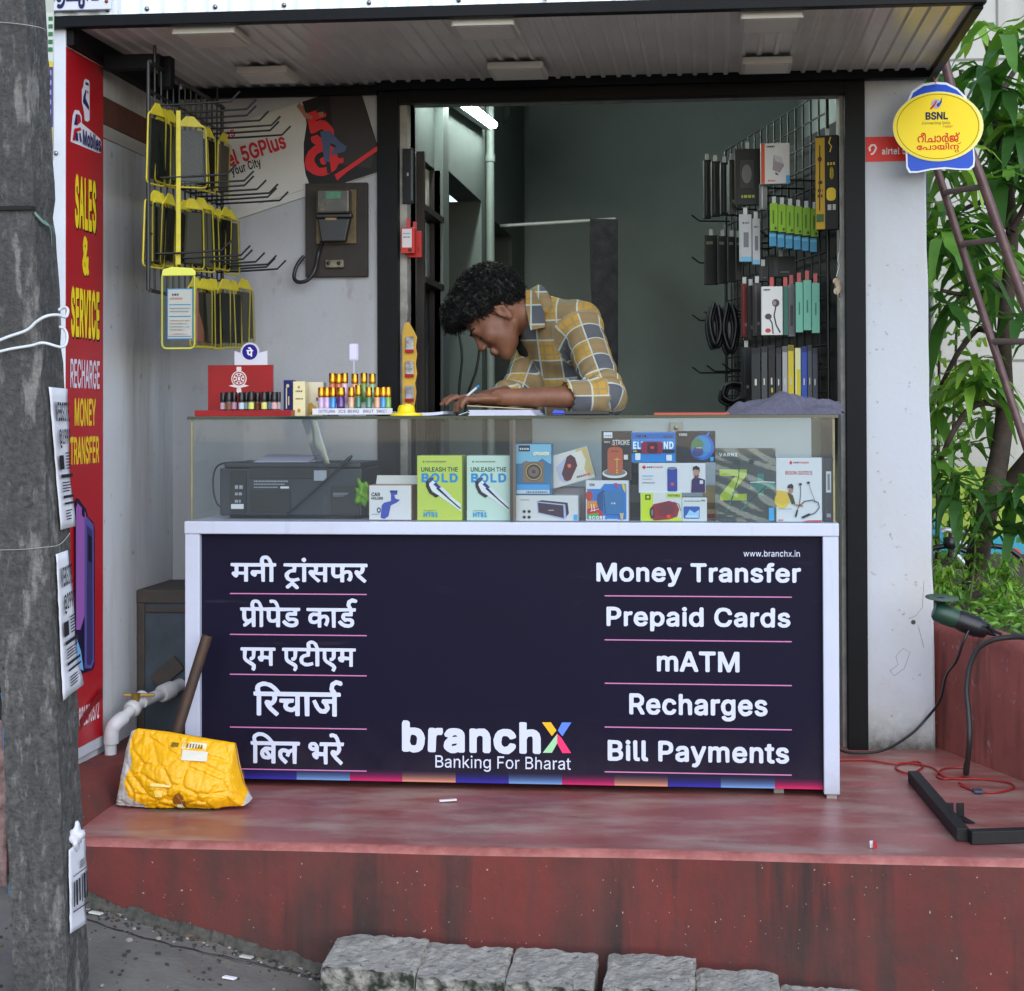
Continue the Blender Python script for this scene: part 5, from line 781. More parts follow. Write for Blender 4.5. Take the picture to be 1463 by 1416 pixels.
# ================================================================ ground, plinth
def slope_z(x,y):
    z = -.145-.255*(max(x,-.6)+.05)-.02*(-.56-y)
    return z if x < .9 else z+.12*(x-.9)
m = mat('concrete_ground',(112,107,100),.92,noise=(9,.7,9),col2=(86,82,77),bump=(90,.6))
stain(m,[((1.5,1.5,1.5),.45,.7,(58,56,52),.6,8),((40,40,40),.62,.72,(120,116,108),.4,3)])
g = MB();xs = [-60,-20,-6,-2,-1]+[-.6+.1*i for i in range(28)]+[2.6,4,8,20,60];ys = [-60,-25,-10,-5,-3,-2]+[-1.5+.1*i for i in range(10)]+[-.553]
rr = random.Random(3)
vs = [(x,y,slope_z(min(max(x,-.6),2.2),max(y,-3))+(rr.uniform(-.004,.004) if -.7 < x < 2.3 and -1.6 < y < -.6 else 0)) for y in ys for x in xs];nx = len(xs)
g.add(vs,[(j*nx+i,j*nx+i+1,(j+1)*nx+i+1,(j+1)*nx+i) for j in range(len(ys)-1) for i in range(nx-1)],True)
structure(g.build('ground',m))
g = MB()                                                   # the land behind and beside the shop, one sheet to the horizon
g.add([(-60,.9,-.03),(60,.9,-.03),(60,90,-.03),(-60,90,-.03)],[(0,1,2,3)])
structure(g.build('yard',mat('bare_soil',(84,72,58),.95,noise=(5,.8,8),bump=(30,.5))))
mf = mat('red_oxide_floor',(156,94,90),.38,noise=(3.2,.75,9),col2=(112,62,58),bump=(50,.12))
stain(mf,[((2.4,7,2),.47,.64,(166,144,132),.7,10),((7,12,7),.56,.74,(92,58,54),.55,8),((60,60,60),.66,.72,(176,150,140),.35,2),((1.2,2,1),.5,.8,(168,92,88),.5,4)])
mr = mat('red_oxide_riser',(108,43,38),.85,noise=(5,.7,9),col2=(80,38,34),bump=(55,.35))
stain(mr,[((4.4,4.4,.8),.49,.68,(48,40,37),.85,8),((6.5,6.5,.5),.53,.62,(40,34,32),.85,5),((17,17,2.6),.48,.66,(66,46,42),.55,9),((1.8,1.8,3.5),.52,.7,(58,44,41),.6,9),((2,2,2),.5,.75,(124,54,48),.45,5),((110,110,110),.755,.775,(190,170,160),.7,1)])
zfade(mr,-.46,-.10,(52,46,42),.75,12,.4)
g = MB();n = 60;top = [];xs = [-.262+3.5*i/n for i in range(n+1)]
edge = lambda x: -.556-.004*math.sin(x*3.1)-.003*math.sin(x*7.7+1)
g.use(mf)
rows = []
for x in xs: rows.append([(x,1.0,0),(x,edge(x)+.03,0),(x,edge(x)+.010,-.003),(x,edge(x),-.013)])
vs = [p for r in rows for p in r]
g.add(vs,[(4*i,4*i+1,4*i+5,4*i+4) for i in range(n)],True)
g.use(mat('pale_step_edge',(176,110,102),.5,noise=(16,.9,8),col2=(128,66,60),bump=(60,.3)));g.add(vs,[(4*i+k,4*i+k+1,4*i+k+5,4*i+k+4) for i in range(n) for k in (1,2)],True)  # step nosing in a paler pink than the floor
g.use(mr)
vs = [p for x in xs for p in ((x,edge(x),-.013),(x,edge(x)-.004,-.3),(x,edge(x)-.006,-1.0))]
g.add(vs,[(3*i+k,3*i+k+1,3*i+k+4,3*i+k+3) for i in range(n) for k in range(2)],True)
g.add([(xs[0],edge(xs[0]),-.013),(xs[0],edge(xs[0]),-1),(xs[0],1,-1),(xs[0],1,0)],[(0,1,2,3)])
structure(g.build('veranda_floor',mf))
from mathutils.noise import noise as nz3
# mossy mortar fillet where ground and step meet, and the edge line of the drain slab in front of it
mo = mat('mossy_mortar',(84,80,73),.95,noise=(38,.95,9),col2=(50,50,43),bump=(70,.9));g = MB();n = 130;vs = [];rr = random.Random(17)
for i in range(n+1):
    x = -.25+.85*i/n;z = slope_z(x,-.56);h = .016+.016*nz3(Vector((i*.11,0,0)))+.006*rr.random();d = .022+.024*nz3(Vector((i*.07,3,0)))+.008*nz3(Vector((i*.4,7,0)))+.004*rr.random()
    vs += [(x,edge(x)-.0065,z+h),(x,edge(x)-.012-d*.4,z+h*.6),(x,edge(x)-.012-d,z-.004)]
g.add(vs,[(3*i+k,3*i+k+3,3*i+k+4,3*i+k+1) for i in range(n) for k in range(2)]);structure(g.build('mortar_ground',mo))
cr_k = mat('ground_crack',(38,37,34),.95);g = MB();n = 40
P_ = [(-.13+.9*i/n,-.645-.025*math.sin(i*.16)-.004*math.sin(i*1.9)) for i in range(n+1)];vs = []
for i,(x,y) in enumerate(P_): wd = .0016+.0016*abs(math.sin(i*.9));vs += [(x,y-wd,slope_z(x,y)+.0045),(x,y+wd,slope_z(x,y)+.0045)]
g.add(vs,[(2*i,2*i+2,2*i+3,2*i+1) for i in range(n)])
P_ = [(-.03-.05*i/8+.004*math.sin(i*2.1),-.60-.3*i/8) for i in range(9)];vs = []
for i,(x,y) in enumerate(P_): vs += [(x-.003,y,slope_z(x,y)+.0048),(x+.002,y,slope_z(x,y)+.0048)]
g.add(vs,[(2*i,2*i+1,2*i+3,2*i+2) for i in range(8)]);structure(g.build('ground_joint',cr_k))
g = MB();mg_ = [mat('grit_pale',(150,146,138),.9),mat('grit_dark',(58,54,50),.9),mat('dry_leaf_bits',(104,82,52),.9)]
for i in range(520):
    x = rr.uniform(-.2,.62);y = -.565-abs(rr.gauss(0,.045)) if i % 3 else rr.uniform(-1.1,-.58);s_ = rr.uniform(.0008,.0028)*(1.6 if i % 17 == 0 else 1);g.use(mg_[0 if i % 5 == 0 else 2 if i % 7 == 0 else 1]);a = rr.uniform(0,3.1)
    g.obox((x,y,slope_z(x,y)+s_*.5+.002),(s_*math.cos(a)*1.6,s_*math.sin(a)*1.6,0),(-s_*math.sin(a),s_*math.cos(a),.2*s_),(0,0,s_*.6))
o = g.build('grit',None);o['kind'] = 'stuff'
# low red kerb running along the foot of the left wall
g = MB().use(mr);ys = [-.556+.1*i for i in range(12)];prof = lambda y: [(-.262,.012+.07),(-.20,.078),(-.165,.066),(-.128,.006),(-.12,-.004)]
vs = [(x+.006*math.sin(y*9),y,z+.004*math.sin(y*13+x*30)) for y in ys for x,z in prof(y)]
g.add(vs,[(5*i+k,5*i+k+1,5*i+k+6,5*i+k+5) for i in range(11) for k in range(4)],True)
g.add([vs[k] for k in range(5)]+[(-.262,-.556,-.01)],[tuple(range(6))])
structure(g.build('kerb',mr))

# ================================================================ the shop building
SB = thing('shop_building','small whitewashed roadside shop with black door frame, wide open doorway and tin canopy','building',(.75,.64,0))
X0,X1,YB = -.262,2.052,.64           # left wall face, right pillar edge, shop front plane
ml = stain(mat('left_wall_plaster',(198,201,206),.9,bump=(50,.3)),[((1.4,5,.7),.45,.72,(128,124,116),.75,8),((2,2,2),.5,.78,(196,198,202),.5,5),((25,25,25),.64,.72,(96,92,86),.45,4)])
mb = MB();mb.box(-.40,X0,.0,.70,-.02,2.3);mb.box(-.40,X0,-.2,.0,.06,.12);mb.build('side_wall',ml,SB)
mb = MB();a,b = W(147,150,X=X0),W(212,213,X=X0)
mb.box(X0,X0+.006,.002,.637,b.z+.01,b.z+.085);mb.build('brown_wall_band',mat('brown_band',(92,50,36),.8,noise=(9,.7),col2=(60,38,30),bump=(60,.3)),SB)
mb = MB();mb.box(X0,X0+.004,.003,.636,b.z-.028,b.z+.008);mb.build('plaster_ledge',mat('ledge_plaster',(160,156,148),.9),SB)
FX0,FX0b,FX1,FX1b = .388,.452,1.812,1.872     # black frame, outer and inner edges
mb = MB();mb.box(X0-.1,FX0+.02,YB,YB+.09,-.02,2.3);mb.box(FX0-.05,X1,YB+.001,YB+.09,2.0,2.6);mb.build('front_wall',M_wall,SB)
# right pillar, whitewashed, mould at its foot
mp = mat('pillar_plaster',(182,185,192),.88,bump=(45,.25));stain(mp,[((2.5,2.5,1.2),.5,.75,(176,172,164),.6,8),((34,34,34),.67,.72,(96,92,84),.5,3)])
zfade(mp,-.02,.30,(140,134,104),.6,12,.4);zfade(mp,-.01,.12,(44,43,34),.95,30,.42);
pr = MB();n = 24
Z = [-.02]+[2.25*i/n for i in range(1,n+1)];Z[0] = -.02
jag = random.Random(5)
pts = [(X1+jag.uniform(-.003,.002)+.018*(1-min(z/2,1)),z) for z in Z]
vs = []
for (xe,z) in pts: vs += [(FX1b-.01,YB+.004,z),(xe-.006,YB+.004,z),(xe,YB+.010,z),(xe,YB+.30,z)]
pr.add(vs,[(4*i+k,4*i+k+1,4*i+k+5,4*i+k+4) for i in range(n) for k in range(3)])
pil = pr.build('corner_pillar',mp,SB)
ck = MB()
for q in ([(1272,958),(1283,950),(1280,938),(1290,926),(1300,932),(1296,944),(1292,955),(1277,966),(1271,957)],[(1320,830),(1318,868),(1308,880),(1298,884)],[(1312,895),(1320,925)]):
    ck.tube([W(x,y,Y=YB+.0036) for x,y in q],.00045,4)
ck.lathe([(.0,-.002),(.006,-.0015),(.007,0)],W(1305,889,Y=YB+.003),10,(0,-1,0));ck.build('wall_crack',mat('crack',(70,66,60),.9),pil)
# black painted door frame
fr = MB()
fr.box(FX0,FX0b,YB-.012,YB+.03,0,2.0);fr.box(FX1,FX1b,YB-.012,YB+.03,0,2.0);fr.box(FX0+.004,FX1b-.004,YB-.010,YB+.028,1.964,2.03)
fr.build('door_frame',M_black,SB,bevel=.002)
mj = mat('jamb_plaster',(170,166,160),.9,noise=(20,.6),bump=(60,.3))
jb = MB();jb.box(FX0b-.005,FX0b+.022,YB+.03,YB+.17,0,1.98);jb.box(FX1-.012,FX1+.02,YB+.03,YB+.16,0,1.98);jb.box(FX0b,FX1,YB+.03,YB+.17,1.982,2.0)
jb.build('door_jamb',mj,SB)
# ---- the room behind
mi = mat('darkened_room_plaster',(98,106,104),.85,noise=(4,.5),col2=(80,88,86),bump=(50,.2))  # darkened plaster: glare of the close tube light held down by colour
rm = MB();XL,XR,YE,ZC = .474,1.835,3.85,2.62
def niche_wall():
    # left wall as panels round two recesses and a doorway-like opening
    a = W(588,210,X=XL);b = W(622,243,X=XL);c = W(641,244,X=XL);d = W(688,282,X=XL);e = W(705,298,X=XL);f_ = W(731,320,X=XL)
    ys = [YB+.17,max(a.y,YB+.19),b.y,c.y,d.y,e.y,f_.y,YE]
    zt = [None,b.z,None,c.z,None,e.z-.05,None]
    for i in range(7):
        y0,y1 = ys[i],ys[i+1]
        if zt[i] is None: rm.box(XL-.1,XL,y0,y1,0,ZC)
        else:
            rm.box(XL-.1,XL,y0,y1,zt[i],ZC);rm.box(XL-.36,XL-.34,y0,y1,0,zt[i])
            rm.box(XL-.34,XL-.1,y0-.01,y0,0,zt[i]);rm.box(XL-.34,XL-.1,y1,y1+.01,0,zt[i])
    return ys,zt
NY,NZ = niche_wall()
rm.build('inner_wall',mi,SB);rm = MB();rm.box(XL-.1,XR+.1,YE,YE+.1,0,ZC);rm.box(XR,XR+.1,YB+.16,YE,0,ZC);rm.build('inner_wall',mat('lightened_back_plaster',(152,158,158),.85,noise=(3,.4),col2=(128,134,134),bump=(50,.2)),SB)  # back wall lightened: far brightness of the room put into the colour
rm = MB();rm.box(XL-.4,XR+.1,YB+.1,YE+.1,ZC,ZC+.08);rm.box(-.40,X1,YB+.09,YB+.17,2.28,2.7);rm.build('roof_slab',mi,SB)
rm = MB();rm.box(XL-.4,XR,1.0,YE,-.01,0.002);rm.build('inner_floor',mat('room_floor',(60,56,54),.8),SB)
rm = MB();rm.box(XL-.45,XL-.40,YB+.09,YE+.1,0,ZC);rm.box(XL-.4,XL,YB+.09,YB+.17,0,ZC);rm.box(XR+.1,XR+.15,YB+.09,YE+.1,0,ZC);rm.build('outer_wall',M_wall,SB)
# pilaster strips and conduit on the inner left wall
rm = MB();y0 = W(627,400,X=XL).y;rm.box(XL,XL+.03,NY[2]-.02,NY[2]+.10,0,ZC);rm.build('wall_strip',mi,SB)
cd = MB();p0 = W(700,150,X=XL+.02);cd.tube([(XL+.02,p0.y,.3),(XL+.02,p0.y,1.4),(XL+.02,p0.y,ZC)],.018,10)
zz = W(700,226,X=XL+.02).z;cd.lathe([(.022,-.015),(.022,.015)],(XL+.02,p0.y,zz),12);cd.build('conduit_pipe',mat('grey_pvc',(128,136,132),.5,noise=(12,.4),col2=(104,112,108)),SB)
# rail with a dark ragged board deep in the room
a,b = W(705,323,Y=2.9),W(880,313,Y=2.9)
rl = MB();rl.tube([(XL,2.9,a.z),(b.x,2.9,b.z)],.008,8);rl.build('curtain_rail',M_pvc,SB)

# ---- canopy
CN = MB();ZF,ZR,YF,YR = 2.006,2.017,-.235,.62;CXL,CXR = -.235,2.069
msh = mat('galvanised_sheet',(238,236,232),.24,metal=0,noise=(3,.5,8),col2=(206,200,190),bump=(14,.10))
per = .046;nx = int((CXR-CXL)/per);vs = []
prof = [(0,0),(.60,0),(.70,-.007),(.90,-.007),(1.0,0)]
xs = [(CXL+per*(i+f),z) for i in range(nx) for f,z in prof[:-1]]+[(CXR,0)]
for x,z in xs: vs += [(x,YF+.015,ZF+z+.012),(x,YR+.02,ZR+z+.012)]
CN.add(vs,[(2*i,2*i+1,2*i+3,2*i+2) for i in range(len(xs)-1)])
can = CN.build('canopy',msh,SB)
fb = MB()
a,b = W(70,30,Y=YF),W(1402,-2,Y=YF)
fb.box(-.36,CXR+.015,YF-.012,YF+.018,2.006,2.036)
fb.box(CXR-.012,CXR+.012,YF+.018,YR+.04,1.998,2.038);fb.box(CXL-.03,CXL+.0,YF+.018,.615,1.965,2.03)
fb.box(CXL,FX0,YR-.0,YR+.018,1.99,2.02);fb.box(FX0,CXR,YR-.02,YR+.012,2.0,2.03)
fb.box(CXL+.002,-.075,-.02,.012,1.945,1.985);fb.box(-.09,-.055,.012,.05,1.90,1.985)
fb.build('canopy_frame',M_black,can,bevel=.002)
# white profiled fascia above the beam, with its screws
fs = MB();nx = 200;xs = [(-.62+2.9*i/nx) for i in range(nx+1)]
vs = [p for i,x in enumerate(xs) for p in ((x,YF+(-.005 if i % 4 < 2 else .002),2.036),(x,YF+(-.005 if i % 4 < 2 else .002),2.5))]
fs.add(vs,[(2*i,2*i+2,2*i+3,2*i+1) for i in range(nx)]);fs.build('fascia_sheet',mat('white_sheet',(238,244,250),.4,noise=(5,.3),col2=(222,228,236)),can)
for x in (-.135,-.03,.15,.33,.55,.78,1.0): sc = MB();sc.lathe([(.0065,-.002),(.0065,.003),(.003,.006),(0,.007)],(x,YF-.006,2.049),8,(0,-1,0));sc.build('fascia_screw',M_steel,can)
mled = mat('led_diffuser',(236,230,222),.35);mledf = mat('led_rim',(206,202,196),.4)
for x0,y0,x1,y1 in ((262,48,345,62),(655,37,735,50),(1062,25,1140,42),(345,103,420,115),(700,97,780,110),(1060,89,1130,102)):
    c = W((x0+x1)/2,(y0+y1)/2,Z=1.998);wd = (x1-x0)/2/495;
    d = MB();d.poly(rrect(-wd,-wd,wd,wd,.008),(c.x,c.y,1.992),EX,EY,-EZ,0,.02);lp = d.build('light_panel',mledf,can,bevel=.0015)
    d = MB();d.poly(rrect(-wd*.86,-wd*.86,wd*.86,wd*.86,.005),(c.x,c.y,1.9912),EX,EY,-EZ,0,.0008);d.build('diffuser',mled,lp)
# ================================================================ signs on the building
C_INK = (200,204,222)
# tall red box sign on the left wall
SX = -.254;b0 = W(93,30,Y=-.2235);zt,zb = b0.z,W(113,1096,Y=-.2235).z
a,b,c,d = W(93,65,X=SX),W(147,97,X=SX),W(113,1068,X=SX),W(143,1052,X=SX)
yR = b.y;SG = thing('advertising_sign','tall narrow red sign box with white frame, yellow SALES & SERVICE lettering and a purple phone','sign',(-.285,-.1,zb))
mb = MB();mb.box(-.312,SX,-.2235,yR+.004,zb,zt);mb.build('sign_frame',mat('white_sheet_metal',(206,210,218),.4,noise=(4,.25)),SG,bevel=.002)
mb = MB();mb.poly([(-.2215,c.z),(yR,c.z),(yR,a.z-.002),(-.2215,a.z-.002)],(SX,0,0),EY,EZ,EX,.0012,.001)
mred = mat('red_flex_print',(178,22,34),.35,noise=(3,.2));mb.build('red_panel',mred,SG)
def on_sign(name,items,lift=.002):
    """lettering on the sign face; boxes in photograph coordinates of the flat face"""
    for col,key,x0,y0,x1,y1 in items:
        mb = MB()
        p,q = W(x0,y1,X=SX),W(x1,y0,X=SX);r_ = W(x0,y0,X=SX)
        mb.use(ink(col));mb.text(key,(SX,p.y,p.z),EY*(q.y-p.y),EZ*(r_.z-p.z),EX,lift);mb.build(name,None,SG)
sh = (34,16,20);yel = (240,214,40)
on_sign('lettering',[(sh,'sales',107,249,138,329),(sh,'amp',117,338,127,395),(sh,'service',101,410,142.2,485)],.0016)
on_sign('lettering',[(yel,'sales',106,247,136.5,326),(yel,'amp',116.6,336,126,393),(yel,'service',100.3,408,141.2,482),((214,206,222),'recharge',99.4,511.6,141.2,554.8),((226,190,50),'money',105.4,568.6,135.6,609.6),((226,190,50),'transfer',98.9,624,140.4,665.5),((228,220,224),'tel',111.6,1012,140.4,1040)],.0022)
def face_px(pts): return [((q := W(x,y,X=SX)).y,q.z) for x,y in pts]
mb = MB();O = (SX,0,0)
L = .0016
def fp(col,pts):
    global L
    mb.use(ink(col));mb.poly(face_px(pts),O,EY,EZ,EX,L);L += .0003
fp((224,224,236),[(100,202),(103,165),(106,157),(112,158),(116,166),(116,176),(142,198),(144,203),(143,219),(138,218),(104,204)])
fp((222,222,236),[(119,115),(121,113),(126,115),(127,118),(127,172),(124,174),(120,172),(119,160),(116,146),(116,128),(118,124)])
fp((36,40,96),[(121,117),(125.5,119),(125.5,123),(121,121)]);fp((36,40,96),[(118,138),(121,128),(122.5,129),(121,140),(126,152),(126,158),(117,146)])
fp((214,60,70),[(123,129),(125,131),(125,134),(123,133)])
fp((36,40,96),[(104.5,178),(107,163),(109,163),(109,179)]);fp((190,30,44),[(109,163),(113,165),(114,174),(109,179)]);fp((190,26,40),[(102,200),(104.5,184),(113,182),(114.5,186),(108,188),(105,201)])
fp((36,40,96),[(106,189),(109,190),(110,202),(106,200)]);fp((36,40,96),[(111,190),(113,190),(115,203),(113,203)])
p,q = W(116.5,204,X=SX),W(142,192,X=SX);mb.use(ink((36,40,96)));mb.text('mobiles',(SX,p.y,W(116.5,207,X=SX).z),EY*(q.y-p.y)+EZ*0,EZ*(W(116.5,184,X=SX).z-W(116.5,207,X=SX).z),EX,L);L += .0003
mb.build('printed_logo',None,SG);mb = MB()
fp((30,22,52),[(104.5,960),(104,722),(106,712),(110,713),(121,728),(123,738),(131,746),(133,754),(133,950),(130,957),(116,962)])
fp((150,92,168),[(106,900),(106,726),(108,719),(119,731),(121,742),(121,870),(112,900)]);fp((92,84,150),[(118,955),(118,742),(121,738),(131,750),(131.5,945),(128,955)])
fp((58,52,100),[(121,950),(121,750),(129,758),(129.5,940),(127,950)]);fp((24,20,36),[(114,726),(118,730),(118,740),(114,736)])
fp((24,22,36),[(123,763),(128,768),(128,805),(123,801)])
fp((120,176,224),[(106,954),(106,912),(112,930),(116,958)])
fp((128,14,26),[(111,1028),(143,980),(143,998),(130,1010),(111,1044)])
mb.build('printed_phone',None,SG)
for x,y in ((79,40),(80,219),(80,400),(84,540)):
    p = W(x,y,Y=-.2245);sc = MB();sc.lathe([(.006,-.001),(.006,.002),(.003,.004),(0,.0045)],p,10,(0,-1,0));sc.build('screw',M_steel,SG)

# white board with the town name over the left end of the canopy
a,b = W(40,22,Y=-.262),W(158,13,Y=-.262)
NB = thing('name_board','white board with dark blue Malayalam lettering above the left end of the canopy','sign',(a.x,-.262,b.z))
mb = MB();mb.box(a.x-.10,b.x,-.262,-.252,b.z,b.z+.16);mb.build('board',mat('board_white',(206,208,224),.4),NB,bevel=.002)
mb = MB();p,q = W(62,11,Y=-.263),W(141,-22,Y=-.263);mb.text('aluva',(p.x-.01,-.263,p.z-.006),EX*(q.x-p.x+.01),EZ*.075,-EY,.0006);mb.build('lettering',ink((28,32,74)),NB)
mb = MB();q = W(152,2,Y=-.263);mb.lathe([(.005,0),(.004,.002),(0,.003)],q,8,(0,-1,0));mb.build('rivet',mat('rust',(120,62,34),.8),NB)

# tilted network poster on the back wall
P0,P1 = W(545,243,Y=YB-.006),W(326,172,Y=YB-.006)
ang = math.atan2(W(551,243,Y=YB).z-W(445,278,Y=YB).z,W(551,243,Y=YB).x-W(445,278,Y=YB).x)
U = Vector((math.cos(ang),0,math.sin(ang)));V = Vector((-math.sin(ang),0,math.cos(ang)));br_ = W(551,243,Y=YB-.008)
PWD,PHT = .50,.285;O = br_-U*PWD
PO = thing('advertising_poster','large white and black 5G poster hung askew on the back wall above the meter','poster',O)
mb = MB();mb.poly([(0,0),(PWD,0),(PWD,PHT),(0,PHT)],O,U,V,-EY,0,.004);mb.build('panel',mat('poster_board',(186,184,180),.5,noise=(4,.4),col2=(164,160,156)),PO)
def pp(x,y):
    d = W(x,y,Y=YB-.008)-O;return (d.dot(U),d.dot(V))
mb = MB();L = .0006
def pf(col,pts,px=True):
    global L
    q = [pp(*p) for p in pts] if px else pts
    q = [(min(max(x,.001),PWD-.001),min(max(y,.001),PHT-.001)) for x,y in q]
    mb.use(ink(col,.4));mb.poly(q,O,U,V,-EY,L);L += .0003
def pt(col,key,x,y,x1,y1,h):
    global L
    p = pp(x,y);q = pp(x1,y1);mb.use(ink(col));mb.text(key,O+U*p[0]+V*p[1],U*(q[0]-p[0]),V*h,-EY,L);L += .0003
pf((22,20,24),[(430,140),(436,160),(438,178),(434,205),(434,230),(437,250),(447,276),(551,243),(517,100)])
pf((46,38,40),[(510,100),(517,120),(540,200),(530,240),(480,235),(470,130)])
mb.build('printed_background',None,PO);mb = MB()
pt((176,34,46),'el5g',327,239.5,412,217,.052);pt((34,32,36),'city',333,254.5,376,243,.036);pt((176,34,46),'us',323,199,337,194,.022)
mb.build('lettering',None,PO);mb = MB();red = (196,40,46)
pt(red,'five',449,214,483,205,.115);pt(red,'gee',443,258,490,247,.098)
pf(red,[(478,250),(494,240),(541,208),(542,214),(496,246),(482,258)])
pf((196,40,46),[(465,228),(491,226),(491,233),(465,235)])
pf((150,104,84),[(424,152),(427,142),(430,150),(434,152),(436,160),(447,167),(446,171),(436,169),(430,160)])
pf((36,28,28),[(452,160),(456,152),(464,152),(467,160),(464,163),(456,163)]);pf((150,104,84),[(455,161),(463,160),(462,166),(457,167)])
pf((66,78,108),[(458,188),(472,187),(485,202),(496,210),(493,217),(474,222),(476,213),(482,209),(473,205),(471,232),(464,232),(461,208)])
pf((34,30,34),[(466,232),(472,232),(474,248),(468,248)])
mb.build('printed_picture',None,PO)
mb = MB();p,q = pp(368,292),pp(434,271);mb.poly(stroke([p,q],.0012),O,U,V,-EY,.0007);mb.build('crease',ink((120,116,112)),PO)

# electricity meter on a dark board
mtl,mbr = W(436,262,Y=YB-.02),W(525,395,Y=YB-.02)
ME = thing('electric_meter','old grimy electricity meter with a green display on a dark wooden board','electric meter',((mtl.x+mbr.x)/2,YB-.02,mbr.z))
mb = MB();mb.box(mtl.x,mbr.x,YB-.02,YB-.0,mbr.z,mtl.z);mb.build('backboard',M_ply,ME,bevel=.002)
a,b = W(449,270,Y=YB-.05),W(507,347,Y=YB-.05)
mb = MB();mb.box(a.x,b.x,YB-.03,YB-.02,b.z,a.z);mb.build('base_plate',mat('brass_plate',(112,92,56),.6,noise=(18,.9),col2=(52,42,30)),ME,bevel=.002)
a,b = W(453,271,Y=YB-.06),W(500,305,Y=YB-.06);my = YB-.072
mb = MB();mb.box(a.x,b.x,my,YB-.031,b.z,a.z);mc = mb.build('meter_case',mat('meter_case',(78,74,64),.35,noise=(22,.8),col2=(38,34,30)),ME,bevel=.006)
mb = MB();p,q = W(466,274,Y=my),W(487,284,Y=my);mb.box(p.x,q.x,my-.002,my+.002,q.z,p.z);mb.build('display',mat('green_lcd',(52,118,78),.25,noise=(60,.6)),mc)
mb = MB();p,q = W(455,287,Y=my),W(472,302,Y=my)
for i in range(4): mb.box(p.x+.006*i,p.x+.006*i+.003,my-.001,my+.001,q.z+.004*(i % 2),p.z-.003*(i % 3))
mb.build('rating_plate',mat('worn_label',(130,120,96),.6,noise=(80,1,3),col2=(60,52,42)),mc)
a,b = W(453,312,Y=YB-.06),W(500,345,Y=YB-.06)
mb = MB();mb.poly([(a.x,a.z),(b.x,a.z),(b.x-.016,b.z),(a.x+.012,b.z)],(0,YB-.060,0),EX,EZ,-EY,0,.028);mb.box(a.x-.006,b.x+.004,YB-.055,YB-.031,a.z+.001,a.z+.016);mb.build('terminal_cover',M_blackpl,ME,bevel=.004)
mb = MB();a = W(465,312,Y=YB-.06);mb.box(a.x,a.x+.035,YB-.0625,YB-.0602,a.z-.006,a.z+.001);mb.build('label_strip',mat('amber_label',(140,112,70),.6),ME)
a,b = W(464,371,Y=YB-.04),W(490,382,Y=YB-.04)
mb = MB();mb.box(a.x,b.x,YB-.034,YB-.0195,b.z,a.z);fu = mb.build('fuse_holder',mat('fuse_ceramic',(128,120,98),.5,noise=(40,.9),col2=(50,44,38)),ME,bevel=.003)
for x in (469,484):
    p = W(x,376,Y=YB-.034);mb = MB();mb.lathe([(.006,-.001),(.006,.002),(0,.002)],p,10,(0,-1,0));mb.build('fuse_hole',M_iron,fu)
pts = [W(460,345,Y=YB-.04),W(455,362,Y=YB-.03),W(450,385,Y=YB-.045),W(440,400,Y=YB-.05),W(426,403,Y=YB-.05),W(420,396,Y=YB-.045),W(424,380,Y=YB-.035),W(434,366,Y=YB-.022)]
def spline(pts,n=6):
    pts = [Vector(p) for p in pts];out = []
    for i in range(len(pts)-1):
        p0,p1,p2,p3 = pts[max(i-1,0)],pts[i],pts[i+1],pts[min(i+2,len(pts)-1)]
        for k in range(n):
            t = k/n;out.append(.5*((2*p1)+(p2-p0)*t+(2*p0-5*p1+4*p2-p3)*t*t+(3*p1-p0-3*p2+p3)*t**3))
    return out+[pts[-1]]
mb = MB();mb.tube(spline(pts),.006,8);mb.build('supply_cable',M_blackpl,ME)

# airtel sticker on the pillar
a,b = W(1237,196,Y=YB+.003),W(1300,230,Y=YB+.003)
ST = thing('sticker','small red sticker with white swirl emblem on the white pillar behind the round yellow sign','sticker',(a.x,YB,b.z))
mb = MB();mb.box(a.x,b.x,YB+.0015,YB+.0045,b.z,a.z);mb.build('panel',ink((222,50,44),.4),ST)
mb = MB();mb.text('airtel',(W(1260,222,Y=YB).x,YB+.0015,W(1260,221,Y=YB).z),EX*.088,EZ*.021,-EY,.0006);
p = W(1248,214,Y=YB)
mb.poly(stroke([(-.010,-.004),(-.012,.006),(-.006,.014),(.004,.014),(.008,.006),(.004,-.004),(-.002,-.012),(-.008,-.013)],.0055),(p.x,YB+.0015,p.z),EX,EZ,-EY,.0006)
mb.build('lettering',ink((238,226,224)),ST)

# hanging round BSNL sign
YS = .55
def bw(x,y): q = W(x,y,Y=YS);return (q.x,q.z)
cx,cz = bw(1340,181);k = abs(bw(1440,181)[0]-cx)/100
BS = thing('hanging_sign','round yellow and blue recharge point sign hanging from the canopy corner','sign',(cx,YS,bw(1340,247)[1]))
back = [bw(*p) for p in [(1294,172),(1295,148),(1303,130),(1318,120),(1336,117),(1352,118),(1368,126),(1380,138),(1387,150),(1390,170),(1391,205),(1393,228),(1392,238),(1386,243),(1372,243),(1350,241),(1330,243),(1310,247),(1299,247),(1295,240),(1294,215)]]
cc = (sum(p[0] for p in back)/len(back),sum(p[1] for p in back)/len(back))
mb = MB();O = (0,YS,0)
mb.poly(back,O,EX,EZ,-EY,0,.003);mb.build('backplate',ink((222,226,240),.35),BS)
mb = MB();mb.poly([(cc[0]+(x-cc[0])*.955,cc[1]+(z-cc[1])*.955) for x,z in back],O,EX,EZ,-EY,.0008,.0005);mb.build('blue_face',ink((20,74,190),.3),BS)
oc = bw(1340,181)
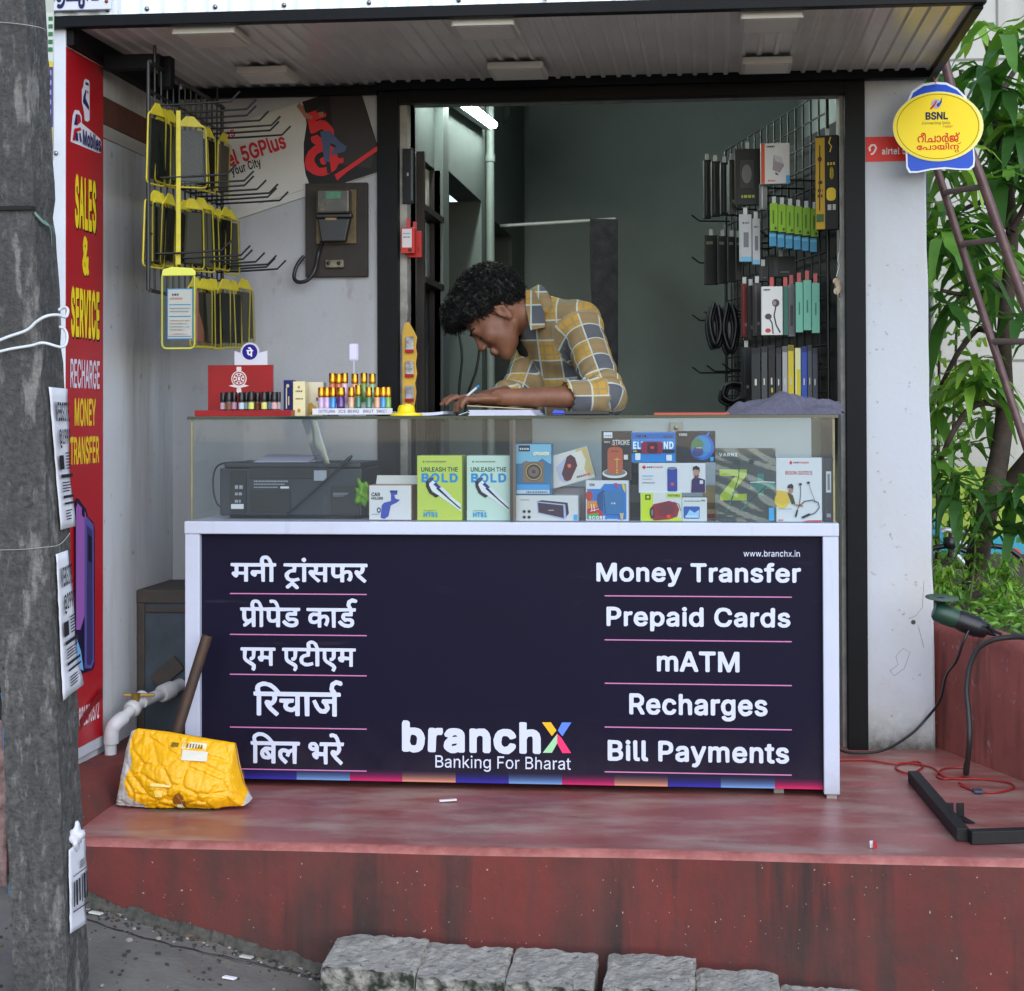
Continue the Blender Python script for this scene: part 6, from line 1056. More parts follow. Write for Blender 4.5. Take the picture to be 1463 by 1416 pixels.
mb = MB();mb.poly(ell(oc[0],oc[1],65*k,51*k,48),O,EX,EZ,-EY,.004,.003);mb.build('oval_rim',ink((232,226,150),.35),BS)
mb = MB();mb.poly(ell(oc[0]-1.5*k,oc[1],62*k,49.5*k,48),O,EX,EZ,-EY,.0048,.0004);ov = mb.build('oval_face',ink((240,212,30),.3),BS)
mb = MB()
rim = ell(oc[0]-.5*k,oc[1],59*k,47.5*k,60);rin = ell(oc[0]-.5*k,oc[1],58.2*k,46.8*k,60)
mb.use(ink((92,84,22)))
for i in range(60): mb.poly([rim[i],rim[(i+1) % 60],rin[(i+1) % 60],rin[i]],O,EX,EZ,-EY,.0054)
def bt(col,key,x0,y0,x1,y1):
    p,q = bw(x0,y1),bw(x1,y0);mb.use(ink(col));mb.text(key,(p[0],YS,p[1]),EX*(q[0]-p[0]),EZ*(q[1]-p[1]),-EY,.0056)
bt((26,36,70),'bsnl',1322,160,1354,172);bt((96,100,50),'conn',1317,173.5,1357,179.5);bt((206,120,40),'fast',1347,178.5,1361,183)
bt((206,56,22),'m1',1310.5,189,1371,204.5);bt((206,56,22),'m2',1309.5,203.5,1373,219.5)
q = bw(1337,149)
mb.use(ink((176,168,190)));mb.poly(ell(q[0],q[1],7*k,7*k,24),O,EX,EZ,-EY,.0056)
mb.use(ink((180,40,44)));mb.poly([bw(*p) for p in [(1328,156),(1333,150),(1337,144),(1338.5,145),(1335,152),(1330,157)]],O,EX,EZ,-EY,.006)
mb.use(ink((30,66,150)));mb.poly([bw(*p) for p in [(1338,149),(1342,147),(1346,139),(1345,147),(1341,153),(1338,153)]],O,EX,EZ,-EY,.0063)
mb.build('lettering',None,BS)
mb = MB();p = W(1335,121,Y=YS-.002);mb.tube(spline([p+Vector((0,-.004,-.004)),p+Vector((.004,-.006,.002)),p+Vector((0,-.002,.012)),(p.x-.002,YS,2.0)]),.0012,6);mb.build('hook',M_gold,BS)

# ================================================================ shop counter
CW,ZS,ZT = 1.735,.717,1.0;CD = .50
SCN = thing('shop_counter','white shop counter with glass showcase on top and dark banner across its front','counter',(CW/2,CD/2,0))
mb = MB()
lx0,lx1 = W(264,760,Y=0).x,W(1198,760,Y=0).x
lw = .041
for x0,x1 in ((lx0,lx0+lw),(lx1-lw,lx1)): mb.box(x0,x1,0,CD,.012,ZS-.034)
mb.box(lx0-.001,lx1+.001,-.003,CD+.003,ZS-.034,ZS);mb.build('cabinet',M_white,SCN,bevel=.0025)
mb = MB();mb.box(lx0+lw,lx1-lw,CD-.03,CD-.01,.05,ZS-.034);mb.box(lx0+lw,lx1-lw,.03,CD-.03,.03,.05);mb.build('back_panel',M_white,SCN)
for x in (lx0+.02,W(1112,1145,Y=.1).x,lx1-.02):
    mb = MB();mb.box(x-.013,x+.013,.06 if x < lx1-.03 else .01,.09 if x < lx1-.03 else .04,0,.03 if x < lx1-.03 else .012);mb.build('foot',mat('foot_plastic',(150,140,136),.6),SCN)
mb = MB();mb.box(lx0+lw,lx1-lw,.018,.03,.021,ZS-.034);M_ban = zfade(stain(mat('dark_purple_print',(19,15,36),.5,spec=.12,noise=(3,.25),col2=(23,19,43),bump=(5,.06)),[((3,3,30),.66,.74,(52,46,62),.4,5),((14,14,9),.66,.74,(44,38,52),.4,8)]),.0,.24,(78,66,66),.3,8,.3);mb.build('banner',M_ban,SCN)
YBN = .018
def bnp(x,y): q = W(x,y,Y=YBN);return q
def ban(key,x0,y0,x1,y1,col=C_INK,name='lettering',lift=.0008):
    p,q,r_ = bnp(x0,y1),bnp(x1,(y0+y1)/2),bnp(x0,y0)
    mb = MB();mb.text(key,(p.x,YBN,p.z),EX*(q.x-p.x),EZ*(r_.z-p.z),-EY,lift);return mb.build(name,ink(col,.35),SCN)
for a in (('h1',329.6,793.5,525.2,841),('h2',343,853.8,510.5,895.6),('h3',343.7,914,508.4,958.2),('h4',362,970.3,489.4,1022.9),('h5',358,1045.7,491.7,1090.9),
          ('e1',852.2,802.9,1144.3,837.7),('e2',866.6,866.2,1129.2,901.3),('e3',938.6,930.1,1056.5,959.3),('e4',899.1,990.4,1096.7,1028.6),('e5',868.3,1056.4,1127.5,1094.3),
          ('url',1062.2,786.1,1142.9,795.2),('br',574.4,1029.1,772.6,1074.8),('bfb',622.1,1078.5,815.3,1101.5)): ban(*a)
mp_ = ink((198,122,172),.4)
for x0,x1,ys in ((328.6,523.9,(848.2,906.8,964,1039.8,1099.5)),(863.9,1131.2,(851.8,915,977.4,1040.3,1104.6))):
    for y in ys:
        p,q = bnp(x0,y),bnp(x1,y+.9);mb = MB();mb.box(p.x,q.x,YBN-.0007,YBN,(p.z+q.z)/2-.0014,(p.z+q.z)/2+.0014);mb.build('divider_line',mp_,SCN)
mb = MB();L = .0006
for col,pts in (((236,178,40),[(774.3,1032),(787,1032),(795,1043.5),(788.5,1051.5)]),((92,130,236),[(803,1032.2),(816.3,1032.2),(803.5,1052),(797,1043.5)]),
                 ((158,206,160),[(796,1048.5),(796,1062),(788.5,1075.5),(775.5,1075.5)]),((232,56,108),[(796,1048),(802,1054),(816,1075.9),(803.5,1075.9),(796,1062)])):
    mb.use(ink(col));mb.poly([((q := bnp(*p)).x,q.z) for p in pts],(0,YBN,0),EX,EZ,-EY,L)
mb.build('logo_mark',None,SCN)
# printed colour band along the foot: each block fades upward in the print itself
edges = [274,349,424,500,575,651,727,803,878,954,1030,1107,1190];cols = [(206,130,100),(52,48,160),(112,150,204),(206,36,100),(216,142,112),(52,44,160),(112,150,204),(206,36,100),(216,142,112),(52,44,160),(112,150,204),(214,32,92)]
x_ = lambda e: min(max(bnp(e,1125).x,lx0+lw+.001),lx1-lw-.001)
mb = MB();nst = 8;zb_,ztp = .0215,.052
for (e0,e1),c in zip(zip(edges,edges[1:]),cols):
    for j in range(nst):
        f = ((j+.5)/nst)**.8;cc = tuple((19,15,36)[i]*f+c[i]*(1-f) for i in range(3))
        mb.use(ink(cc));mb.box(x_(e0),x_(e1),YBN-.0006,YBN+.001,zb_+(ztp-zb_)*j/nst,zb_+(ztp-zb_)*(j+1)/nst)
mb.build('colour_band',None,SCN)
# glass showcase
gx0,gx1 = .006,CW-.006
mb = MB();mb.add([(gx0,.006,ZS+.001),(gx1,.006,ZS+.001),(gx1,.006,ZT-.0005),(gx0,.006,ZT-.0005)],[(0,1,2,3)]);mb.build('front_glass',M_glass,SCN)
for x in (gx0,gx1-.005):
    mb = MB();x += 0 if x < 1 else .005;mb.add([(x,.0105,ZS+.001),(x,CD-.005,ZS+.001),(x,CD-.005,ZT-.0005),(x,.0105,ZT-.0005)],[(0,1,2,3)]);mb.build('side_glass',M_glass,SCN)
mb = MB();mb.use(M_glass);mb.add([(-.004,-.002,ZT),(CW+.004,-.002,ZT),(CW+.004,CD+.006,ZT),(-.004,CD+.006,ZT)],[(0,1,2,3)])
mb.use(M_glassedge);q = [(-.004,-.002),(CW+.004,-.002),(CW+.004,CD+.006),(-.004,CD+.006)]
for i in range(4): (xa,ya),(xb,yb) = q[i],q[(i+1) % 4];mb.add([(xa,ya,ZT-.008),(xb,yb,ZT-.008),(xb,yb,ZT),(xa,ya,ZT)],[(0,1,2,3)])
mb.build('top_glass',None,SCN)
m_tape = mat('silicone_bead',(150,136,84),.5,noise=(30,.8),col2=(96,92,80))
for x,ww in ((gx0,.004),(W(733,650,Y=.01).x,.008),(gx1-.004,.005)):
    mb = MB();mb.box(x,x+ww,.0025,.0055,ZS+.001,ZT-.0085);mb.build('glass_joint',m_tape if x < .3 or x > 1.5 else mat('joint_grey',(92,84,76),.4),SCN)
mb = MB();p = W(731,650,Y=.02);mb.box(p.x-.004,p.x+.006,.012,CD-.03,ZS+.001,ZT-.009);mb.build('glass_partition',mat('partition_edge',(70,60,52),.4),SCN)
mb = MB();p = W(738,640,Y=CD-.02).x;mb.box(p,gx1-.03,CD-.018,CD-.010,ZS,ZT-.009);mb.build('sliding_door',mat('sliding_door',(196,210,216),.25,noise=(5,.3),col2=(176,192,200)),SCN,bevel=.001)
mb = MB();q = W(965,611,Y=CD-.03);mb.box(q.x-.016,q.x+.02,CD-.03,CD-.0185,q.z-.018,q.z+.016);mb.lathe([(.007,0),(.007,.008),(0,.009)],(q.x+.002,CD-.03,q.z),10,(0,-1,0));mb.build('lock',M_steel,SCN,bevel=.001)
# ================================================================ goods in the showcase
def carton(name,label,cat,px,Y,dep,col,items,group=None,rot=0,side=None,z0=None,rough=.4):
    """a closed box whose front face fills the given photograph rectangle at depth Y; items are the print on its front"""
    xa,ya,xb,yb = px;p,q = W(xa,yb,Y=Y),W(xb,ya,Y=Y);z = p.z if z0 is None else z0;wd,ht = q.x-p.x,q.z-z
    mb = MB();mb.box(p.x,q.x,Y,Y+dep,z,q.z)
    o = mb.build(name,mat('card_%d_%d_%d' % tuple(side or col),side or col,rough),None,(p.x+wd/2,Y+dep/2,z),bevel=.0012);tag(o,label,cat,group)
    mb = MB();e = .0015
    art(mb,(p.x+e,Y,z+e),EX*(wd-2*e),EZ*(ht-2*e),-EY,[('rect',col,0,0,1,1)]+items);mb.build('printed_front',None,o)
    if rot: o.rotation_euler = (0,R(rot),0)
    return o
GZ = ZS+.0012
blu,drk,ash = (30,140,205),(40,40,46),(120,122,126)
GB = 'boxed gadgets standing in the glass showcase'
trim = [('txt',(44,92,60),'unleash',.08,.755,.92,.83),('txt',blu,'bold',.09,.585,.92,.735),('ell',(92,140,60),.14,.915,.025,.014),('dash',(110,120,100),.2,.905,.66,.925),
        ('poly',(226,230,238),[(.2,.60),(.32,.64),(.6,.46),(.98,.25),(.99,.13),(.86,.2),(.62,.32),(.4,.42),(.24,.52)]),
        ('poly',(70,72,110),[(.22,.6),(.27,.67),(.38,.66),(.35,.62),(.28,.58),(.24,.54)]),('poly',(24,24,30),[(.19,.6),(.24,.63),(.27,.54),(.34,.44),(.5,.38),(.42,.35),(.27,.42),(.2,.52)]),
        ('poly',(36,48,130),[(.36,.56),(.42,.59),(.74,.385),(.7,.36)]),('line',(24,26,40),[(.44,.5),(.98,.18)],.02),('poly',(216,220,228),[(.5,.5),(.56,.52),(.78,.38),(.72,.35)]),
        ('txt',(36,150,210),'ht51',.14,.05,.47,.125),('dash',(120,140,120),.14,.145,.42,.155)]
carton('trimmer_box','yellow green hair trimmer box with BOLD lettering, left of its pale twin','box',(596,651,660,743.5),.045,.075,(190,206,88),trim,GB,z0=GZ)
carton('trimmer_box','pale mint hair trimmer box with BOLD lettering, right of the yellow green one','box',(667,651,729,743.5),.045,.075,(196,218,206),trim,GB,z0=GZ)
ch = carton('car_holder_box','low white CAR HOLDER box with open flap and blue phone mount picture','box',(527,693,588,742.5),.05,.11,(214,212,216),
       [('txt',drk,'car',.05,.68,.26,.80),('txt',drk,'holder',.05,.585,.33,.665),('poly',(58,76,168),[(.5,.85),(.68,.84),(.67,.74),(.6,.72),(.63,.62),(.74,.58),(.66,.5),(.52,.42),(.46,.1),(.36,.02),(.27,.06),(.3,.42),(.36,.5),(.52,.55),(.52,.74)]),
        ('ell',(36,40,90),.23,.28,.05,.08),('ell',(200,204,220),.23,.28,.025,.04),('rect',(40,46,110),.5,.8,.68,.86),('dash',ash,.06,.15,.24,.17)],GB,z0=GZ,side=(158,118,88))
mb = MB();p,q = W(537,692,Y=.12),W(597,680,Y=.12);mb.obox(((p.x+q.x)/2,.13,(p.z+q.z)/2),(abs(q.x-p.x)/2,0,0),(0,.008,.012),(0,.0008,-.0006));mb.build('flap',mat('card_inside',(200,198,196),.7),ch)
carton('speaker_box','white box with a long grey speaker and four black dots on its front','box',(736,708,826,745),.035,.06,(206,206,208),
       [('dash',ash,.08,.82,.22,.86),('poly',(50,44,62),[(.34,.78),(.42,.83),(.84,.73),(.86,.3),(.8,.08),(.76,.06)]),('poly',(168,176,214),[(.34,.78),(.8,.66),(.82,.1),(.78,.04),(.36,.3)]),('poly',(62,44,60),[(.36,.73),(.77,.62),(.78,.1),(.37,.33)]),('dash',(190,186,196),.53,.4,.62,.44),
        ('ell',drk,.14,.37,.026,.06),('ell',drk,.22,.37,.026,.06),('ell',drk,.14,.14,.026,.06),('ell',drk,.22,.14,.026,.06),('rect',(60,160,220),.94,.02,1,.25)],GB,z0=GZ)
carton('speaker_box','blue speaker box with a round brown speaker, stacked on the long white box','box',(736.5,634,788,707.5),.04,.055,(58,112,150),
       [('rect',(120,176,206),0,.62,1,1),('poly',(58,110,150),[(0,.55),(.3,.68),(.5,.6),(.75,.72),(1,.6),(1,.45),(0,.45)]),('rect',(44,32,48),.08,.86,.4,.98),('dash',(200,200,206),.11,.89,.37,.93),('rect',(124,104,90),.2,.25,.8,.66),('ell',(50,36,34),.51,.46,.255,.18),('ell',(172,148,92),.51,.46,.24,.168),('ell',(60,46,44),.51,.46,.205,.145),('ell',(116,96,90),.51,.46,.15,.10),('ell',(70,54,52),.51,.46,.06,.04),
        ('txt',(240,232,200),'speaker',.5,.78,.95,.85),('rect',(70,150,214),.02,.1,.96,.21),('rect',(190,200,214),.02,.03,.96,.1),('dash',(90,96,110),.3,.045,.9,.075)],GB,z0=W(0,707.5,Y=.04).z+.001)
# tilted white box, propped on a grey one behind
carton('cable_box','plain mauve grey box behind, carrying the tilted white speaker box','box',(790,697,836,745),.13,.1,(150,140,146),[('dash',(110,104,112),.1,.6,.9,.64),('rect',(136,74,46),.1,.02,.6,.18)],GB,z0=GZ)
o = carton('speaker_box','white box leaning at a tilt, with a maroon speaker picture','box',(791,648,854,694),.095,.05,(206,202,200),
       [('poly',(196,176,120),[(.72,1),(1,1),(1,.1),(.86,.05),(.8,.5)]),('poly',(214,210,202),[(.6,.9),(.86,.95),(.9,.6),(.8,.3),(.62,.4)]),('rect',(216,46,52),.03,.74,.16,.96),('poly',(172,178,204),[(.2,.62),(.5,.88),(.42,.2),(.3,.08),(.2,.2)]),('poly',(82,36,44),[(.28,.38),(.5,.86),(.6,.9),(.68,.76),(.68,.5),(.45,.12),(.36,.1),(.3,.16)]),('rr',(222,104,84),.46,.5,.54,.62,.04),('dash',(70,60,62),.6,.12,.72,.17),('dash',(196,80,84),.73,.12,.92,.17)],GB,rot=-15.5)
o.location.z += .007;o.location.x -= .004
carton('speaker_box','colourful SCORE speaker box with a square blue speaker','box',(837,686.5,898,745),.035,.07,(204,208,216),
       [('rr',(44,116,196),.02,.03,.96,.93,.04),('poly',(206,210,218),[(0,1),(0,.8),(.34,.8),(.46,.97),(.46,1)]),('txt',(50,54,66),'kdm',.08,.87,.2,.94),('ell',(176,60,52),.07,.63,.09,.12),('poly',(214,132,44),[(.02,.5),(.25,.5),(.35,.12),(.02,.12)]),('poly',(190,44,54),[(.02,.3),(.3,.34),(.42,.12),(.02,.1)]),('poly',(206,190,60),[(.84,.96),(.94,.9),(.94,.7),(.88,.8)]),('poly',(180,66,120),[(.66,.95),(.74,.95),(.8,.84),(.72,.84)]),('poly',(70,160,70),[(.02,.16),(.3,.2),(.3,.06),(.02,.06)]),
        ('poly',(44,76,128),[(.27,.66),(.4,.78),(.5,.72),(.46,.2),(.3,.3),(.26,.45)]),('rr',(56,112,166),.4,.16,.88,.76,.12),('line',(34,56,92),[(.42,.66),(.46,.2)],.02),('dash',(200,206,220),.6,.42,.7,.46),('line',(220,220,226),[(.12,.42),(.14,.24)],.02),('line',(220,220,226),[(.18,.42),(.2,.24)],.02),('line',(220,220,226),[(.1,.24),(.3,.3)],.015),
        ('txt',(228,230,236),'score',.06,.03,.46,.125),('poly',(200,176,130),[(.8,.2),(.9,.2),(.88,.04),(.83,.04)]),('dash',(220,220,230),.5,.03,.76,.05)],GB,z0=GZ)
carton('speaker_box','black STROKE box with an orange brown cylinder speaker, on top of the SCORE box','box',(859.5,616,902,686),.04,.06,(48,44,46),
       [('rect',(206,216,226),.06,.87,.36,.99),('dash',(110,120,150),.1,.9,.33,.93),('txt',(206,204,202),'stroke',.36,.72,.96,.83),('dash',(180,176,176),.08,.77,.3,.8),('ell',(206,210,210),.44,.13,.43,.1),('ell',(120,116,112),.44,.15,.38,.07),('rr',(176,88,64),.19,.12,.72,.68,.09),('line',(150,84,60),[(.3,.76),(.42,.7),(.56,.72)],.02),('line',(110,60,48),[(.3,.6),(.58,.59)],.018),('line',(206,180,60),[(.52,.46),(.52,.24)],.018),('line',(206,180,60),[(.42,.42),(.62,.42)],.018),('ell',(206,180,60),.52,.2,.035,.018),('ell',(206,180,60),.52,.15,.035,.018),('rect',(206,206,206),.76,.42,.9,.52)],GB,z0=W(0,686,Y=.04).z+.001)
carton('earphone_box','white earbuds box with PORTABLE print and a red barrel speaker','box',(915,703.5,974,745.5),.035,.07,(206,210,204),
       [('rect',(190,214,40),0,0,.3,1),('rect',(206,208,210),.3,.55,1,1),('rect',(190,214,40),.3,0,1,.12),('rect',(26,28,30),.11,.76,.24,.94),('rect',(190,214,40),.14,.8,.21,.9),('rect',(190,214,40),.64,.84,1,.98),('txt',(52,60,30),'portable',.67,.87,.97,.95),('poly',(142,32,46),[(.22,.42),(.32,.6),(.7,.72),(.88,.64),(.95,.42),(.9,.16),(.7,.06),(.34,.02),(.24,.12)]),('ell',(64,30,38),.28,.3,.06,.2),('ell',(120,112,116),.28,.3,.03,.12),('poly',(110,44,56),[(.4,.56),(.7,.66),(.84,.5),(.8,.26),(.5,.2)]),('rr',(230,60,60),.64,.1,.74,.22,.03),('line',(60,60,62),[(.82,.68),(.94,.6),(1,.36)],.02)],GB,z0=GZ)
carton('car_charger_box','small white box with a blue picture beside the red barrel speaker box','box',(974.5,711,1010,745.5),.035,.07,(206,210,214),[('dash',(120,130,130),.08,.84,.75,.9),('rect',ash,.78,.86,.95,.93),('rr',(40,84,170),.04,.1,.72,.64,.06),('poly',(150,196,230),[(.1,.14),(.7,.14),(.7,.5),(.5,.36),(.3,.5)]),('dash',(216,220,230),.12,.18,.6,.24)],GB,z0=GZ)
zH = W(0,703.5,Y=.04).z+.001
carton('speaker_box','white box with a blue can speaker and purple jacketed man, middle of its stack','box',(912.5,661.5,1008,704),.04,.065,(210,212,220),
       [('poly',(210,50,58),[(.04,.87),(.075,.95),(.11,.87),(.075,.79)]),('dash',(70,60,70),.12,.85,.2,.9),('txt',(206,56,66),'power',.21,.845,.36,.905),('dash',(120,170,220),.05,.55,.22,.59),('dash',(140,150,170),.05,.45,.2,.48),('dash',(90,96,110),.05,.32,.24,.35),('rr',(34,60,150),.43,.04,.58,.84,.05),('ell',(120,126,140),.505,.84,.07,.05),('rr',(206,80,70),.48,.24,.53,.34,.02),('poly',(48,28,88),[(.79,0),(.8,.44),(.86,.56),(.92,.5),(1,.44),(1,0)]),('poly',(176,132,110),[(.83,.66),(.84,.54),(.87,.5),(.91,.56),(.91,.78),(.84,.8)]),('poly',(30,24,28),[(.815,.74),(.82,.88),(.87,.93),(.92,.86),(.92,.66),(.905,.78),(.84,.8)]),('poly',(36,28,32),[(.84,.6),(.86,.5),(.9,.56),(.9,.62),(.87,.57)]),('rect',(206,206,214),.92,.3,.97,.42)],GB,z0=zH)
zF = W(0,661.5,Y=.045).z+.001
carton('speaker_box','bright blue speaker box with white letters and a red speaker, top of its stack','box',(902,617.5,965,662),.045,.06,(26,126,206),
       [('rect',(20,92,176),0,.8,1,.98),('dash',(20,36,84),.1,.84,.34,.93),('dash',(20,60,120),.74,.83,.95,.9),('txt',(226,234,242),'eli',.03,.44,.28,.7),('txt',(226,234,242),'nd',.74,.44,.97,.7),('rect',(26,30,52),0,.3,1,.42),('rr',(134,28,64),.22,.28,.72,.7,.1),('rr',(60,24,50),.36,.3,.6,.66,.08),('rr',(216,50,60),.43,.44,.52,.54,.04),('rr',(214,224,232),.08,.06,.2,.3,.04),('rr',(214,224,232),.8,.04,.93,.24,.03),('dash',(206,190,80),.03,.34,.12,.39)],GB,z0=zF)
carton('speaker_box','black box with a glowing blue and green round speaker, top of its stack','box',(966,616,1022,663),.045,.06,(32,34,44),
       [('txt',(200,200,206),'varni',.06,.86,.28,.95),('line',(30,110,200),[(.72,.76),(.86,.98)],.07),('ell',(28,96,200),.68,.48,.3,.42),('ell',(42,70,150),.56,.4,.2,.3),('ell',(34,130,190),.64,.5,.26,.36),('ell',(70,120,80),.54,.56,.16,.22),('ell',(52,58,120),.56,.34,.14,.16),('dash',(190,200,210),.52,.45,.66,.48),('line',(70,80,60),[(.1,.7),(.34,.66)],.012),('rect',(60,160,220),.88,.02,.97,.16)],GB,z0=zF)
carton('storage_box','beige and brown box standing behind, between the stack and the Z box','box',(1004,694,1024,745),.12,.06,(190,168,120),[('rect',(120,84,40),.2,.3,.9,.5),('rect',(150,36,44),.2,.02,.9,.16)],GB,z0=GZ)
carton('storage_box','dark grey box standing behind, between the SCORE box and the white stack','box',(897,662,916,745),.12,.07,(96,96,98),[('rect',(52,46,46),0,.62,1,.84),('rect',(66,62,64),0,.02,1,.3)],GB,z0=GZ)
zb_x = carton('earphone_box','large slate box with a big lime Z, wrapped in clear film','box',(1022.5,641,1108,746),.03,.07,(78,86,90),
       [('txt',(214,222,226),'varni',.05,.90,.36,.95),('poly',(176,200,62),[(.06,.72),(.52,.72),(.52,.64),(.26,.38),(.52,.38),(.52,.29),(.07,.29),(.07,.37),(.33,.63),(.06,.63)]),('rect',(64,138,132),.7,.36,.81,.66),('rect',(64,138,132),.58,.45,.99,.55),('line',(30,74,66),[(.4,.82),(.38,.6),(.3,.4),(.17,.1)],.012),('line',(44,120,104),[(.31,.4),(.16,.1)],.02),('line',(30,74,66),[(.86,.5),(.6,.3),(.42,.16)],.014),('line',(44,120,104),[(.56,.26),(.4,.14)],.02),('ell',(40,60,56),.36,.82,.05,.035),('ell',(40,60,56),.6,.83,.05,.035),('line',(190,200,202),[(.58,.54),(.8,.55),(1,.54)],.014),('rect',(60,160,214),.89,.01,.98,.19)],GB,z0=GZ)
mf_ = glassy('clear_film',(246,248,248),.7,.12)
mb = MB();p,q = W(1022,746,Y=.027),W(1108.5,640.5,Y=.027);nx_,nz_ = 22,26;rr = random.Random(2)
vs = [(p.x+(q.x-p.x)*i/nx_,.0275+.0012*math.sin(i*.5+j*.9+2.2*math.sin(j*.35))*math.sin(j*.7+i*.23),GZ+(q.z-GZ)*j/nz_) for j in range(nz_+1) for i in range(nx_+1)]
mb.add(vs,[(j*(nx_+1)+i,j*(nx_+1)+i+1,(j+1)*(nx_+1)+i+1,(j+1)*(nx_+1)+i) for j in range(nz_) for i in range(nx_)],True);mb.build('film_wrap',mf_,zb_x)
carton('earphone_box','tall white BOON SERIES neckband earphone box with a yellow shirt figure','box',(1109,654,1174,746),.03,.06,(210,212,218),
       [('poly',(206,40,52),[(.28,.93),(.32,.965),(.36,.93),(.32,.895)]),('dash',(70,60,66),.38,.92,.5,.945),('txt',(206,56,66),'power',.51,.915,.72,.947),('txt',(178,50,60),'boon',.2,.74,.8,.8),('ell',(222,196,60),.12,.34,.17,.13),('poly',(214,178,60),[(.0,.5),(.24,.47),(.3,.3),(.14,.26),(0,.3)]),('poly',(168,122,100),[(.26,.48),(.3,.42),(.36,.46),(.38,.52),(.28,.54)]),('poly',(30,26,26),[(.23,.52),(.26,.58),(.34,.6),(.38,.56),(.37,.52),(.26,.53)]),('poly',(60,66,40),[(.24,.46),(.36,.42),(.42,.28),(.34,.27)]),('poly',(172,128,104),[(.36,.29),(.58,.26),(.6,.23),(.42,.25)]),
        ('line',drk,[(.53,.57),(.54,.45),(.51,.28),(.47,.2),(.42,.08)],.010),('line',drk,[(.72,.6),(.78,.46),(.85,.34),(.84,.3)],.006),('ell',drk,.53,.59,.035,.02),('ell',drk,.71,.615,.035,.02),('line',(60,64,70),[(.5,.24),(.62,.32),(.8,.34),(.93,.3),(.95,.22),(.86,.14),(.6,.06)],.016),('line',(40,42,48),[(.46,.18),(.42,.07)],.028),('line',(40,42,48),[(.74,.12),(.56,.06)],.034),('dash',(110,120,170),.03,.195,.34,.205),('poly',(206,60,66),[(.55,.0),(1,.0),(1,.025),(.7,.02)]),('dash',(206,60,66),.04,.01,.14,.035)],GB,z0=GZ)
carton('accessory_box','narrow dark grey box with a white strip label at the right end of showcase','box',(1178,655,1191,745),.05,.08,(66,66,70),[('rect',(204,206,210),.15,.46,.75,.8),('dash',(120,124,130),.3,.5,.6,.76),('rect',(150,150,154),.2,.06,.7,.12)],GB,z0=GZ)
# printer
a,b = W(314,736,Y=.10),W(517,661,Y=.10)
PRN = thing('printer','black desktop printer seen from behind on the left shelf of the showcase','printer',((a.x+b.x)/2,.2,GZ))
mprn = mat('printer_plastic',(34,37,46),.45,noise=(12,.3),col2=(42,46,56));mprd = mat('printer_dark',(18,19,24),.5)
mb = MB();mb.box(a.x,b.x,.10,.36,GZ+.008,b.z-.016);mb.box(a.x+.01,b.x-.005,.108,.35,b.z-.015,b.z);mb.box(a.x+.02,b.x-.02,.12,.34,GZ,GZ+.008);body = mb.build('body',mprn,PRN,bevel=.005,seg=3)
def pr_(name,x0,y0,x1,y1,m_,d=.004,dd=0):
    p,q = W(x0,y1,Y=.10),W(x1,y0,Y=.10);mb = MB();mb.box(p.x,q.x,.10-d+dd,.10+.001,p.z,q.z);return mb.build(name,m_,PRN,bevel=.001)
pr_('rear_door',358,701,415,732,mprd);pr_('tray_cover',356,668,470,684,mprd,.003);pr_('side_panel',330,672,352,733,mprd,.006);pr_('side_panel',474,694,514,734,mprd,.006)
lab = mat('pale_print',(158,162,172),.6);labw = mat('label_white',(206,210,216),.5)
def prt(x0,y0,x1,y1):
    mb = MB();p,q = W(x0,y1,Y=.0955),W(x1,y0,Y=.0955);art(mb,(p.x,.0935,p.z),EX*(q.x-p.x),EZ*(q.z-p.z),-EY,[('dash',(150,154,166),0,.75,1,.95),('dash',(150,154,166),0,.4,.9,.55),('dash',(150,154,166),0,.0,.7,.15)]);mb.build('print',None,PRN)
prt(363,686,412,697);prt(336,692,348,718);prt(476,704,498,709)
pr_('label',331,720,349,727,labw,.0075);pr_('label',449,672,467,687,mat('label_grey',(146,152,164),.5),.005);pr_('label',401,695,413,698,labw,.0045)
mb = MB();mb.tube(spline([W(x,y,Y=.085) for x,y in ((408,736),(425,722),(450,700),(475,677),(496,658))]),.0026,6);mb.tube([W(484,669,Y=.085),W(498,656,Y=.085),W(503,651,Y=.085)],[.004,.006,.003],8);mb.build('power_lead',M_blackpl,PRN)
mb = MB();mb.tube(spline([W(x,y,Y=.12) for x,y in ((331,730),(312,722),(305,700),(306,675),(316,663),(345,661),(400,665),(450,661),(486,660))]),.0028,6);mb.build('usb_lead',M_blackpl,PRN)
# sheets of paper lying on the printer
a,b = W(365,661,Y=.15),W(440,651,Y=.15)
mb = MB();mb.add([(a.x,.13,a.z+.003),(b.x,.15,a.z+.003),(b.x,.30,a.z+.018),(a.x,.28,a.z+.02)],[(0,1,2,3)]);mb.add([(a.x+.005,.12,a.z+.001),(b.x+.03,.14,a.z+.001),(b.x+.02,.29,a.z+.01),(a.x+.01,.27,a.z+.008)],[(0,1,2,3)])
o = mb.build('paper_sheets',mat('lilac_paper',(170,168,186),.8),None,(a.x,.2,a.z));o.modifiers.new('thick','SOLIDIFY').thickness = .0012;tag(o,'few loose lilac paper sheets lying on top of the black printer','paper')
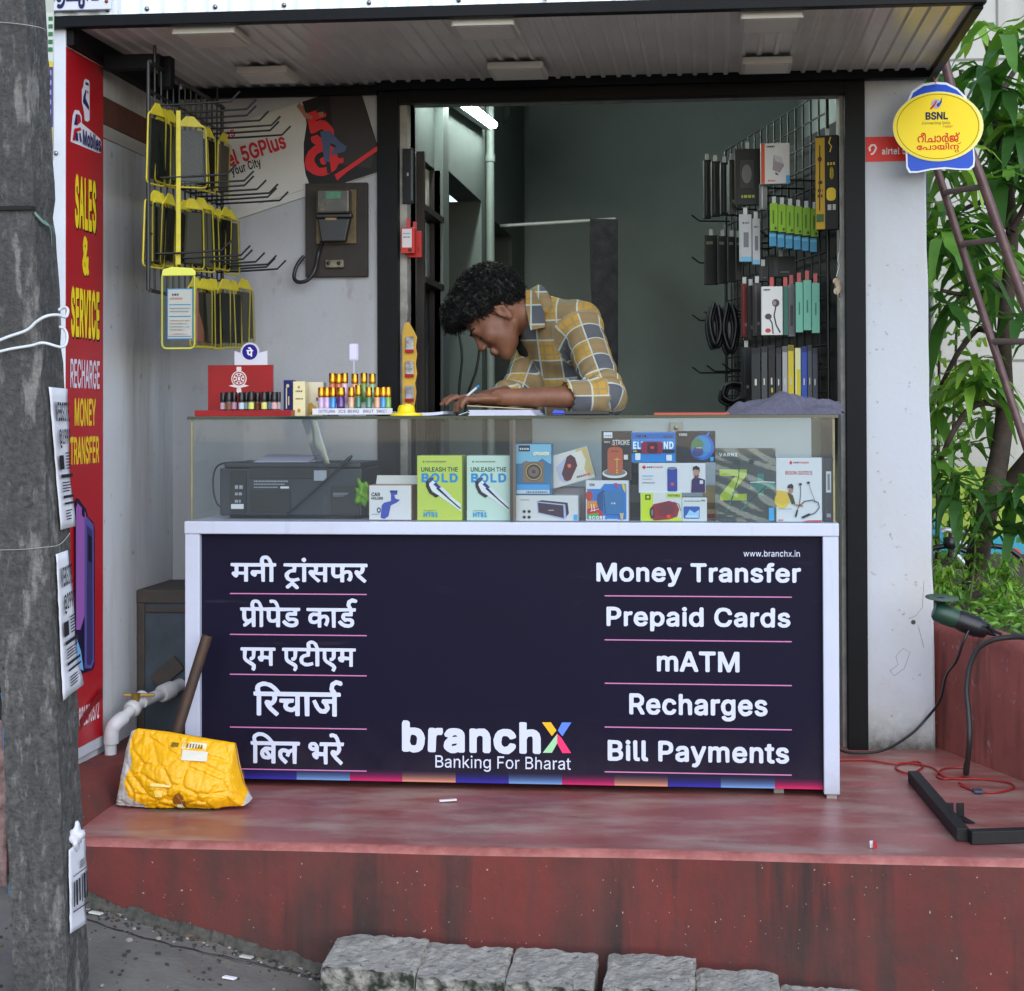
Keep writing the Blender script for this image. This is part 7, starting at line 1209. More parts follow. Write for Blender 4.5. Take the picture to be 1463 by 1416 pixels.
# clear bag of receipts standing behind the front pane
a = W(435,600,Y=.05);mb = MB()
vs = []
for j in range(9):
    y = 598+j*8;xo = 438+j*2.6;q0,q1 = W(xo-8,y,Y=.05),W(xo+14-.2*j,y,Y=.05)
    vs += [(q0.x,.05+.002*math.sin(j),q0.z),((q0.x+q1.x)/2,.047,q0.z),(q1.x,.05,q1.z)]
mb.add(vs,[(3*j+i,3*j+i+1,3*j+i+4,3*j+i+3) for j in range(8) for i in range(2)],True)
o = mb.build('tape_strip',glassy('cloudy_tape',(196,204,210),.6,.5),None,a);tag(o,'long cloudy strip of clear packaging behind the left showcase glass','packaging')
# crumpled lime cloth
def crumple(name,pts,rad,m_,seed,label,cat,sub=3,amp=.35):
    import bmesh
    bm = bmesh.new();bmesh.ops.create_icosphere(bm,subdivisions=sub,radius=1);rr = random.Random(seed);ph = [rr.uniform(0,6) for _ in range(9)]
    for v in bm.verts:
        c = v.co.copy();f = 1+amp*(math.sin(c.x*5+ph[0])*math.sin(c.z*4+ph[1])+.6*math.sin(c.z*9+ph[2]+3*c.x)+.4*math.sin(c.y*11+ph[3]+4*c.z))
        v.co = Vector((c.x*rad[0],c.y*rad[1],c.z*rad[2]))*f
    me = bpy.data.meshes.new(name);bm.to_mesh(me);bm.free();me.polygons.foreach_set('use_smooth',[True]*len(me.polygons));me.materials.append(m_)
    o = bpy.data.objects.new(name,me);COL.objects.link(o);o.location = pts;return tag(o,label,cat)
q = W(519,703,Y=.10);crumple('cleaning_cloth',q,(.019,.03,.034),mat('lime_cloth',(120,176,40),.95,noise=(40,.6)),4,'crumpled lime green cloth between the printer and the white box','cloth')

# ================================================================ on the counter top
ZC_ = ZT+.0006
def cx_(px,Y): return W(px,585,Y=Y).x
def zz_(py,Y): return W(700,py,Y=Y).z
# red perfume display
YD = .26
x0,x1,xt = cx_(297,YD),cx_(390,YD),cx_(419,YD-.12)
DS = thing('perfume_display','glossy red card display stand with white bottle emblem and a step for perfume vials','display stand',((x0+x1)/2,YD-.05,ZC_))
mrd = mat('red_gloss_card',(150,14,24),.3,spec=.3,noise=(9,.3));zt_ = ZC_+(586-511)/510
mb = MB();mb.box(x0,x1,YD,YD+.008,ZC_,zt_);mb.build('back_card',mrd,DS,bevel=.001)
mb = MB();mb.box(x0,xt-.006,YD-.12,YD-.001,ZC_,ZC_+.017);mb.build('tray',mrd,DS,bevel=.001)
mb = MB();cxp = cx_(341.5,YD);zc_ = ZC_+(586-531)/510
O = (cxp,YD,zc_);wq = (214,206,208)
items = [ell(0,0,.0225,.0225,36)]
mb.use(ink(wq));mb.poly(items[0],O,EX,EZ,-EY,.0006);mb.use(mrd);mb.poly(ell(0,0,.0195,.0195,32),O,EX,EZ,-EY,.0009);mb.use(ink(wq));mb.poly(ell(0,0,.0165,.0165,30),O,EX,EZ,-EY,.0012);mb.use(mrd)
for k in range(8): mb.poly(ell(.0118*math.cos(k*math.pi/4),.0118*math.sin(k*math.pi/4),.0032,.0032,10),O,EX,EZ,-EY,.0015)
mb.poly(rrect(-.006,-.007,.006,.007,.002),O,EX,EZ,-EY,.0015);mb.use(ink(wq));mb.poly([(-.003,-.005),(.003,-.005),(.004,0),(.003,.005),(-.003,.005)],O,EX,EZ,-EY,.0018)
mb.poly(rrect(-.007,.022,.007,.034,.002),O,EX,EZ,-EY,.0006);mb.poly([(-.03,-.020),(-.012,-.016),(0,-.021),(.012,-.016),(.03,-.020),(.016,-.024),(0,-.027),(-.016,-.024)],O,EX,EZ,-EY,.0009);mb.poly([(-.006,-.027),(.006,-.027),(.008,-.042),(-.008,-.042)],O,EX,EZ,-EY,.0006)
mb.build('emblem',None,DS)
def vial(name,label,px,Y,z,h,r,body,cap,group,capf=.45,lab=None):
    o = MB();x = cx_(px,Y);o.lathe([(r*.9,0),(r,.002),(r,h*(1-capf)),(r*.6,h*(1-capf)+.002)],(x,Y,z),14)
    b = o.build(name,mat('vial_%d_%d_%d' % body,body,.12,coat=.6,noise=(60,.3)),None,(x,Y,z));tag(b,label,'bottle',group)
    mb = MB();mb.lathe([(r*1.02,h*(1-capf)+.001),(r*1.06,h*(1-capf)+.003),(r*1.06,h-.001),(r*.95,h),(0,h)],(x,Y,z),14);mb.build('cap',cap,b)
    if lab: mb = MB();mb.lathe([(r*1.015,h*.06),(r*1.015,h*(1-capf)*.9)],(x,Y,z),14);mb.build('label',ink(lab),b)
    return b
nth = ['first','second','third','fourth','fifth','sixth','seventh','eighth','ninth','tenth','eleventh']
mcap = mat('black_cap',(18,18,20),.3)
for i,(px,col,nm) in enumerate([(319,(196,170,190),'pink'),(327,(120,84,62),'brown'),(334.5,(198,160,190),'mauve'),(345,(176,196,212),'pale blue'),(352,(150,170,180),'grey blue'),(359,(196,210,110),'lime'),(368,(110,62,44),'dark brown'),(377.5,(206,206,120),'yellow'),(386,(110,150,170),'teal'),(392,(206,160,168),'rose'),(398,(178,170,172),'silver grey')]):
    vial('perfume_vial','black capped vial with %s label, %s from the left in the red display' % (nm,nth[i]),px,YD-.055-(.022 if i % 2 else 0),ZC_+.0175,.050+.001*(i % 3),.0082 if i != 10 else .006,(92,84,80),mcap,'black capped vials in the red display',.54,col)
# phone payment sign behind the display
Y = YD+.03;PS = thing('payment_sign','white counter sign with a purple circle emblem standing behind the red display','sign',(cx_(358,Y),Y,ZC_))
mb = MB();a,b = W(335,512,Y=Y),W(382,501,Y=Y);q = W(357,503,Y=Y)
pts = [(a.x,ZC_),(b.x,ZC_),(b.x,b.z)]+ell(q.x,q.z,.0275,.0275,20,-5,185)+[(a.x,b.z)]
mb.poly(pts,(0,Y,0),EX,EZ,-EY,0,.003);mb.build('card',mat('acrylic_white',(206,208,222),.3),PS)
mb = MB();mb.poly(ell(q.x,q.z,.0225,.0225,32),(0,Y,0),EX,EZ,-EY,.0006);mb.build('emblem_disc',ink((44,32,132),.3),PS)
mb = MB();mb.text('pe',(q.x-.010,Y,q.z-.014),EX*.020,EZ*.028,-EY,.0012);mb.build('lettering',ink((226,226,240)),PS)
# boxes
carton('perfume_box','slim navy blue perfume box with gold print beside the red display','box',(405,543,417.5,586),.2,.04,(26,30,92),[('dash',(190,180,140),.25,.2,.4,.8),('dash',(190,180,140),.55,.3,.7,.55),('ell',(190,180,140),.5,.85,.2,.05)],z0=ZC_)
carton('perfume_box','cream perfume box with small gold print between navy box and vial stand','box',(418.5,545,436,588),.18,.04,(214,202,160),[('dash',(90,80,60),.2,.7,.8,.75),('dash',(90,80,60),.2,.48,.85,.52),('ell',(160,130,70),.5,.15,.14,.06),('ell',(160,130,70),.5,.85,.1,.04)],z0=ZC_)
carton('incense_box','pale box with golden flower print partly behind the vial stand','box',(437,546,462,586),.235,.035,(206,196,172),[('poly',(190,150,70),[(0,.02),(0,.3),(.3,.4),(.6,.25),(.8,.02)]),('poly',(140,100,44),[(.2,.05),(.5,.22),(.7,.05)]),('dash',(110,90,70),.6,.45,1,.55)],z0=ZC_)
# tiered stand of gold capped vials
Y0,Y1 = .17,.22;a,b = cx_(448,Y0-.02),cx_(562,Y0-.02)
TS = thing('vial_stand','low white stepped stand with name strip holding gold capped perfume vials','display stand',((a+b)/2,Y1,ZC_))
mb = MB();mb.box(a,b,Y0-.03,Y0+.026,ZC_+.006,ZC_+.012);mb.box(a+.03,b-.04,Y0+.03,Y1+.03,ZC_+.034,ZC_+.038);mb.build('shelf',mat('acrylic_shelf',(196,198,206),.3),TS,bevel=.001)
for x in (a+.05,a+.16):
    mb = MB();mb.lathe([(.016,0),(.014,.006)],(x,Y0,ZC_),14);mb.build('foot',mat('grey_foot',(140,140,146),.5),TS)
mb = MB();mb.box(a,b,Y0-.034,Y0-.0305,ZC_+.004,ZC_+.021);st_ = mb.build('name_strip',ink((206,206,214)),TS)
mb = MB()
for key,x0,x1 in (('b1',455.5,479),('b2',483.5,513),('b3',519,534),('b4',538,553)):
    p,q = cx_(x0,Y0-.034),cx_(x1,Y0-.034);mb.text(key,(p,Y0-.034,ZC_+.0085),EX*(q-p),EZ*.009,-EY,.0005)
mb.build('lettering',ink((70,60,110)),st_)
def gname(col): return {(188,160,196): 'lilac',(30,130,196): 'blue',(74,26,110): 'purple',(206,160,130): 'peach',(44,112,84): 'green',(70,120,96): 'sea green',(206,150,110): 'apricot',(110,150,60): 'lime green',(190,100,70): 'rust',(206,170,190): 'pink',(96,140,60): 'leaf green',(130,160,110): 'pale green'}[col]
fr_ = [(459,(188,160,196)),(467,(188,160,196)),(475.7,(30,130,196)),(487,(74,26,110)),(502,(206,160,130)),(512,(44,112,84)),(527,(70,120,96)),(539,(206,150,110)),(547.5,(30,130,196)),(554.5,(110,150,60))]
for i,(px,col) in enumerate(fr_):
    vial('perfume_vial','gold capped %s vial, %s from the left in the front row of the stand' % (gname(col),nth[i]),px,Y0,ZC_+.0122,.068+(.006 if i == 5 else 0),.0086 if i not in (3,) else .0112,col,M_gold,'gold capped vials on the white stand',.42 if i != 3 else .38)
for i,(px,col) in enumerate([(475,(190,100,70)),(484,(190,100,70)),(492.5,(206,170,190)),(507,(206,150,110)),(520,(96,140,60)),(532,(130,160,110)),(539,(110,150,60))]):
    if i == 6: continue
    vial('perfume_vial','gold capped %s vial, %s from the left in the back row of the stand' % (gname(col),nth[i]),px,Y1,ZC_+.0382,.083-.002*(i % 2),.0092,col,M_gold,'gold capped vials on the white stand',.36)
# little lilac standee
Y = Y1+.05;a,b = W(499,515,Y=Y),W(512,491,Y=Y);o = thing('token_standee','small lilac white plastic token standing behind the gold capped vials','standee',((a.x+b.x)/2,Y,ZC_))
mb = MB();mb.poly(rrect(a.x,a.z,b.x,b.z,.004),(0,Y,0),EX,EZ,-EY,0,.006);mb.build('head',mat('lilac_plastic',(190,184,214),.35),o)
mb = MB();mb.box(a.x+.002,b.x-.006,Y-.0015,Y,a.z+.004,b.z-.002);mb.build('card',ink((206,204,224)),o);mb = MB();mb.bar(((a.x+b.x)/2,Y+.003,ZC_),((a.x+b.x)/2,Y+.003,a.z+.004),.004,.004);mb.build('stem',mat('clear_stem',(180,178,196),.3),o)
# yellow cap, papers, notebook, stapler, tablet, strip, cloth
Y = .08;x = cx_(580.5,Y);o = MB();k = 1/527
o.lathe([(23*k,0),(23.5*k,.004),(22*k,.006),(13*k,.009),(12*k,.022),(10.5*k,.028),(6*k,.031),(0,.0315)],(x,Y,ZC_),24)
o = o.build('yellow_cap',mat('yellow_plastic',(228,200,20),.35),None,(x,Y,ZC_));tag(o,'yellow plastic cone shaped cap on the counter beside the vial stand','cap')
mb = MB();mb.lathe([(0,.0316),(.003,.033),(0,.034)],(x,Y,ZC_),10);mb.build('knob',mat('yellow_plastic',(228,200,20)),o)
def sheet(name,label,x0,x1,y0,y1,z,t,m_,curl=0,cat='paper',group=None):
    mb = MB();n = 10;vs = [(x0+(x1-x0)*i/n,y,z+k+curl*(i/n)**3) for k in (0,t) for y in (y0,y1) for i in range(n+1)]
    N1 = n+1
    for i in range(n):
        a,b,c,d = i,i+1,N1+i+1,N1+i;e = 2*N1
        mb.add([vs[j] for j in (a,b,c,d,a+e,b+e,c+e,d+e)],[(0,3,2,1),(4,5,6,7),(0,1,5,4),(2,3,7,6)]+([(0,4,7,3)] if i == 0 else [])+([(1,2,6,5)] if i == n-1 else []))
    o = mb.build(name,m_,None,((x0+x1)/2,(y0+y1)/2,z));return tag(o,label,cat,group)
sheet('paper_sheets','thin stack of white papers on the counter behind the yellow cap',cx_(598,.2),cx_(638,.2),.14,.32,ZC_,.008,mat('blue_white_paper',(196,198,216),.8),.004)
NBK = thing('notebook','thick open notebook with white pages lying under the man\'s hand','notebook',(cx_(716,.2),.2,ZC_))
mb = MB();a,b = cx_(666,.14),cx_(768,.14)
for i in range(7): mb.box(a+.012+.002*(i % 3),b-.004*(i % 2)-.002*i,.10+.001*(i % 2),.33,ZC_+.0022*i,ZC_+.0022*i+.0018)
mb.build('pages',mat('ruled_paper',(206,206,222),.8),NBK)
mb = MB();mb.obox(((a+b)/2-.012,.22,ZC_+.0225),((b-a)/2-.02,0,-.0045),(0,.115,0),(.00005,0,.0012));mb.build('cover',mat('brown_card',(176,160,128),.8),NBK)
mb = MB();mb.obox((a-.002,.2,ZC_+.006),(.012,0,.004),(0,.1,0),(-.0002,0,.0007));mb.build('loose_page',mat('ruled_paper',(206,206,222)),NBK)
o = thing('stapler','small blue stapler lying on the counter beside the black tablet','stapler',(cx_(798,.1),.1,ZC_));mb = MB();a,b = cx_(789,.1),cx_(807,.1);mb.box(a,b,.09,.115,ZC_,ZC_+.004);mb.build('base',mat('navy_plastic',(24,34,100),.4),o,bevel=.001);mb = MB();mb.poly([(a,ZC_+.005),(b,ZC_+.005),(b-.004,ZC_+.013),(a+.004,ZC_+.0145)],(0,.092,0),EX,EZ,-EY,0,.02);mb.build('lever',mat('blue_plastic',(40,70,200),.35),o,bevel=.001)
TB = thing('tablet','black tablet lying on the counter under the man\'s elbow','tablet',(cx_(838,.2),.2,ZC_));mb = MB();a,b = cx_(803,.15),cx_(872,.15);mb.box(a,b,.10,.27,ZC_,ZC_+.010);mb.build('body',M_blackpl,TB,bevel=.003);mb = MB();mb.box(a+.008,b-.008,.108,.262,ZC_+.0102,ZC_+.0115);mb.build('screen',mat('tablet_glass',(12,12,14),.08),TB)
sheet('folded_strip','long orange red folded strip lying flat on the counter by the cloth',cx_(935,.06),cx_(1042,.06),.03,.1,ZC_,.006,mat('orange_red',(176,78,58),.6),0,'strip')
# grey cloth heap
mb = MB();n,mm = 60,26;a,b = cx_(1037,.12),cx_(1203,.12);vs = [];rr = random.Random(9)
prof = [(0,.004),(.06,.012),(.14,.02),(.26,.026),(.36,.036),(.46,.048),(.52,.049),(.60,.044),(.68,.031),(.76,.034),(.82,.034),(.9,.024),(.96,.02),(1,.007)]
def pz(t):
    for (t0,z0),(t1,z1) in zip(prof,prof[1:]):
        if t <= t1: return z0+(z1-z0)*(t-t0)/(t1-t0)
    return prof[-1][1]
for j in range(mm+1):
    v = j/mm;y = .02+.26*v
    for i in range(n+1):
        u = i/n;env = max(0,1-abs(2*v-1)**2.4)**.6;h = pz(u)*(.65+.35*math.sin(v*3.14))
        wv = .011*math.sin(u*9-v*16+2*math.sin(v*5))+.0035*math.sin(u*15+v*22+1.3)+.009*abs(math.sin(v*13+u*11+1.5*math.sin(u*6)))**.6-.005+.0016*math.sin(v*40+u*21)
        vs.append((a+(b-a)*u+.008*math.sin(v*9+u*4),y,ZC_+max(.0012,(h+wv*min(1,h/.02))*env)))
mb.add(vs,[(j*(n+1)+i,j*(n+1)+i+1,(j+1)*(n+1)+i+1,(j+1)*(n+1)+i) for j in range(mm) for i in range(n)],True)
bt_ = []
for j in range(mm+1):
    for i in range(n+1): x,y,z = vs[j*(n+1)+i];bt_.append((x,y,ZC_))
ed = [i for i in range(n+1)]
mb.add([vs[i] for i in ed]+[bt_[i] for i in ed],[(i,n+1+i,n+2+i,i+1) for i in range(n)],True)
o = mb.build('folded_cloth',mat('grey_cloth',(92,90,106),.95,noise=(90,.5),bump=(160,.3)),None,((a+b)/2,.15,ZC_));tag(o,'crumpled grey cloth heaped on the right end of the counter','cloth')
# ================================================================ wire rack on the left with phone pouches
RK = thing('wire_rack','black wire grid rack with long hooks hanging on the left under the canopy','display rack',(-.075,.2,1.33))
gx = -.077;gy0,gy1 = -.10,.55;gz0,gz1 = 1.336,1.945
mb = MB()
for i in range(14): y = gy0+(gy1-gy0)*i/13;mb.tube([(gx,y,gz0 if i > 1 else gz0),(gx,y,gz1)],.0032 if 0 < i < 13 else .006,6)
for i in range(9): z = gz0+(gz1-gz0)*i/8;mb.tube([(gx+.004,gy0,z),(gx+.004,gy1,z)],.003 if 0 < i < 8 else .006,6)
mb.build('grid',M_iron,RK)
for y in (-.05,.5): mb = MB();mb.tube([(gx,y,gz1),(gx,y,2.0)],.005,6);mb.build('hanger',M_iron,RK)
hooks = []
for z,ys,tips in ((1.835,(-.06,.05,.14,.22,.30,.38,.46),.21),(1.64,(-.06,.06,.15,.23,.31,.39,.47),.20),(1.435,(-.07,.06,.17,.25,.33,.41,.48),.19)):
    for k,y in enumerate(ys):
        L_ = tips+.015*math.sin(k*2.1)
        mb = MB();mb.tube([(gx+.004,y,z+.012),(gx+.006,y,z),(gx+L_*.5,y+.002,z+.003),(gx+L_,y+.004,z+.008),(gx+L_+.026,y+.005,z+.034)],.0032,6);mb.build('hook',M_iron,RK);hooks.append((y,z,L_))
# one pouch of each kind, then copies
m_yel = mat('yellow_trim',(200,184,44),.5,noise=(30,.6),col2=(150,138,40));m_clear = glassy('pouch_film',(230,230,222),.25,.02);m_blk = mat('pouch_insert',(20,21,23),.5,noise=(20,.4));m_gryc = mat('grey_insert',(84,82,78),.6);m_pink = mat('pink_insert',(206,140,140),.6)
def pouch(insert,wd=.098,ht=.20):
    mb = MB();mb.box(-wd*.40,wd*.40,-.004,.004,.014,ht*.80)
    r_ = mb.build('phone_pouch',insert,None,(0,0,0),bevel=.003)
    mb = MB();P = rrect(-wd/2,0,wd/2,ht*.87,.012,4);mb.tube([(x,0,z) for x,z in P]+[(P[0][0],0,P[0][1])],.0026,6);mb.build('trim',m_yel,r_)
    mb = MB();mb.poly([(-wd/2,ht*.85),(wd/2,ht*.85),(wd*.34,ht*.90),(wd*.12,ht),(-wd*.12,ht),(-wd*.34,ht*.90)],(0,-.002,0),EX,EZ,-EY,0,.004);mb.build('clip',m_yel,r_,bevel=.001)
    mb = MB();mb.add([(-wd/2,-.0065,.004),(wd/2,-.0065,.004),(wd/2,-.0065,ht*.84),(-wd/2,-.0065,ht*.84)],[(0,1,2,3)]);mb.build('film',m_clear,r_)
    return r_
protos = {}
def hang(px,py0,py1,Y,yaw,ins,label,wd=.098):
    """a pouch whose middle is seen at px, between heights py0 (top) and py1 (bottom)"""
    q,p = W(px,py0,Y=Y),W(px,py1,Y=Y);ht = q.z-p.z;key = (ins.name,round(ht,2),wd)
    if key not in protos:
        r_ = pouch(ins,wd,ht);protos[key] = r_;r_.location = (p.x,Y,p.z);r_.rotation_euler = (0,0,R(yaw))
    else: r_ = copy_thing(protos[key],(p.x,Y,p.z),R(yaw))
    return tag(r_,label,'phone pouch','yellow trimmed phone pouches hanging on the wire rack')
row = {1: 'top',2: 'middle',3: 'bottom'}
nth2 = nth+['twelfth','thirteenth','fourteenth']
PL = [(1,222,148,264,-.07,74,m_blk,'black'),(1,232,158,262,-.04,80,m_blk,'black'),(1,240,156,264,.0,76,m_gryc,'grey'),(1,247,158,268,.03,80,m_blk,'black'),(1,273,166,268,.06,34,m_blk,'black'),(1,289,184,272,.13,78,m_blk,'black'),(1,297,182,274,.18,80,m_blk,'black'),(1,318,190,280,.33,82,m_gryc,'grey'),
    (2,219,270,382,-.07,72,m_gryc,'grey'),(2,229,274,380,-.04,80,m_blk,'black'),(2,238,274,380,-.01,80,m_blk,'black'),(2,246,276,380,.03,80,m_blk,'black'),(2,261,286,384,.07,80,m_blk,'black'),(2,275,284,384,.10,66,m_gryc,'grey'),(2,291,282,388,.15,62,m_gryc,'clear'),(2,304,296,384,.2,80,m_blk,'black'),(2,312,298,384,.25,80,m_blk,'black'),(2,320,298,386,.30,80,m_blk,'black'),(2,331,300,392,.36,78,m_gryc,'clear'),
    (3,283,396,496,.06,76,m_pink,'pink'),(3,291,396,496,.09,78,m_gryc,'grey'),(3,298,398,496,.12,82,m_blk,'black'),(3,305,398,498,.16,82,m_blk,'black'),(3,312,398,498,.2,82,m_blk,'black'),(3,320,398,497,.24,82,m_blk,'black'),(3,328,398,497,.28,82,m_blk,'black'),(3,336,398,497,.33,82,m_blk,'black'),(3,345,398,494,.38,80,m_gryc,'grey'),(3,354,400,490,.44,78,m_gryc,'clear')]
cnt = {1: 0,2: 0,3: 0};rr = random.Random(19)
for r_,px,a,b,Y,yaw,ins,what in PL:
    o = hang(px,a,b,Y,yaw+rr.uniform(-5,4),ins,'yellow trimmed pouch with %s insert, %s from the left in the %s row' % (what,nth2[cnt[r_]],row[r_]),.082 if yaw > 70 else .088);cnt[r_] += 1
    o.rotation_euler = (R(rr.uniform(-3,3)),R(rr.uniform(-2.5,2.5)),o.rotation_euler.z)
# pouch with the printed card, front of the bottom row
Y = -.10;a,b = W(230,498,Y=Y),W(281,381,Y=Y);wd,ht = b.x-a.x,b.z-a.z
PC = thing('phone_pouch','clear yellow edged pouch holding a white and blue printed card, front of bottom row','phone pouch',((a.x+b.x)/2,Y,a.z),'yellow trimmed phone pouches hanging on the wire rack')
mb = MB();P = rrect(a.x+.003,a.z,b.x-.006,b.z-.016,.012,4);mb.tube([(x,Y,z) for x,z in P]+[(P[0][0],Y,P[0][1])],.0028,6);mb.build('trim',mat('lime_trim',(206,206,84),.4),PC)
mb = MB();mb.poly([(a.x+.002,b.z-.024),(b.x-.004,b.z-.024),(b.x-.002,b.z-.014),(b.x-.012,b.z-.004),(a.x+.03,b.z),(a.x+.006,b.z-.006)],(0,Y-.004,0),EX,EZ,-EY,0,.008);mb.build('clip',mat('lime_trim',(206,206,84)),PC,bevel=.002)
mb = MB();c0,c1 = W(239,485,Y=Y),W(276,412,Y=Y);mb.box(c0.x,c1.x,Y-.001,Y+.001,c0.z,c1.z);
b_ = (70,150,214)
art(mb,(c0.x,Y-.001,c0.z),EX*(c1.x-c0.x),EZ*(c1.z-c0.z),-EY,[('rect',b_,0,0,1,1),('rect',(214,216,222),.04,.02,.96,.98),('rect',b_,.08,.67,.92,.69),('rect',b_,.08,.44,.92,.46),('rect',b_,.06,.05,.94,.065),('dash',(60,90,160),.2,.86,.45,.9),('dash',(216,130,110),.12,.79,.6,.82),('dash',(150,150,160),.12,.6,.9,.62),('dash',(150,150,160),.12,.54,.85,.56),('dash',(206,150,140),.12,.36,.88,.38),('dash',(160,160,166),.12,.3,.8,.32),('dash',(160,160,166),.12,.24,.88,.26),('dash',(160,160,166),.12,.18,.7,.2),('dash',(206,150,140),.12,.1,.8,.12)])
mb.use(M_pap);mb.build('printed_card',M_pap,PC)
mb = MB();vs = [(a.x+(b.x-a.x)*i/6,Y-.006-.002*math.sin(i*1.9+j),a.z+.002+(ht-.026)*j/10) for j in range(11) for i in range(7)];mb.add(vs,[(j*7+i,j*7+i+1,(j+1)*7+i+1,(j+1)*7+i) for j in range(10) for i in range(6)],True);mb.build('film',m_clear,PC)
mb = MB();y = -.06;p,q = W(255,158,Y=y),W(255,378,Y=y);mb.bar((p.x,y,p.z),(q.x,y,q.z),.012,.0015,(0,1,0));o = mb.build('lanyard',m_yel,None,q);tag(o,'flat bright yellow lanyard strap hanging down the front of the wire rack','lanyard')

# ================================================================ inside the shop: tube light, shelf goods, right-hand rack
a,b = W(664,146,X=XL+.05),W(706,178,X=XL+.05)
TL = thing('tube_light','lit white tube light mounted high on the inner left wall','lamp',((a+b)/2))
d_ = (b-a);a = a-d_*.9;mb = MB();mb.bar(a+Vector((-.025,0,.0)),b+Vector((-.025,0,.0)),.03,.045);mb.build('housing',mat('lamp_white',(200,204,204),.4),TL)
mb = MB();mb.tube([a,a+(b-a)*.5,b],.014,12);mb.build('tube',mat('lit_tube',(240,248,244),.4,emit=((232,250,240),42)),TL)
q = W(713,160,Y=3.0);mb = MB();mb.lathe([(.05,0),(.056,.01),(.05,.02)],q,18,(0,1,0));o = mb.build('exhaust_vent',mat('vent_grey',(70,78,76),.7),None,q);tag(o,'small round grey vent high in the dark room near the tube light','vent')
q0,q1 = W(846,520,Y=2.85),W(882,312,Y=2.85)
mb = MB();n = 14;rr = random.Random(4);jl = [q0.x+rr.uniform(-.012,.012) for _ in range(n+1)];z0 = .5
prof_ = [(jl[i],z0+(q1.z-z0)*i/n) for i in range(n+1)]+[(q1.x,q1.z-.005),(q1.x,z0)]
mb.poly(prof_,(0,2.84,0),EX,EZ,-EY,0,.03);o = mb.build('old_board',mat('ragged_board',(34,30,34),.9,noise=(18,1,8),col2=(62,60,66)),None,(q0.x,2.84,z0));tag(o,'tall ragged dark board hanging from the white rail in the dark room','board')
# shelves let into the left wall, with goods
y0,y1 = NY[1],NY[2]
mshelf = mat('dark_shelf',(40,30,28),.6)
SH = thing('wall_shelf','dark wooden shelves recessed in the inner left wall behind the door jamb','shelf',(XL-.1,(y0+y1)/2,.9))
zs = [W(606,300,X=XL).z,W(606,400,X=XL).z,1.0]
for z in zs: mb = MB();mb.box(XL-.34,XL+.03,y0,y1,z-.02,z);mb.build('board',mshelf,SH)
mb = MB();mb.box(XL-.02,XL+.025,y0+.001,y0+.02,.1,W(590,212,X=XL).z);mb.box(XL-.02,XL+.02,y1-.02,y1-.001,.1,W(622,245,X=XL).z);mb.build('upright',mshelf,SH)
cols = [((150,76,44),'brown'),((196,170,130),'beige'),((180,176,166),'cream'),((120,150,60),'green'),((150,160,170),'grey'),((190,196,196),'white'),((120,126,130),'slate')]
for i,(zi,k,f,hh,c) in enumerate([(0,0,.18,.16,cols[0]),(0,1,.48,.19,cols[1]),(0,2,.8,.15,cols[2]),(1,0,.12,.10,cols[3]),(1,1,.36,.19,cols[4]),(1,2,.58,.21,cols[5]),(1,3,.8,.2,cols[6]),(2,0,.15,.2,cols[4]),(2,1,.4,.22,cols[5]),(2,2,.65,.22,cols[6])]):
    z = zs[zi]+.001;yy = y0+.03+(y1-y0-.06)*f;dy = (y1-y0)*.075;mb = MB();mb.box(XL-.18,XL-.01,yy-dy,yy+dy,z,z+hh)
    o = mb.build('stock_box',mat('stock_%d_%d_%d' % c[0],c[0],.6,noise=(20,.6)),None,(XL-.1,yy,z),bevel=.002);tag(o,'%s box on the %s recessed shelf behind the left door jamb' % (c[1],('top','middle','bottom')[zi]),'box','stock on the recessed shelves')
def slab(name,label,cat,px,Y,dep,col,items=(),group=None,yaw=0,parts=(),rough=.45):
    """hanging pack: its front fills the photograph rectangle px at depth Y"""
    xa,ya,xb,yb = px;p,q = W(xa,yb,Y=Y),W(xb,ya,Y=Y);wd,ht = q.x-p.x,q.z-p.z
    mb = MB();mb.box(-wd/2,wd/2,0,dep,0,ht);o = mb.build(name,mat('pack_%d_%d_%d' % tuple(col),col,rough,noise=(25,.3)),None,(0,0,0),bevel=.0015)
    mb = MB();art(mb,(-wd/2+.001,0,.001),EX*(wd-.002),EZ*(ht-.002),-EY,[('rect',col,0,0,1,1)]+list(items));mb.build('printed_front',None,o)
    if 'tab' in parts: mb = MB();mb.box(-.006,.006,dep*.4,dep*.6,ht,ht+.022);mb.build('hang_tab',mat('clear_tab',(170,172,172),.3),o)
    if 'redtab' in parts: mb = MB();mb.box(-.006,.006,dep*.4,dep*.6,ht,ht+.03);mb.build('hang_tab',mat('red_tab',(170,26,34),.4),o)
    o.location = ((p.x+q.x)/2,Y,p.z);o.rotation_euler = (0,0,R(yaw));return tag(o,label,cat,group)
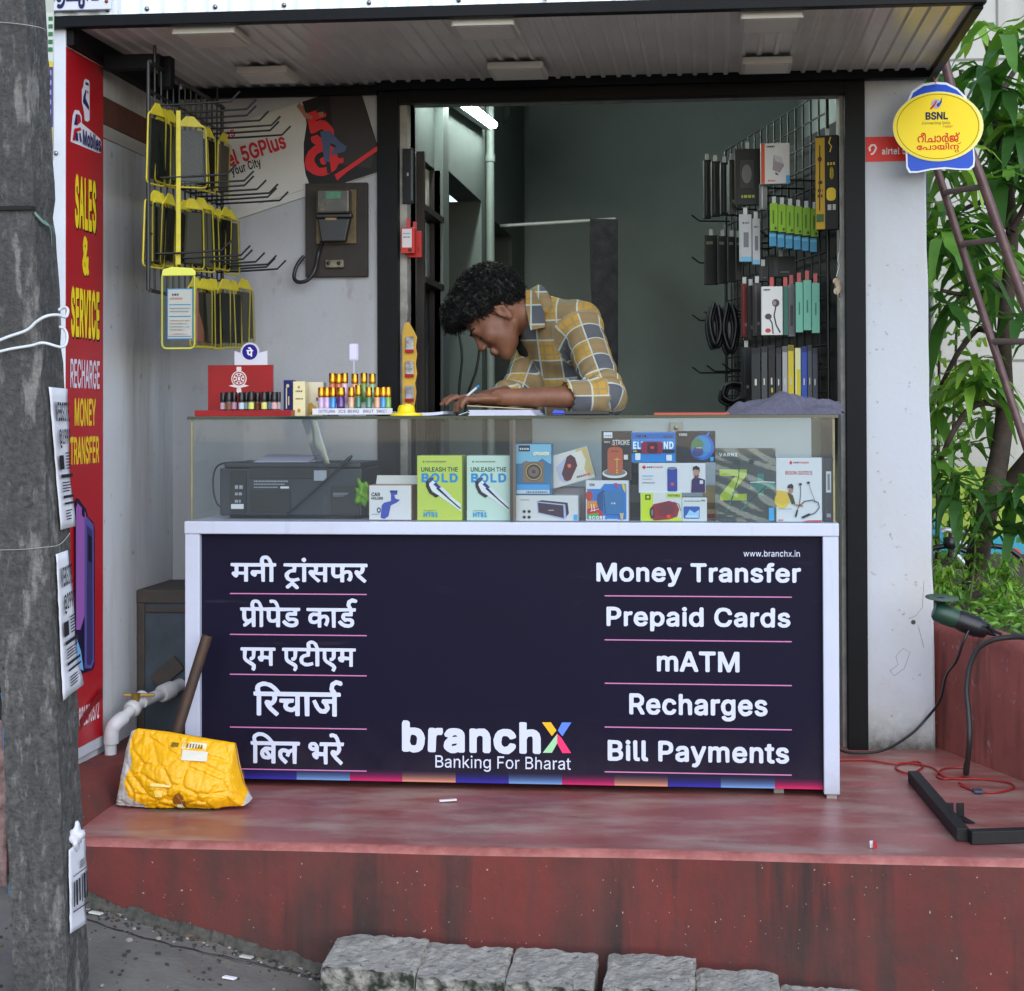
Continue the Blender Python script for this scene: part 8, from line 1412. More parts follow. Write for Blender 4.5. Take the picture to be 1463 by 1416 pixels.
# goods on the left jamb
slab('blister_pack','tall narrow black accessory pack hanging on the left door jamb','accessory pack',(575,212,590,291),YB+.02,.02,(22,22,26),[('dash',(150,150,150),.4,.5,.6,.56),('rect',(90,92,96),.82,.05,1,.98)])
slab('earbud_pack','red pack with white label hanging on the left door jamb, in front','accessory pack',(573,325,592,362),YB-.02,.02,(196,52,44),[('rect',(206,204,206),.06,.22,.82,.96),('dash',(120,120,130),.15,.6,.7,.66),('rect',(40,40,44),.55,.05,.8,.18),('dash',(150,150,156),.15,.75,.7,.8)],'red packs on the door jamb',0,('redtab',))
slab('earbud_pack','plain red pack hanging on the left door jamb, partly behind the labelled one','accessory pack',(582,330,602,368),YB+.01,.018,(180,46,42),[('dash',(150,36,36),.4,.2,.9,.4)],'red packs on the door jamb',0,('redtab',))
BL = thing('blister_strip','long yellow blister card with silver earpieces hanging on the left door jamb','accessory pack',W(586,583,Y=YB-.03))
def bw2(x,y): q = W(x,y,Y=YB-.03);return (q.x,q.z)
mb = MB();mb.poly([bw2(*p) for p in [(575,583),(575,475),(578,462),(584,460),(590,470),(596,482),(594,496),(596,506),(594,520),(596,534),(593,548),(595,560),(592,583)]],(0,YB-.03,0),EX,EZ,-EY,0,.002);mb.build('card',mat('yellow_card',(206,160,40),.5,noise=(20,.4)),BL)
for y in (492,527,562):
    p = W(585,y,Y=YB-.033);mb = MB();mb.poly(rrect(p.x-.013,p.z-.024,p.x+.014,p.z+.024,.006),(0,YB-.031,0),EX,EZ,-EY,.008,.009);bb = mb.build('bubble',mat('bubble',(176,174,178),.15,noise=(40,1,3),col2=(90,88,92)),BL,bevel=.003)
    mb = MB();mb.box(p.x-.013,p.x+.014,YB-.0395,YB-.0385,p.z-.026,p.z-.016);mb.build('label',ink((160,26,30)),bb)
mb = MB();mb.tube(spline([W(580,462,Y=YB-.03),W(577,445,Y=YB-.02),W(580,430,Y=YB-.01),W(583,445,Y=YB-.01),W(582,460,Y=YB-.025)]),.001,5);mb.build('wire_hanger',M_steel,BL)
CBL = thing('hanging_cables','thin black cables hanging down the inner wall beside the shopkeeper','cable',W(655,560,Y=1.6))
for pts in ([(655,470),(660,510),(657,545),(653,600)],[(636,480),(634,520),(640,560),(637,600)],[(685,500),(680,530),(668,565),(664,600)]):
    mb = MB();mb.tube(spline([W(x,y,Y=1.6) for x,y in pts]),.005,6);mb.build('cable',M_blackpl,CBL)

# right rack: a wire grid running back from the right jamb
ga,gb = Vector((1.775,.84,0)),Vector((1.47,2.0,0));gz0,gz1 = 1.0,2.02
RR = thing('wire_rack','tall black wire grid rack full of phone accessories inside the right side','display rack',(1.63,1.3,1.0))
mb = MB();nx = 15;gd = (gb-ga)
for i in range(nx+1): p = ga+gd*i/nx;mb.tube([p+EZ*gz0,p+EZ*gz1],.0035 if 0 < i < nx else .006,6)
for i in range(15): z = gz0+(gz1-gz0)*i/14;mb.tube([ga+EZ*z,gb+EZ*z],.0032,6)
mb.build('grid',M_iron,RR)
gn = Vector((gd.y,-gd.x,0)).normalized()*-1
mb = MB();mb.add([ga-gn*.03+EZ*gz0,gb-gn*.03+EZ*gz0,gb-gn*.03+EZ*(gz1-.1),ga-gn*.03+EZ*(gz1-.1)],[(0,1,2,3)]);mb.build('backboard',mat('rack_back',(30,31,33),.8),RR)
for z,n in ((1.74,7),(1.58,7),(1.36,7),(1.16,6)):
    for i in range(n):
        p = ga+gd*(.05+.9*i/(n-1))+EZ*z;mb = MB();mb.tube([p,p+gn*.12,p+gn*.15+EZ*.022],.003,6);mb.build('hook',M_iron,RR)
RG = 'accessory packs hanging on the right wire rack'
N_ = ('leftmost','second','third','fourth','fifth','sixth')
slab('charger_box','white charger box with orange red side and a cube picture, top of right rack','accessory pack',(1087,204,1128,263),.86,.035,(206,206,208),[('poly',(150,140,150),[(.45,.72),(.72,.66),(.82,.44),(.66,.26),(.4,.34)]),('poly',(186,180,190),[(.45,.72),(.72,.66),(.8,.48),(.5,.56)]),('rect',(60,150,206),.88,.0,1,.2),('dash',(60,60,66),.2,.9,.48,.94),('rect',(196,80,50),0,0,.13,1),('dash',(206,110,80),.24,.05,.5,.09)],RG)
slab('card_pack','dark card pack with a grey oval mouse shape beside the white charger box','accessory pack',(1050,212,1086,293),.95,.02,(36,36,40),[('rect',(60,58,60),.2,.3,.75,.8),('ell',(110,110,112),.47,.55,.2,.17),('dash',(170,170,60),.25,.12,.8,.17)],RG,0,('tab',))
for i,(x0,x1,Y) in enumerate(((1006,1016,1.35),(1017,1029,1.25),(1030,1042,1.18),(1040,1052,1.1))):
    slab('case_pack','dark phone case pack, %s of the four at the top left of the right rack' % N_[i],'accessory pack',(x0,228+i*2,x1,312-i*3),Y,.03,(34+i*3,35+i*3,38+i*3),[('rect',(80,82,84),.2,.04,.4,.96),('rect',(58,60,44),.7,.3,.85,.9)],RG,8,('tab',))
for i in range(6):
    x = 1100+11.6*i;y = 290+1.6*i
    o = slab('battery_box','lime green topped slim box, %s of six in a row on the right rack' % ('leftmost','second','third','fourth','fifth','rightmost')[i],'accessory pack',(x,y,x+11,y+40),.84,.025,(132,176,42),[('dash',(70,100,30),.35,.25,.55,.75),('rect',(50,56,40),.6,.04,.9,.13)],'lime and blue slim boxes on the right rack',-6,('tab',))
    slab('cable_box','light blue slim box below the lime ones, %s of six on the right rack' % ('leftmost','second','third','fourth','fifth','rightmost')[i],'accessory pack',(x-1,y+42,x+9,y+62),.86,.025,(70,140,180),[('rect',(100,170,206),0,.7,1,.9)],'lime and blue slim boxes on the right rack',-6)
for i,(x0,x1,y0_,y1_) in enumerate(((1057,1074,306,374),(1075,1086,312,378))):
    slab('adapter_pack','%s white adapter card pack left of the lime slim boxes' % ('wide','narrow')[i],'accessory pack',(x0,y0_,x1,y1_),.92,.015,(176,178,182),[('rect',(110,170,206),0,.0,1,.1),('rect',(110,112,118),.3,.3,.75,.62),('dash',(100,100,110),.2,.8,.8,.84)],RG,10,('tab',))
for i,(x0,x1) in enumerate(((1007,1026),(1026,1040),(1040,1052),(1052,1060))):
    slab('pouch_pack','black pouch pack, %s of the four in the middle left of the right rack' % N_[i],'accessory pack',(x0,336+i,x1,407-2*i),1.3-.08*i,.02,(24,24,26),[('rect',(110,110,96),.1,.82,.6,.88),('rect',(60,58,40),.02,.02,.08,.98)],RG,8,('tab',))
slab('earphone_box','white box with a grey earphone picture and green side on the right rack','accessory pack',(1088,409,1118,479),.82,.04,(206,206,206),[('line',(60,58,60),[(.7,.62),(.6,.4),(.7,.2),(.9,.04)],.03),('ell',(74,66,66),.68,.66,.18,.08),('ell',(140,130,126),.62,.66,.09,.05),('line',(60,58,60),[(.35,.36),(.5,.24),(.55,.02)],.025),('ell',(74,66,66),.32,.38,.16,.06),('ell',(180,60,56),.3,.09,.13,.045),('dash',(60,60,60),.1,.92,.4,.95),('rect',(206,206,206),.0,.0,.02,1)],RG,0,('redtab',))
slab('earphone_box','teal green sided box just right of the white earphone box on the rack','accessory pack',(1119,409,1126,479),.84,.04,(54,104,92),[],RG,0,('redtab',));slab('earphone_box','grey box between the teal one and the mint ones on the rack','accessory pack',(1126,406,1136,481),.86,.03,(112,110,112),[('dash',(70,70,72),.3,.2,.7,.6)],RG,0,('redtab',))
for i,(x0,x1,a_,b_) in enumerate(((1137,1147,403,475),(1148,1159,400,472),(1160,1171,404,476))):
    slab('cable_box','mint green slim box, %s of three on the right rack' % ('left','middle','right')[i],'accessory pack',(x0,a_,x1,b_),.82,.03,(112,178,156),[('dash',(60,110,100),.4,.35,.6,.6)],'mint green slim boxes on the right rack',0,('redtab',))
for i,(x0,x1,c,nm) in enumerate(((1074,1086,(40,42,44),'black'),(1088,1096,(62,66,68),'slate'),(1098,1107,(34,34,34),'black and yellow marked'),(1109,1116,(52,54,58),'charcoal'),(1118,1125,(150,150,152),'silver grey'),(1126,1134,(190,170,50),'yellow'),(1136,1144,(196,198,150),'white and yellow'),(1145,1153,(48,74,160),'blue'),(1154,1160,(70,74,84),'grey'),(1161,1168,(56,60,72),'dark blue'))):
    it = [('rect',tuple(v*.6 for v in c),0,.9,1,1),('dash',(180,180,170),.35,.3,.6,.42)]
    if i == 2: it.append(('rect',(170,160,40),.4,.16,.7,.24))
    if i == 6: it = [('rect',(190,176,40),.3,.0,1,.6)]
    slab('glass_pack','%s slim screen guard pack in the bottom row of the right rack' % nm,'accessory pack',(x0,497-(i % 3)*2,x1,574),.80,.05,c,it,'slim packs in the bottom row of the right rack',0)
slab('brush_pack','tall black and yellow box hanging on the right door jamb','accessory pack',(1165,193,1197,328),.70,.03,(28,27,28),[('rect',(172,136,40),0,0,.42,.98),('line',(40,34,24),[(.2,.9),(.18,.2)],.012),('ell',(60,50,30),.2,.75,.09,.03),('ell',(60,50,30),.22,.5,.1,.02),('dash',(70,56,30),.1,.4,.32,.43),('dash',(70,56,30),.1,.34,.32,.37),('rr',(206,176,50),.5,.3,.92,.44,.04),('line',(206,176,50),[(.7,.98),(.62,.92),(.74,.88),(.66,.82)],.012),('rr',(206,176,50),.66,.53,.82,.66,.03),('dash',(190,160,60),.55,.68,.9,.71),('rect',(170,168,160),.55,.2,.72,.26),('rect',(170,168,160),.78,.2,.92,.26),('rect',(60,90,50),.05,.08,.38,.16)],None,-14,('tab',))
for i,(x0,x1,y0_,y1_,Y,c,nm) in enumerate(((1060,1069,405,482,1.0,(96,24,28),'dark red'),(1069,1078,408,486,.97,(30,28,30),'black'),(1077,1088,404,480,.93,(64,58,60),'charcoal'),(1042,1051,228,306,1.02,(52,52,46),'olive grey'),(1060,1074,496,570,1.0,(28,32,32),'glossy black'),(1086,1096,262,300,.9,(120,120,122),'silver'),(1084,1098,380,402,.98,(34,34,38),'small black'),(1098,1136,366,396,1.0,(30,31,34),'wide black'))):
    slab('hanging_pack','%s pack squeezed between the brighter packs on the right rack' % nm,'accessory pack',(x0,y0_,x1,y1_),Y,.03,c,[('rect',tuple(min(255,v*1.7) for v in c),.2,.05,.34,.95),('dash',(120,120,116),.45,.2,.8,.26)],RG,6,('tab',))  # lighter upright stripe is a glint painted onto each dark pack
for i,pts in enumerate(([(1020,432),(1014,460),(1022,492),(1030,470),(1026,436)],[(1040,432),(1034,470),(1044,500),(1052,466),(1046,436)],[(1034,552),(1050,546),(1068,556),(1050,572),(1034,566),(1036,552)])):
    o = thing('cable_coil',('coil of black cable hanging at the far left of the right rack','second coil of black cable on the right rack, nearer the mint boxes','coil of black cable low on the right rack near the grey cloth')[i],'cable',W(pts[0][0],pts[0][1],Y=1.25),'coiled cables on the right rack')
    mb = MB()
    for k in range(5): mb.tube(spline([W(x+k*2.2*math.sin(k*3),y+k*1.5,Y=1.25+.012*k) for x,y in pts]),.007,6)
    mb.build('coil',M_blackpl,o)
KY = thing('key_bunch','small bunch of keys on a wire ring hanging on the right door jamb','keys',W(1197,400,Y=YB+.0))
mb = MB();mb.tube(spline([W(x,y,Y=YB+.02) for x,y in ((1199,360),(1197,372),(1199,380),(1195,395))]),.002,6);mb.build('wire',M_steel,KY)
for i,(x,y) in enumerate(((1194,402),(1197,406),(1198,412),(1195,416))):
    p = W(x,y,Y=YB+.015-.004*i);mb = MB();mb.lathe([(.010,0),(.010,.002)],p,12,(.3,-1,0));mb.bar(p,p+Vector((.004*(i-1),-.002,-.03)),.005,.002);mb.build('key',mat('old_key',(110,100,88),.4,metal=.8),KY)
# ================================================================ the shopkeeper: one body grown from a distance field, clothes and hair over it
import openvdb
class Field:
    def __init__(s,lo,hi,vx,far=.1):
        s.lo = np.array(lo,float);s.vx = vx;s.n = np.ceil((np.array(hi)-s.lo)/vx).astype(int)+1;s.a = np.full(s.n,far,np.float32);s.far = far
    def _sub(s,lo,hi):
        i0 = np.maximum(((np.array(lo)-s.lo)/s.vx).astype(int),0);i1 = np.minimum(((np.array(hi)-s.lo)/s.vx).astype(int)+2,s.n)
        if (i1 <= i0).any(): return None,None
        g = np.meshgrid(*[s.lo[k]+s.vx*np.arange(i0[k],i1[k]) for k in range(3)],indexing='ij')
        return tuple(slice(a,b) for a,b in zip(i0,i1)),np.stack(g,-1)
    def _put(s,sl,d,k,cut=False):
        a = s.a[sl]
        if cut: s.a[sl] = np.maximum(a,-d);return
        h = np.clip(.5+.5*(a-d)/k,0,1);s.a[sl] = a*(1-h)+d*h-k*h*(1-h)
    def cap(s,p,q,r0,r1,k=.012,cut=False):
        p,q = np.array(p),np.array(q);m = max(r0,r1)+k*2+.02;sl,P = s._sub(np.minimum(p,q)-m,np.maximum(p,q)+m)
        if sl is None: return s
        v = q-p;t = np.clip(((P-p)@v)/(v@v+1e-12),0,1);d = np.linalg.norm(P-p-t[...,None]*v,axis=-1)-(r0+(r1-r0)*t);s._put(sl,d,k,cut);return s
    def chain(s,pts,rs,k=.012):
        for i in range(len(pts)-1): s.cap(pts[i],pts[i+1],rs[i],rs[i+1],k)
        return s
    def ell(s,c,ax,r,k=.015,cut=False):
        c = np.array(c);A = np.array([np.array(a)/np.linalg.norm(a) for a in ax]);r = np.array(r);m = r.max()+k*2+.02
        sl,P = s._sub(c-m,c+m)
        if sl is None: return s
        L = (P-c)@A.T;k0 = np.linalg.norm(L/r,axis=-1);k1 = np.linalg.norm(L/r**2,axis=-1)+1e-9;d = k0*(k0-1)/k1;s._put(sl,d,k,cut);return s
    def plane_cut(s,c,n):
        g = np.meshgrid(*[s.lo[k]+s.vx*np.arange(s.n[k]) for k in range(3)],indexing='ij');P = np.stack(g,-1)-np.array(c);s.a = np.maximum(s.a,(P@(np.array(n)/np.linalg.norm(n))).astype(np.float32));return s
    def ripple(s,f):
        g = np.meshgrid(*[s.lo[k]+s.vx*np.arange(s.n[k]) for k in range(3)],indexing='ij');s.a += f(*g).astype(np.float32);return s
    def mesh(s,name,m,parent,smooth=1):
        G = openvdb.FloatGrid(s.far);G.copyFromArray(np.ascontiguousarray(s.a));G.transform = openvdb.createLinearTransform(voxelSize=s.vx)
        p,q = G.convertToQuads(isovalue=0);p = p+s.lo;base = np.array(wl(parent));me = bpy.data.meshes.new(name)
        me.from_pydata((p-base).tolist(),[],q.tolist());me.update();me.polygons.foreach_set('use_smooth',[True]*len(me.polygons));me.materials.append(m)
        o = bpy.data.objects.new(name,me);COL.objects.link(o);o.parent = parent
        if smooth: md = o.modifiers.new('smooth','SMOOTH');md.factor = .5;md.iterations = smooth
        return o,p
def nv(v): return np.array(tuple(v),float)
PN = thing('person','young man in plaid shirt bending over the counter writing in a notebook','person',(.9,.80,.002))
fF = Vector((-.62,-.20,-.76)).normalized();fU = Vector((-.76,-.03,.62));fU = (fU-fF*fU.dot(fF)).normalized();fL = fU.cross(fF)
EAR = W(718,446,Y=.54);HC = EAR-fL*.074
HS_ = .96
def hp(f,u,l): return nv(HC+(fF*(f*1.10 if f > 0 else f)+fU*(u if u > -.02 else -.02+(u+.02)*.88)+fL*l)*HS_)
AX = (nv(fF),nv(fU),nv(fL))
NB_ = W(764,446,Y=.66);LSH = W(828,464,Y=.585);LEL = W(866,567,Y=.40);LWR = W(712,575,Y=.27)
LEL.z = max(LEL.z,1.05);LWR.z = 1.052
RSH = W(772,480,Y=.86);REL = W(742,562,Y=.66);RWR = W(694,574,Y=.42);RWR.z = 1.05
C1,C2,C3 = W(800,494,Y=.725),W(812,572,Y=.75),W(822,690,Y=.79)
lean = nv((C1-C3).normalized());fr2 = nv(Vector((-.85,-.3,-.1)));fr2 -= lean*(fr2@lean);sd = np.cross(lean,fr2)
bd = Field((.5,.1,-.02),(1.36,1.14,1.52),.0052)
# head
bd.ell(hp(.0,.055,0),AX,(.094,.082,.073),.01).ell(hp(.045,-.02,0),AX,(.050,.075,.056),.03)
bd.cap(hp(.0,-.04,.050),hp(.066,-.086,.020),.020,.018,.02).cap(hp(.0,-.04,-.050),hp(.066,-.086,-.020),.020,.018,.02)
bd.ell(hp(.076,-.096,0),AX,(.020,.018,.022),.018).cap(hp(.084,.032,.030),hp(.084,.032,-.030),.013,.013,.012)
bd.cap(hp(.090,.022,0),hp(.105,-.012,0),.009,.0125,.012).ell(hp(.104,-.020,.011),AX,(.011,.008,.008),.006).ell(hp(.104,-.020,-.011),AX,(.011,.008,.008),.006).ell(hp(.108,-.016,0),AX,(.010,.009,.011),.006)
bd.ell(hp(.066,-.012,.042),AX,(.026,.026,.022),.02).ell(hp(.066,-.012,-.042),AX,(.026,.026,.022),.02)
bd.ell(hp(.080,.012,.031),AX,(.013,.010,.016),.006).ell(hp(.080,.012,-.031),AX,(.013,.010,.016),.006)
bd.cap(hp(.096,-.050,.014),hp(.096,-.050,-.014),.0075,.0075,.006).cap(hp(.094,-.064,.012),hp(.094,-.064,-.012),.0082,.0082,.006)
for s_ in (1,-1):
    ec = hp(-.002,.0,s_*.074);eax = (nv(fF*.9-fU*.2),nv(fU*.95+fF*.2),nv(fL))
    bd.ell(ec,eax,(.017,.031,.008),.006).cap(hp(-.016,.012,s_*.080),hp(.006,.030,s_*.080),.0045,.0045,.004).cap(hp(-.017,.010,s_*.080),hp(-.010,-.024,s_*.078),.0045,.004,.004).ell(hp(-.003,-.028,s_*.077),AX,(.008,.008,.006),.004)
    bd.ell(hp(.003,.002,s_*.0855),eax,(.010,.017,.0085),.003,True).ell(hp(.000,.016,s_*.085),eax,(.010,.006,.005),.002,True)
bd.cap(hp(-.030,-.02,0),nv(NB_),.052,.058,.03)
# trunk, hips, legs, feet
T3 = (fr2,sd,lean)
bd.ell(C1,T3,(.092,.165,.12),.04).ell(C2,T3,(.098,.145,.13),.05).ell(C3,T3,(.110,.155,.12),.05).cap(nv(NB_),nv(C1),.06,.09,.04)
for sy in (-.085,.085):
    hipj = nv(C3)+np.array([-.0,sy,-.05]);kn = np.array([hipj[0]-.05,hipj[1],.46]);an = np.array([hipj[0]+.02,hipj[1],.08])
    bd.chain([hipj,kn,an],[.085,.056,.038],.03).cap(an-[.0,0,.03],an+[-.15,-.02,-.045],.036,.026,.02)
# arms and hands
bd.chain([nv(C1)+sd*-.11+lean*.05,nv(LSH)],[.07,.052],.04).chain([nv(LSH),nv(LEL),nv(LWR)],[.050,.037,.023],.02)
bd.chain([nv(C1)+sd*.11+lean*.05,nv(RSH)],[.07,.052],.04).chain([nv(RSH),nv(REL),nv(RWR)],[.050,.041,.025],.02)
def hand(wr,d,up,side,curl):
    """palm, five fingers and a thumb from the wrist along d; side points to the thumb"""
    wr,d,up,side = (nv(v) for v in (wr,d,up,side));d /= np.linalg.norm(d);pc = wr+d*.045
    bd.ell(pc,(d,side,up),(.047,.036,.015),.01)
    for k,(off,ln) in enumerate(((.027,.066),(.009,.074),(-.010,.068),(-.027,.052))):
        a = wr+d*.078+side*off;b = a+d*ln*.42+up*.004;c = b+d*ln*.32*math.cos(curl)-up*ln*.32*math.sin(curl);e = c+d*ln*.26*math.cos(curl*1.8)-up*ln*.26*math.sin(curl*1.8)
        bd.chain([a-d*.02,a,b,c,e],[.0085,.0088,.0082,.0075,.0062],.004)
    a = wr+d*.022+side*.028;b = a+d*.030+side*.020-up*.004;c = b+d*.030+side*.004-up*.008;bd.chain([a-side*.012,a,b,c],[.013,.0115,.0095,.0075],.006)
hd = (W(666,581,Y=.22)-LWR);hd.z = -.008
hand(LWR,hd,(0,0,1),(-.25,.95,0),.75)
hr = Vector((-.8,-.55,0));hand(RWR,hr,(0,0,1),(.5,-.8,0),.4)
m_skin = mat('brown_skin',(126,84,63),.5,spec=.4,noise=(14,.5),col2=(92,58,45),bump=(220,.16));stain(m_skin,[((60,60,60),.5,.7,(92,58,46),.4,5)])
m_skin.node_tree.nodes['Principled BSDF'].inputs['Subsurface Weight'].default_value = .05;m_skin.node_tree.nodes['Principled BSDF'].inputs['Subsurface Radius'].default_value = (.01,.004,.002)
body,_ = bd.mesh('body',m_skin,PN,2)
# face details
mb = MB();
for s_ in (1,-1):
    mb.tube([hp(.0955,.034,s_*.014),hp(.0955,.041,s_*.028),hp(.082,.038,s_*.046)],[.003,.0042,.002],6)
mb.build('eyebrows',mat('brow_hair',(16,13,12),.9),body)
mb = MB()
for s_ in (1,-1): mb.tube([hp(.093,.006,s_*.020),hp(.0965,.003,s_*.031),hp(.086,.007,s_*.044)],[.0012,.0018,.0010],5)
mb.build('eyelashes',mat('brow_hair',(16,13,12)),body)
mb = MB();mb.tube([hp(.1025,-.0570,.014),hp(.1045,-.0565,0),hp(.1025,-.0570,-.014)],.0012,5);mb.build('mouth_line',mat('lip_line',(70,36,32),.6),body)
# hair: a lumpy cap with curls standing out of it
hf = Field(nv(HC)-.26,nv(HC)+.26,.006)
hf.ell(hp(-.012,.082,0),AX,(.106,.088,.088),.01).ell(hp(.060,.105,0),AX,(.062,.052,.078),.03).ell(hp(.095,.098,0),AX,(.034,.034,.062),.02).ell(hp(-.07,.055,0),AX,(.05,.07,.075),.03)
hf.plane_cut(hp(.052,.050,0),nv(fF*.55-fU*.85));
rr = random.Random(12)
hf.ripple(lambda x,y,z: .006*np.sin(x*95+1)*np.sin(y*88+2)*np.sin(z*101)+.004*np.sin(x*190)*np.sin(z*180+y*60))
m_hair = mat('black_hair',(11,10,10),.55,spec=.35)
hair,hv = hf.mesh('hair',m_hair,PN,0)
mb = MB();hv = hv[::1];pick = [hv[rr.randrange(len(hv))] for _ in range(5200)];hc0 = hp(0,.075,0)
for p in pick:
    n = p-hc0;n /= np.linalg.norm(n);a = np.cross(n,[rr.uniform(-1,1) for _ in range(3)]);a /= np.linalg.norm(a);b = np.cross(n,a);rad = rr.uniform(.003,.008);L0 = rr.uniform(.004,.015)
    mb.tube([p+n*(L0*t)+(a*math.cos(t*5)+b*math.sin(t*5)-a)*rad*min(1,t*1.5) for t in (0,.35,.7,1.05)],[.0013,.0012,.001,.0005],3,False)
mb.build('curls',m_hair,hair)
# stubble on jaw and side of the head
# shirt
sf = Field((.5,.1,.70),(1.36,1.14,1.40),.006);t_ = .013
sf.ell(C1,T3,(.092+t_,.165+t_,.12+t_),.04).ell(C2,T3,(.108+t_,.155+t_,.14+t_),.05).ell(nv(C2)*.5+nv(C3)*.5,T3,(.118+t_,.165+t_,.14),.05).cap(nv(NB_)-lean*.010,nv(C1),.058+t_,.09+t_,.04)
sf.chain([nv(C1)+sd*-.11+lean*.05,nv(LSH)],[.085,.064],.04).chain([nv(LSH),nv(LEL)],[.063,.056],.03)
CUF = LEL+(LWR-LEL)*.30;sf.chain([nv(LEL),nv(CUF)],[.056,.052],.02)
sf.chain([nv(C1)+sd*.11+lean*.05,nv(RSH)],[.085,.064],.04).chain([nv(RSH),nv(REL)],[.063,.054],.03).chain([nv(REL),nv(REL+(RWR-REL)*.35)],[.054,.048],.02)
# open neck: a wedge at the throat, cuff openings
sf.cap(nv(NB_)+nv(Vector((-.045,-.01,-.02))),nv(NB_)+nv(Vector((-.10,-.02,-.10))),.042,.03,.01,True);sf.cap(nv(NB_)+nv(Vector((-.01,0,.02))),nv(NB_)+nv(Vector((-.05,0,.05))),.055,.06,.01,True)
fa = nv(LWR-LEL);fa /= np.linalg.norm(fa)
sf.cap(nv(CUF)+fa*.034,nv(CUF)+fa*.12,.044,.044,.01,True)
ua = nv(LEL-LSH);ua /= np.linalg.norm(ua)
def folds(x,y,z):
    P = np.stack([x,y,z],-1);t = (P-nv(LSH))@ua;L = np.linalg.norm(nv(LEL-LSH));rd = np.linalg.norm(P-nv(LSH)-np.clip(t,0,L)[...,None]*ua,axis=-1)
    near = np.clip(1-(rd-.05)/.04,0,1);elb = np.exp(-((t-L*.9)/.05)**2);d = x*30+z*60
    f = .0045*np.sin(t*125+x*60+2*np.sin(y*40))*(.2+elb)*near
    f += .0035*np.sin((P@(lean*.6+fr2*.8))*62+2.2*np.sin(P@sd*22))*(1-near)
    return f+.0016*np.sin(x*70+z*40)*np.sin(z*90+y*50)
sf.ripple(folds)
m_sh = bpy.data.materials.new('plaid_cotton');m_sh.use_nodes = True;nt_,N_s,L_s = nodes_of(m_sh);bs = N_s['Principled BSDF'];bs.inputs['Roughness'].default_value = .9;bs.inputs['Specular IOR Level'].default_value = .2
at = N_s.new('ShaderNodeAttribute');at.attribute_name = 'weave';sp = N_s.new('ShaderNodeSeparateXYZ');L_s(at.outputs['Vector'],sp.inputs[0])
def mth(op,a,b=None,c=None):
    n = N_s.new('ShaderNodeMath');n.operation = op
    for i,v in enumerate((a,b,c)):
        if v is None: continue
        if isinstance(v,(int,float)): n.inputs[i].default_value = v
        else: L_s(v,n.inputs[i])
    return n.outputs[0]
def band(f,c,hw,soft=.02):      # 1 inside |fract-c|<hw
    d = mth('ABSOLUTE',mth('SUBTRACT',f,c));return mth('MULTIPLY',mth('MULTIPLY',mth('SUBTRACT',hw,d),1/soft),1) if False else mth('LESS_THAN',d,hw)
fx = mth('FRACT',mth('MULTIPLY',sp.outputs[0],1/.128));fz = mth('FRACT',mth('MULTIPLY',sp.outputs[1],1/.122))
def mixc(fac,a,b):
    n = N_s.new('ShaderNodeMix');n.data_type = 'RGBA';L_s(fac,n.inputs[0]) if not isinstance(fac,float) else setattr(n.inputs[0],'default_value',fac)
    for s,v in ((6,a),(7,b)):
        if isinstance(v,tuple): n.inputs[s].default_value = (*lin(v),1)
        else: L_s(v,n.inputs[s])
    return n.outputs[2]
gx_,gz_ = band(fx,.73,.23),band(fz,.73,.23)
c = mixc(mth('MULTIPLY',mth('ADD',gx_,gz_),.5),(172,136,66),(86,88,94))
thin = mth('MAXIMUM',mth('MAXIMUM',band(fx,.13,.03),band(fz,.13,.03)),mth('MAXIMUM',band(fx,.35,.03),band(fz,.35,.03)))
c = mixc(mth('MULTIPLY',thin,.4),c,(104,112,96))
wl_ = mth('MAXIMUM',mth('MAXIMUM',band(fx,.49,.020),band(fx,.975,.018)),mth('MAXIMUM',band(fz,.49,.020),band(fz,.975,.018)))
c = mixc(mth('MULTIPLY',wl_,.8),c,(176,190,186));L_s(c,bs.inputs['Base Color'])
shirt,sv = sf.mesh('shirt',m_sh,PN,2)
# cloth coordinates: across and along trunk, upper arm or forearm, whichever the cloth belongs to
def seg_t(P,a,b): v = b-a;L = np.linalg.norm(v);v = v/L;t = (P-a)@v;d = np.linalg.norm(P-a-np.clip(t,0,L)[:,None]*v,axis=1);return t,d,v
bones = [(nv(LSH),nv(LEL),.06),(nv(LEL),nv(CUF),.055),(nv(RSH),nv(REL),.06)]
uv = np.stack([sv@fr2*1.0+np.abs(sv@sd)*.35,sv@lean,np.zeros(len(sv))],1)
dT = np.full(len(sv),.1)
for a_,b_,r_ in bones:
    t,d,v = seg_t(sv,a_,b_);e1 = np.cross(v,nv(cf));e1 /= np.linalg.norm(e1);e2 = np.cross(v,e1);rel = sv-a_;ang = np.arctan2(rel@e2,rel@e1)
    use = (d < np.where(dT > .08,.088 if r_ > .055 else .075,dT)) & (t > .012);u2 = np.stack([ang*r_*1.05+.03,t,np.zeros(len(sv))],1);uv[use] = u2[use];dT = np.where(use,d,dT)
at_ = shirt.data.attributes.new('weave','FLOAT_VECTOR','POINT');at_.data.foreach_set('vector',uv.astype(np.float32).ravel())
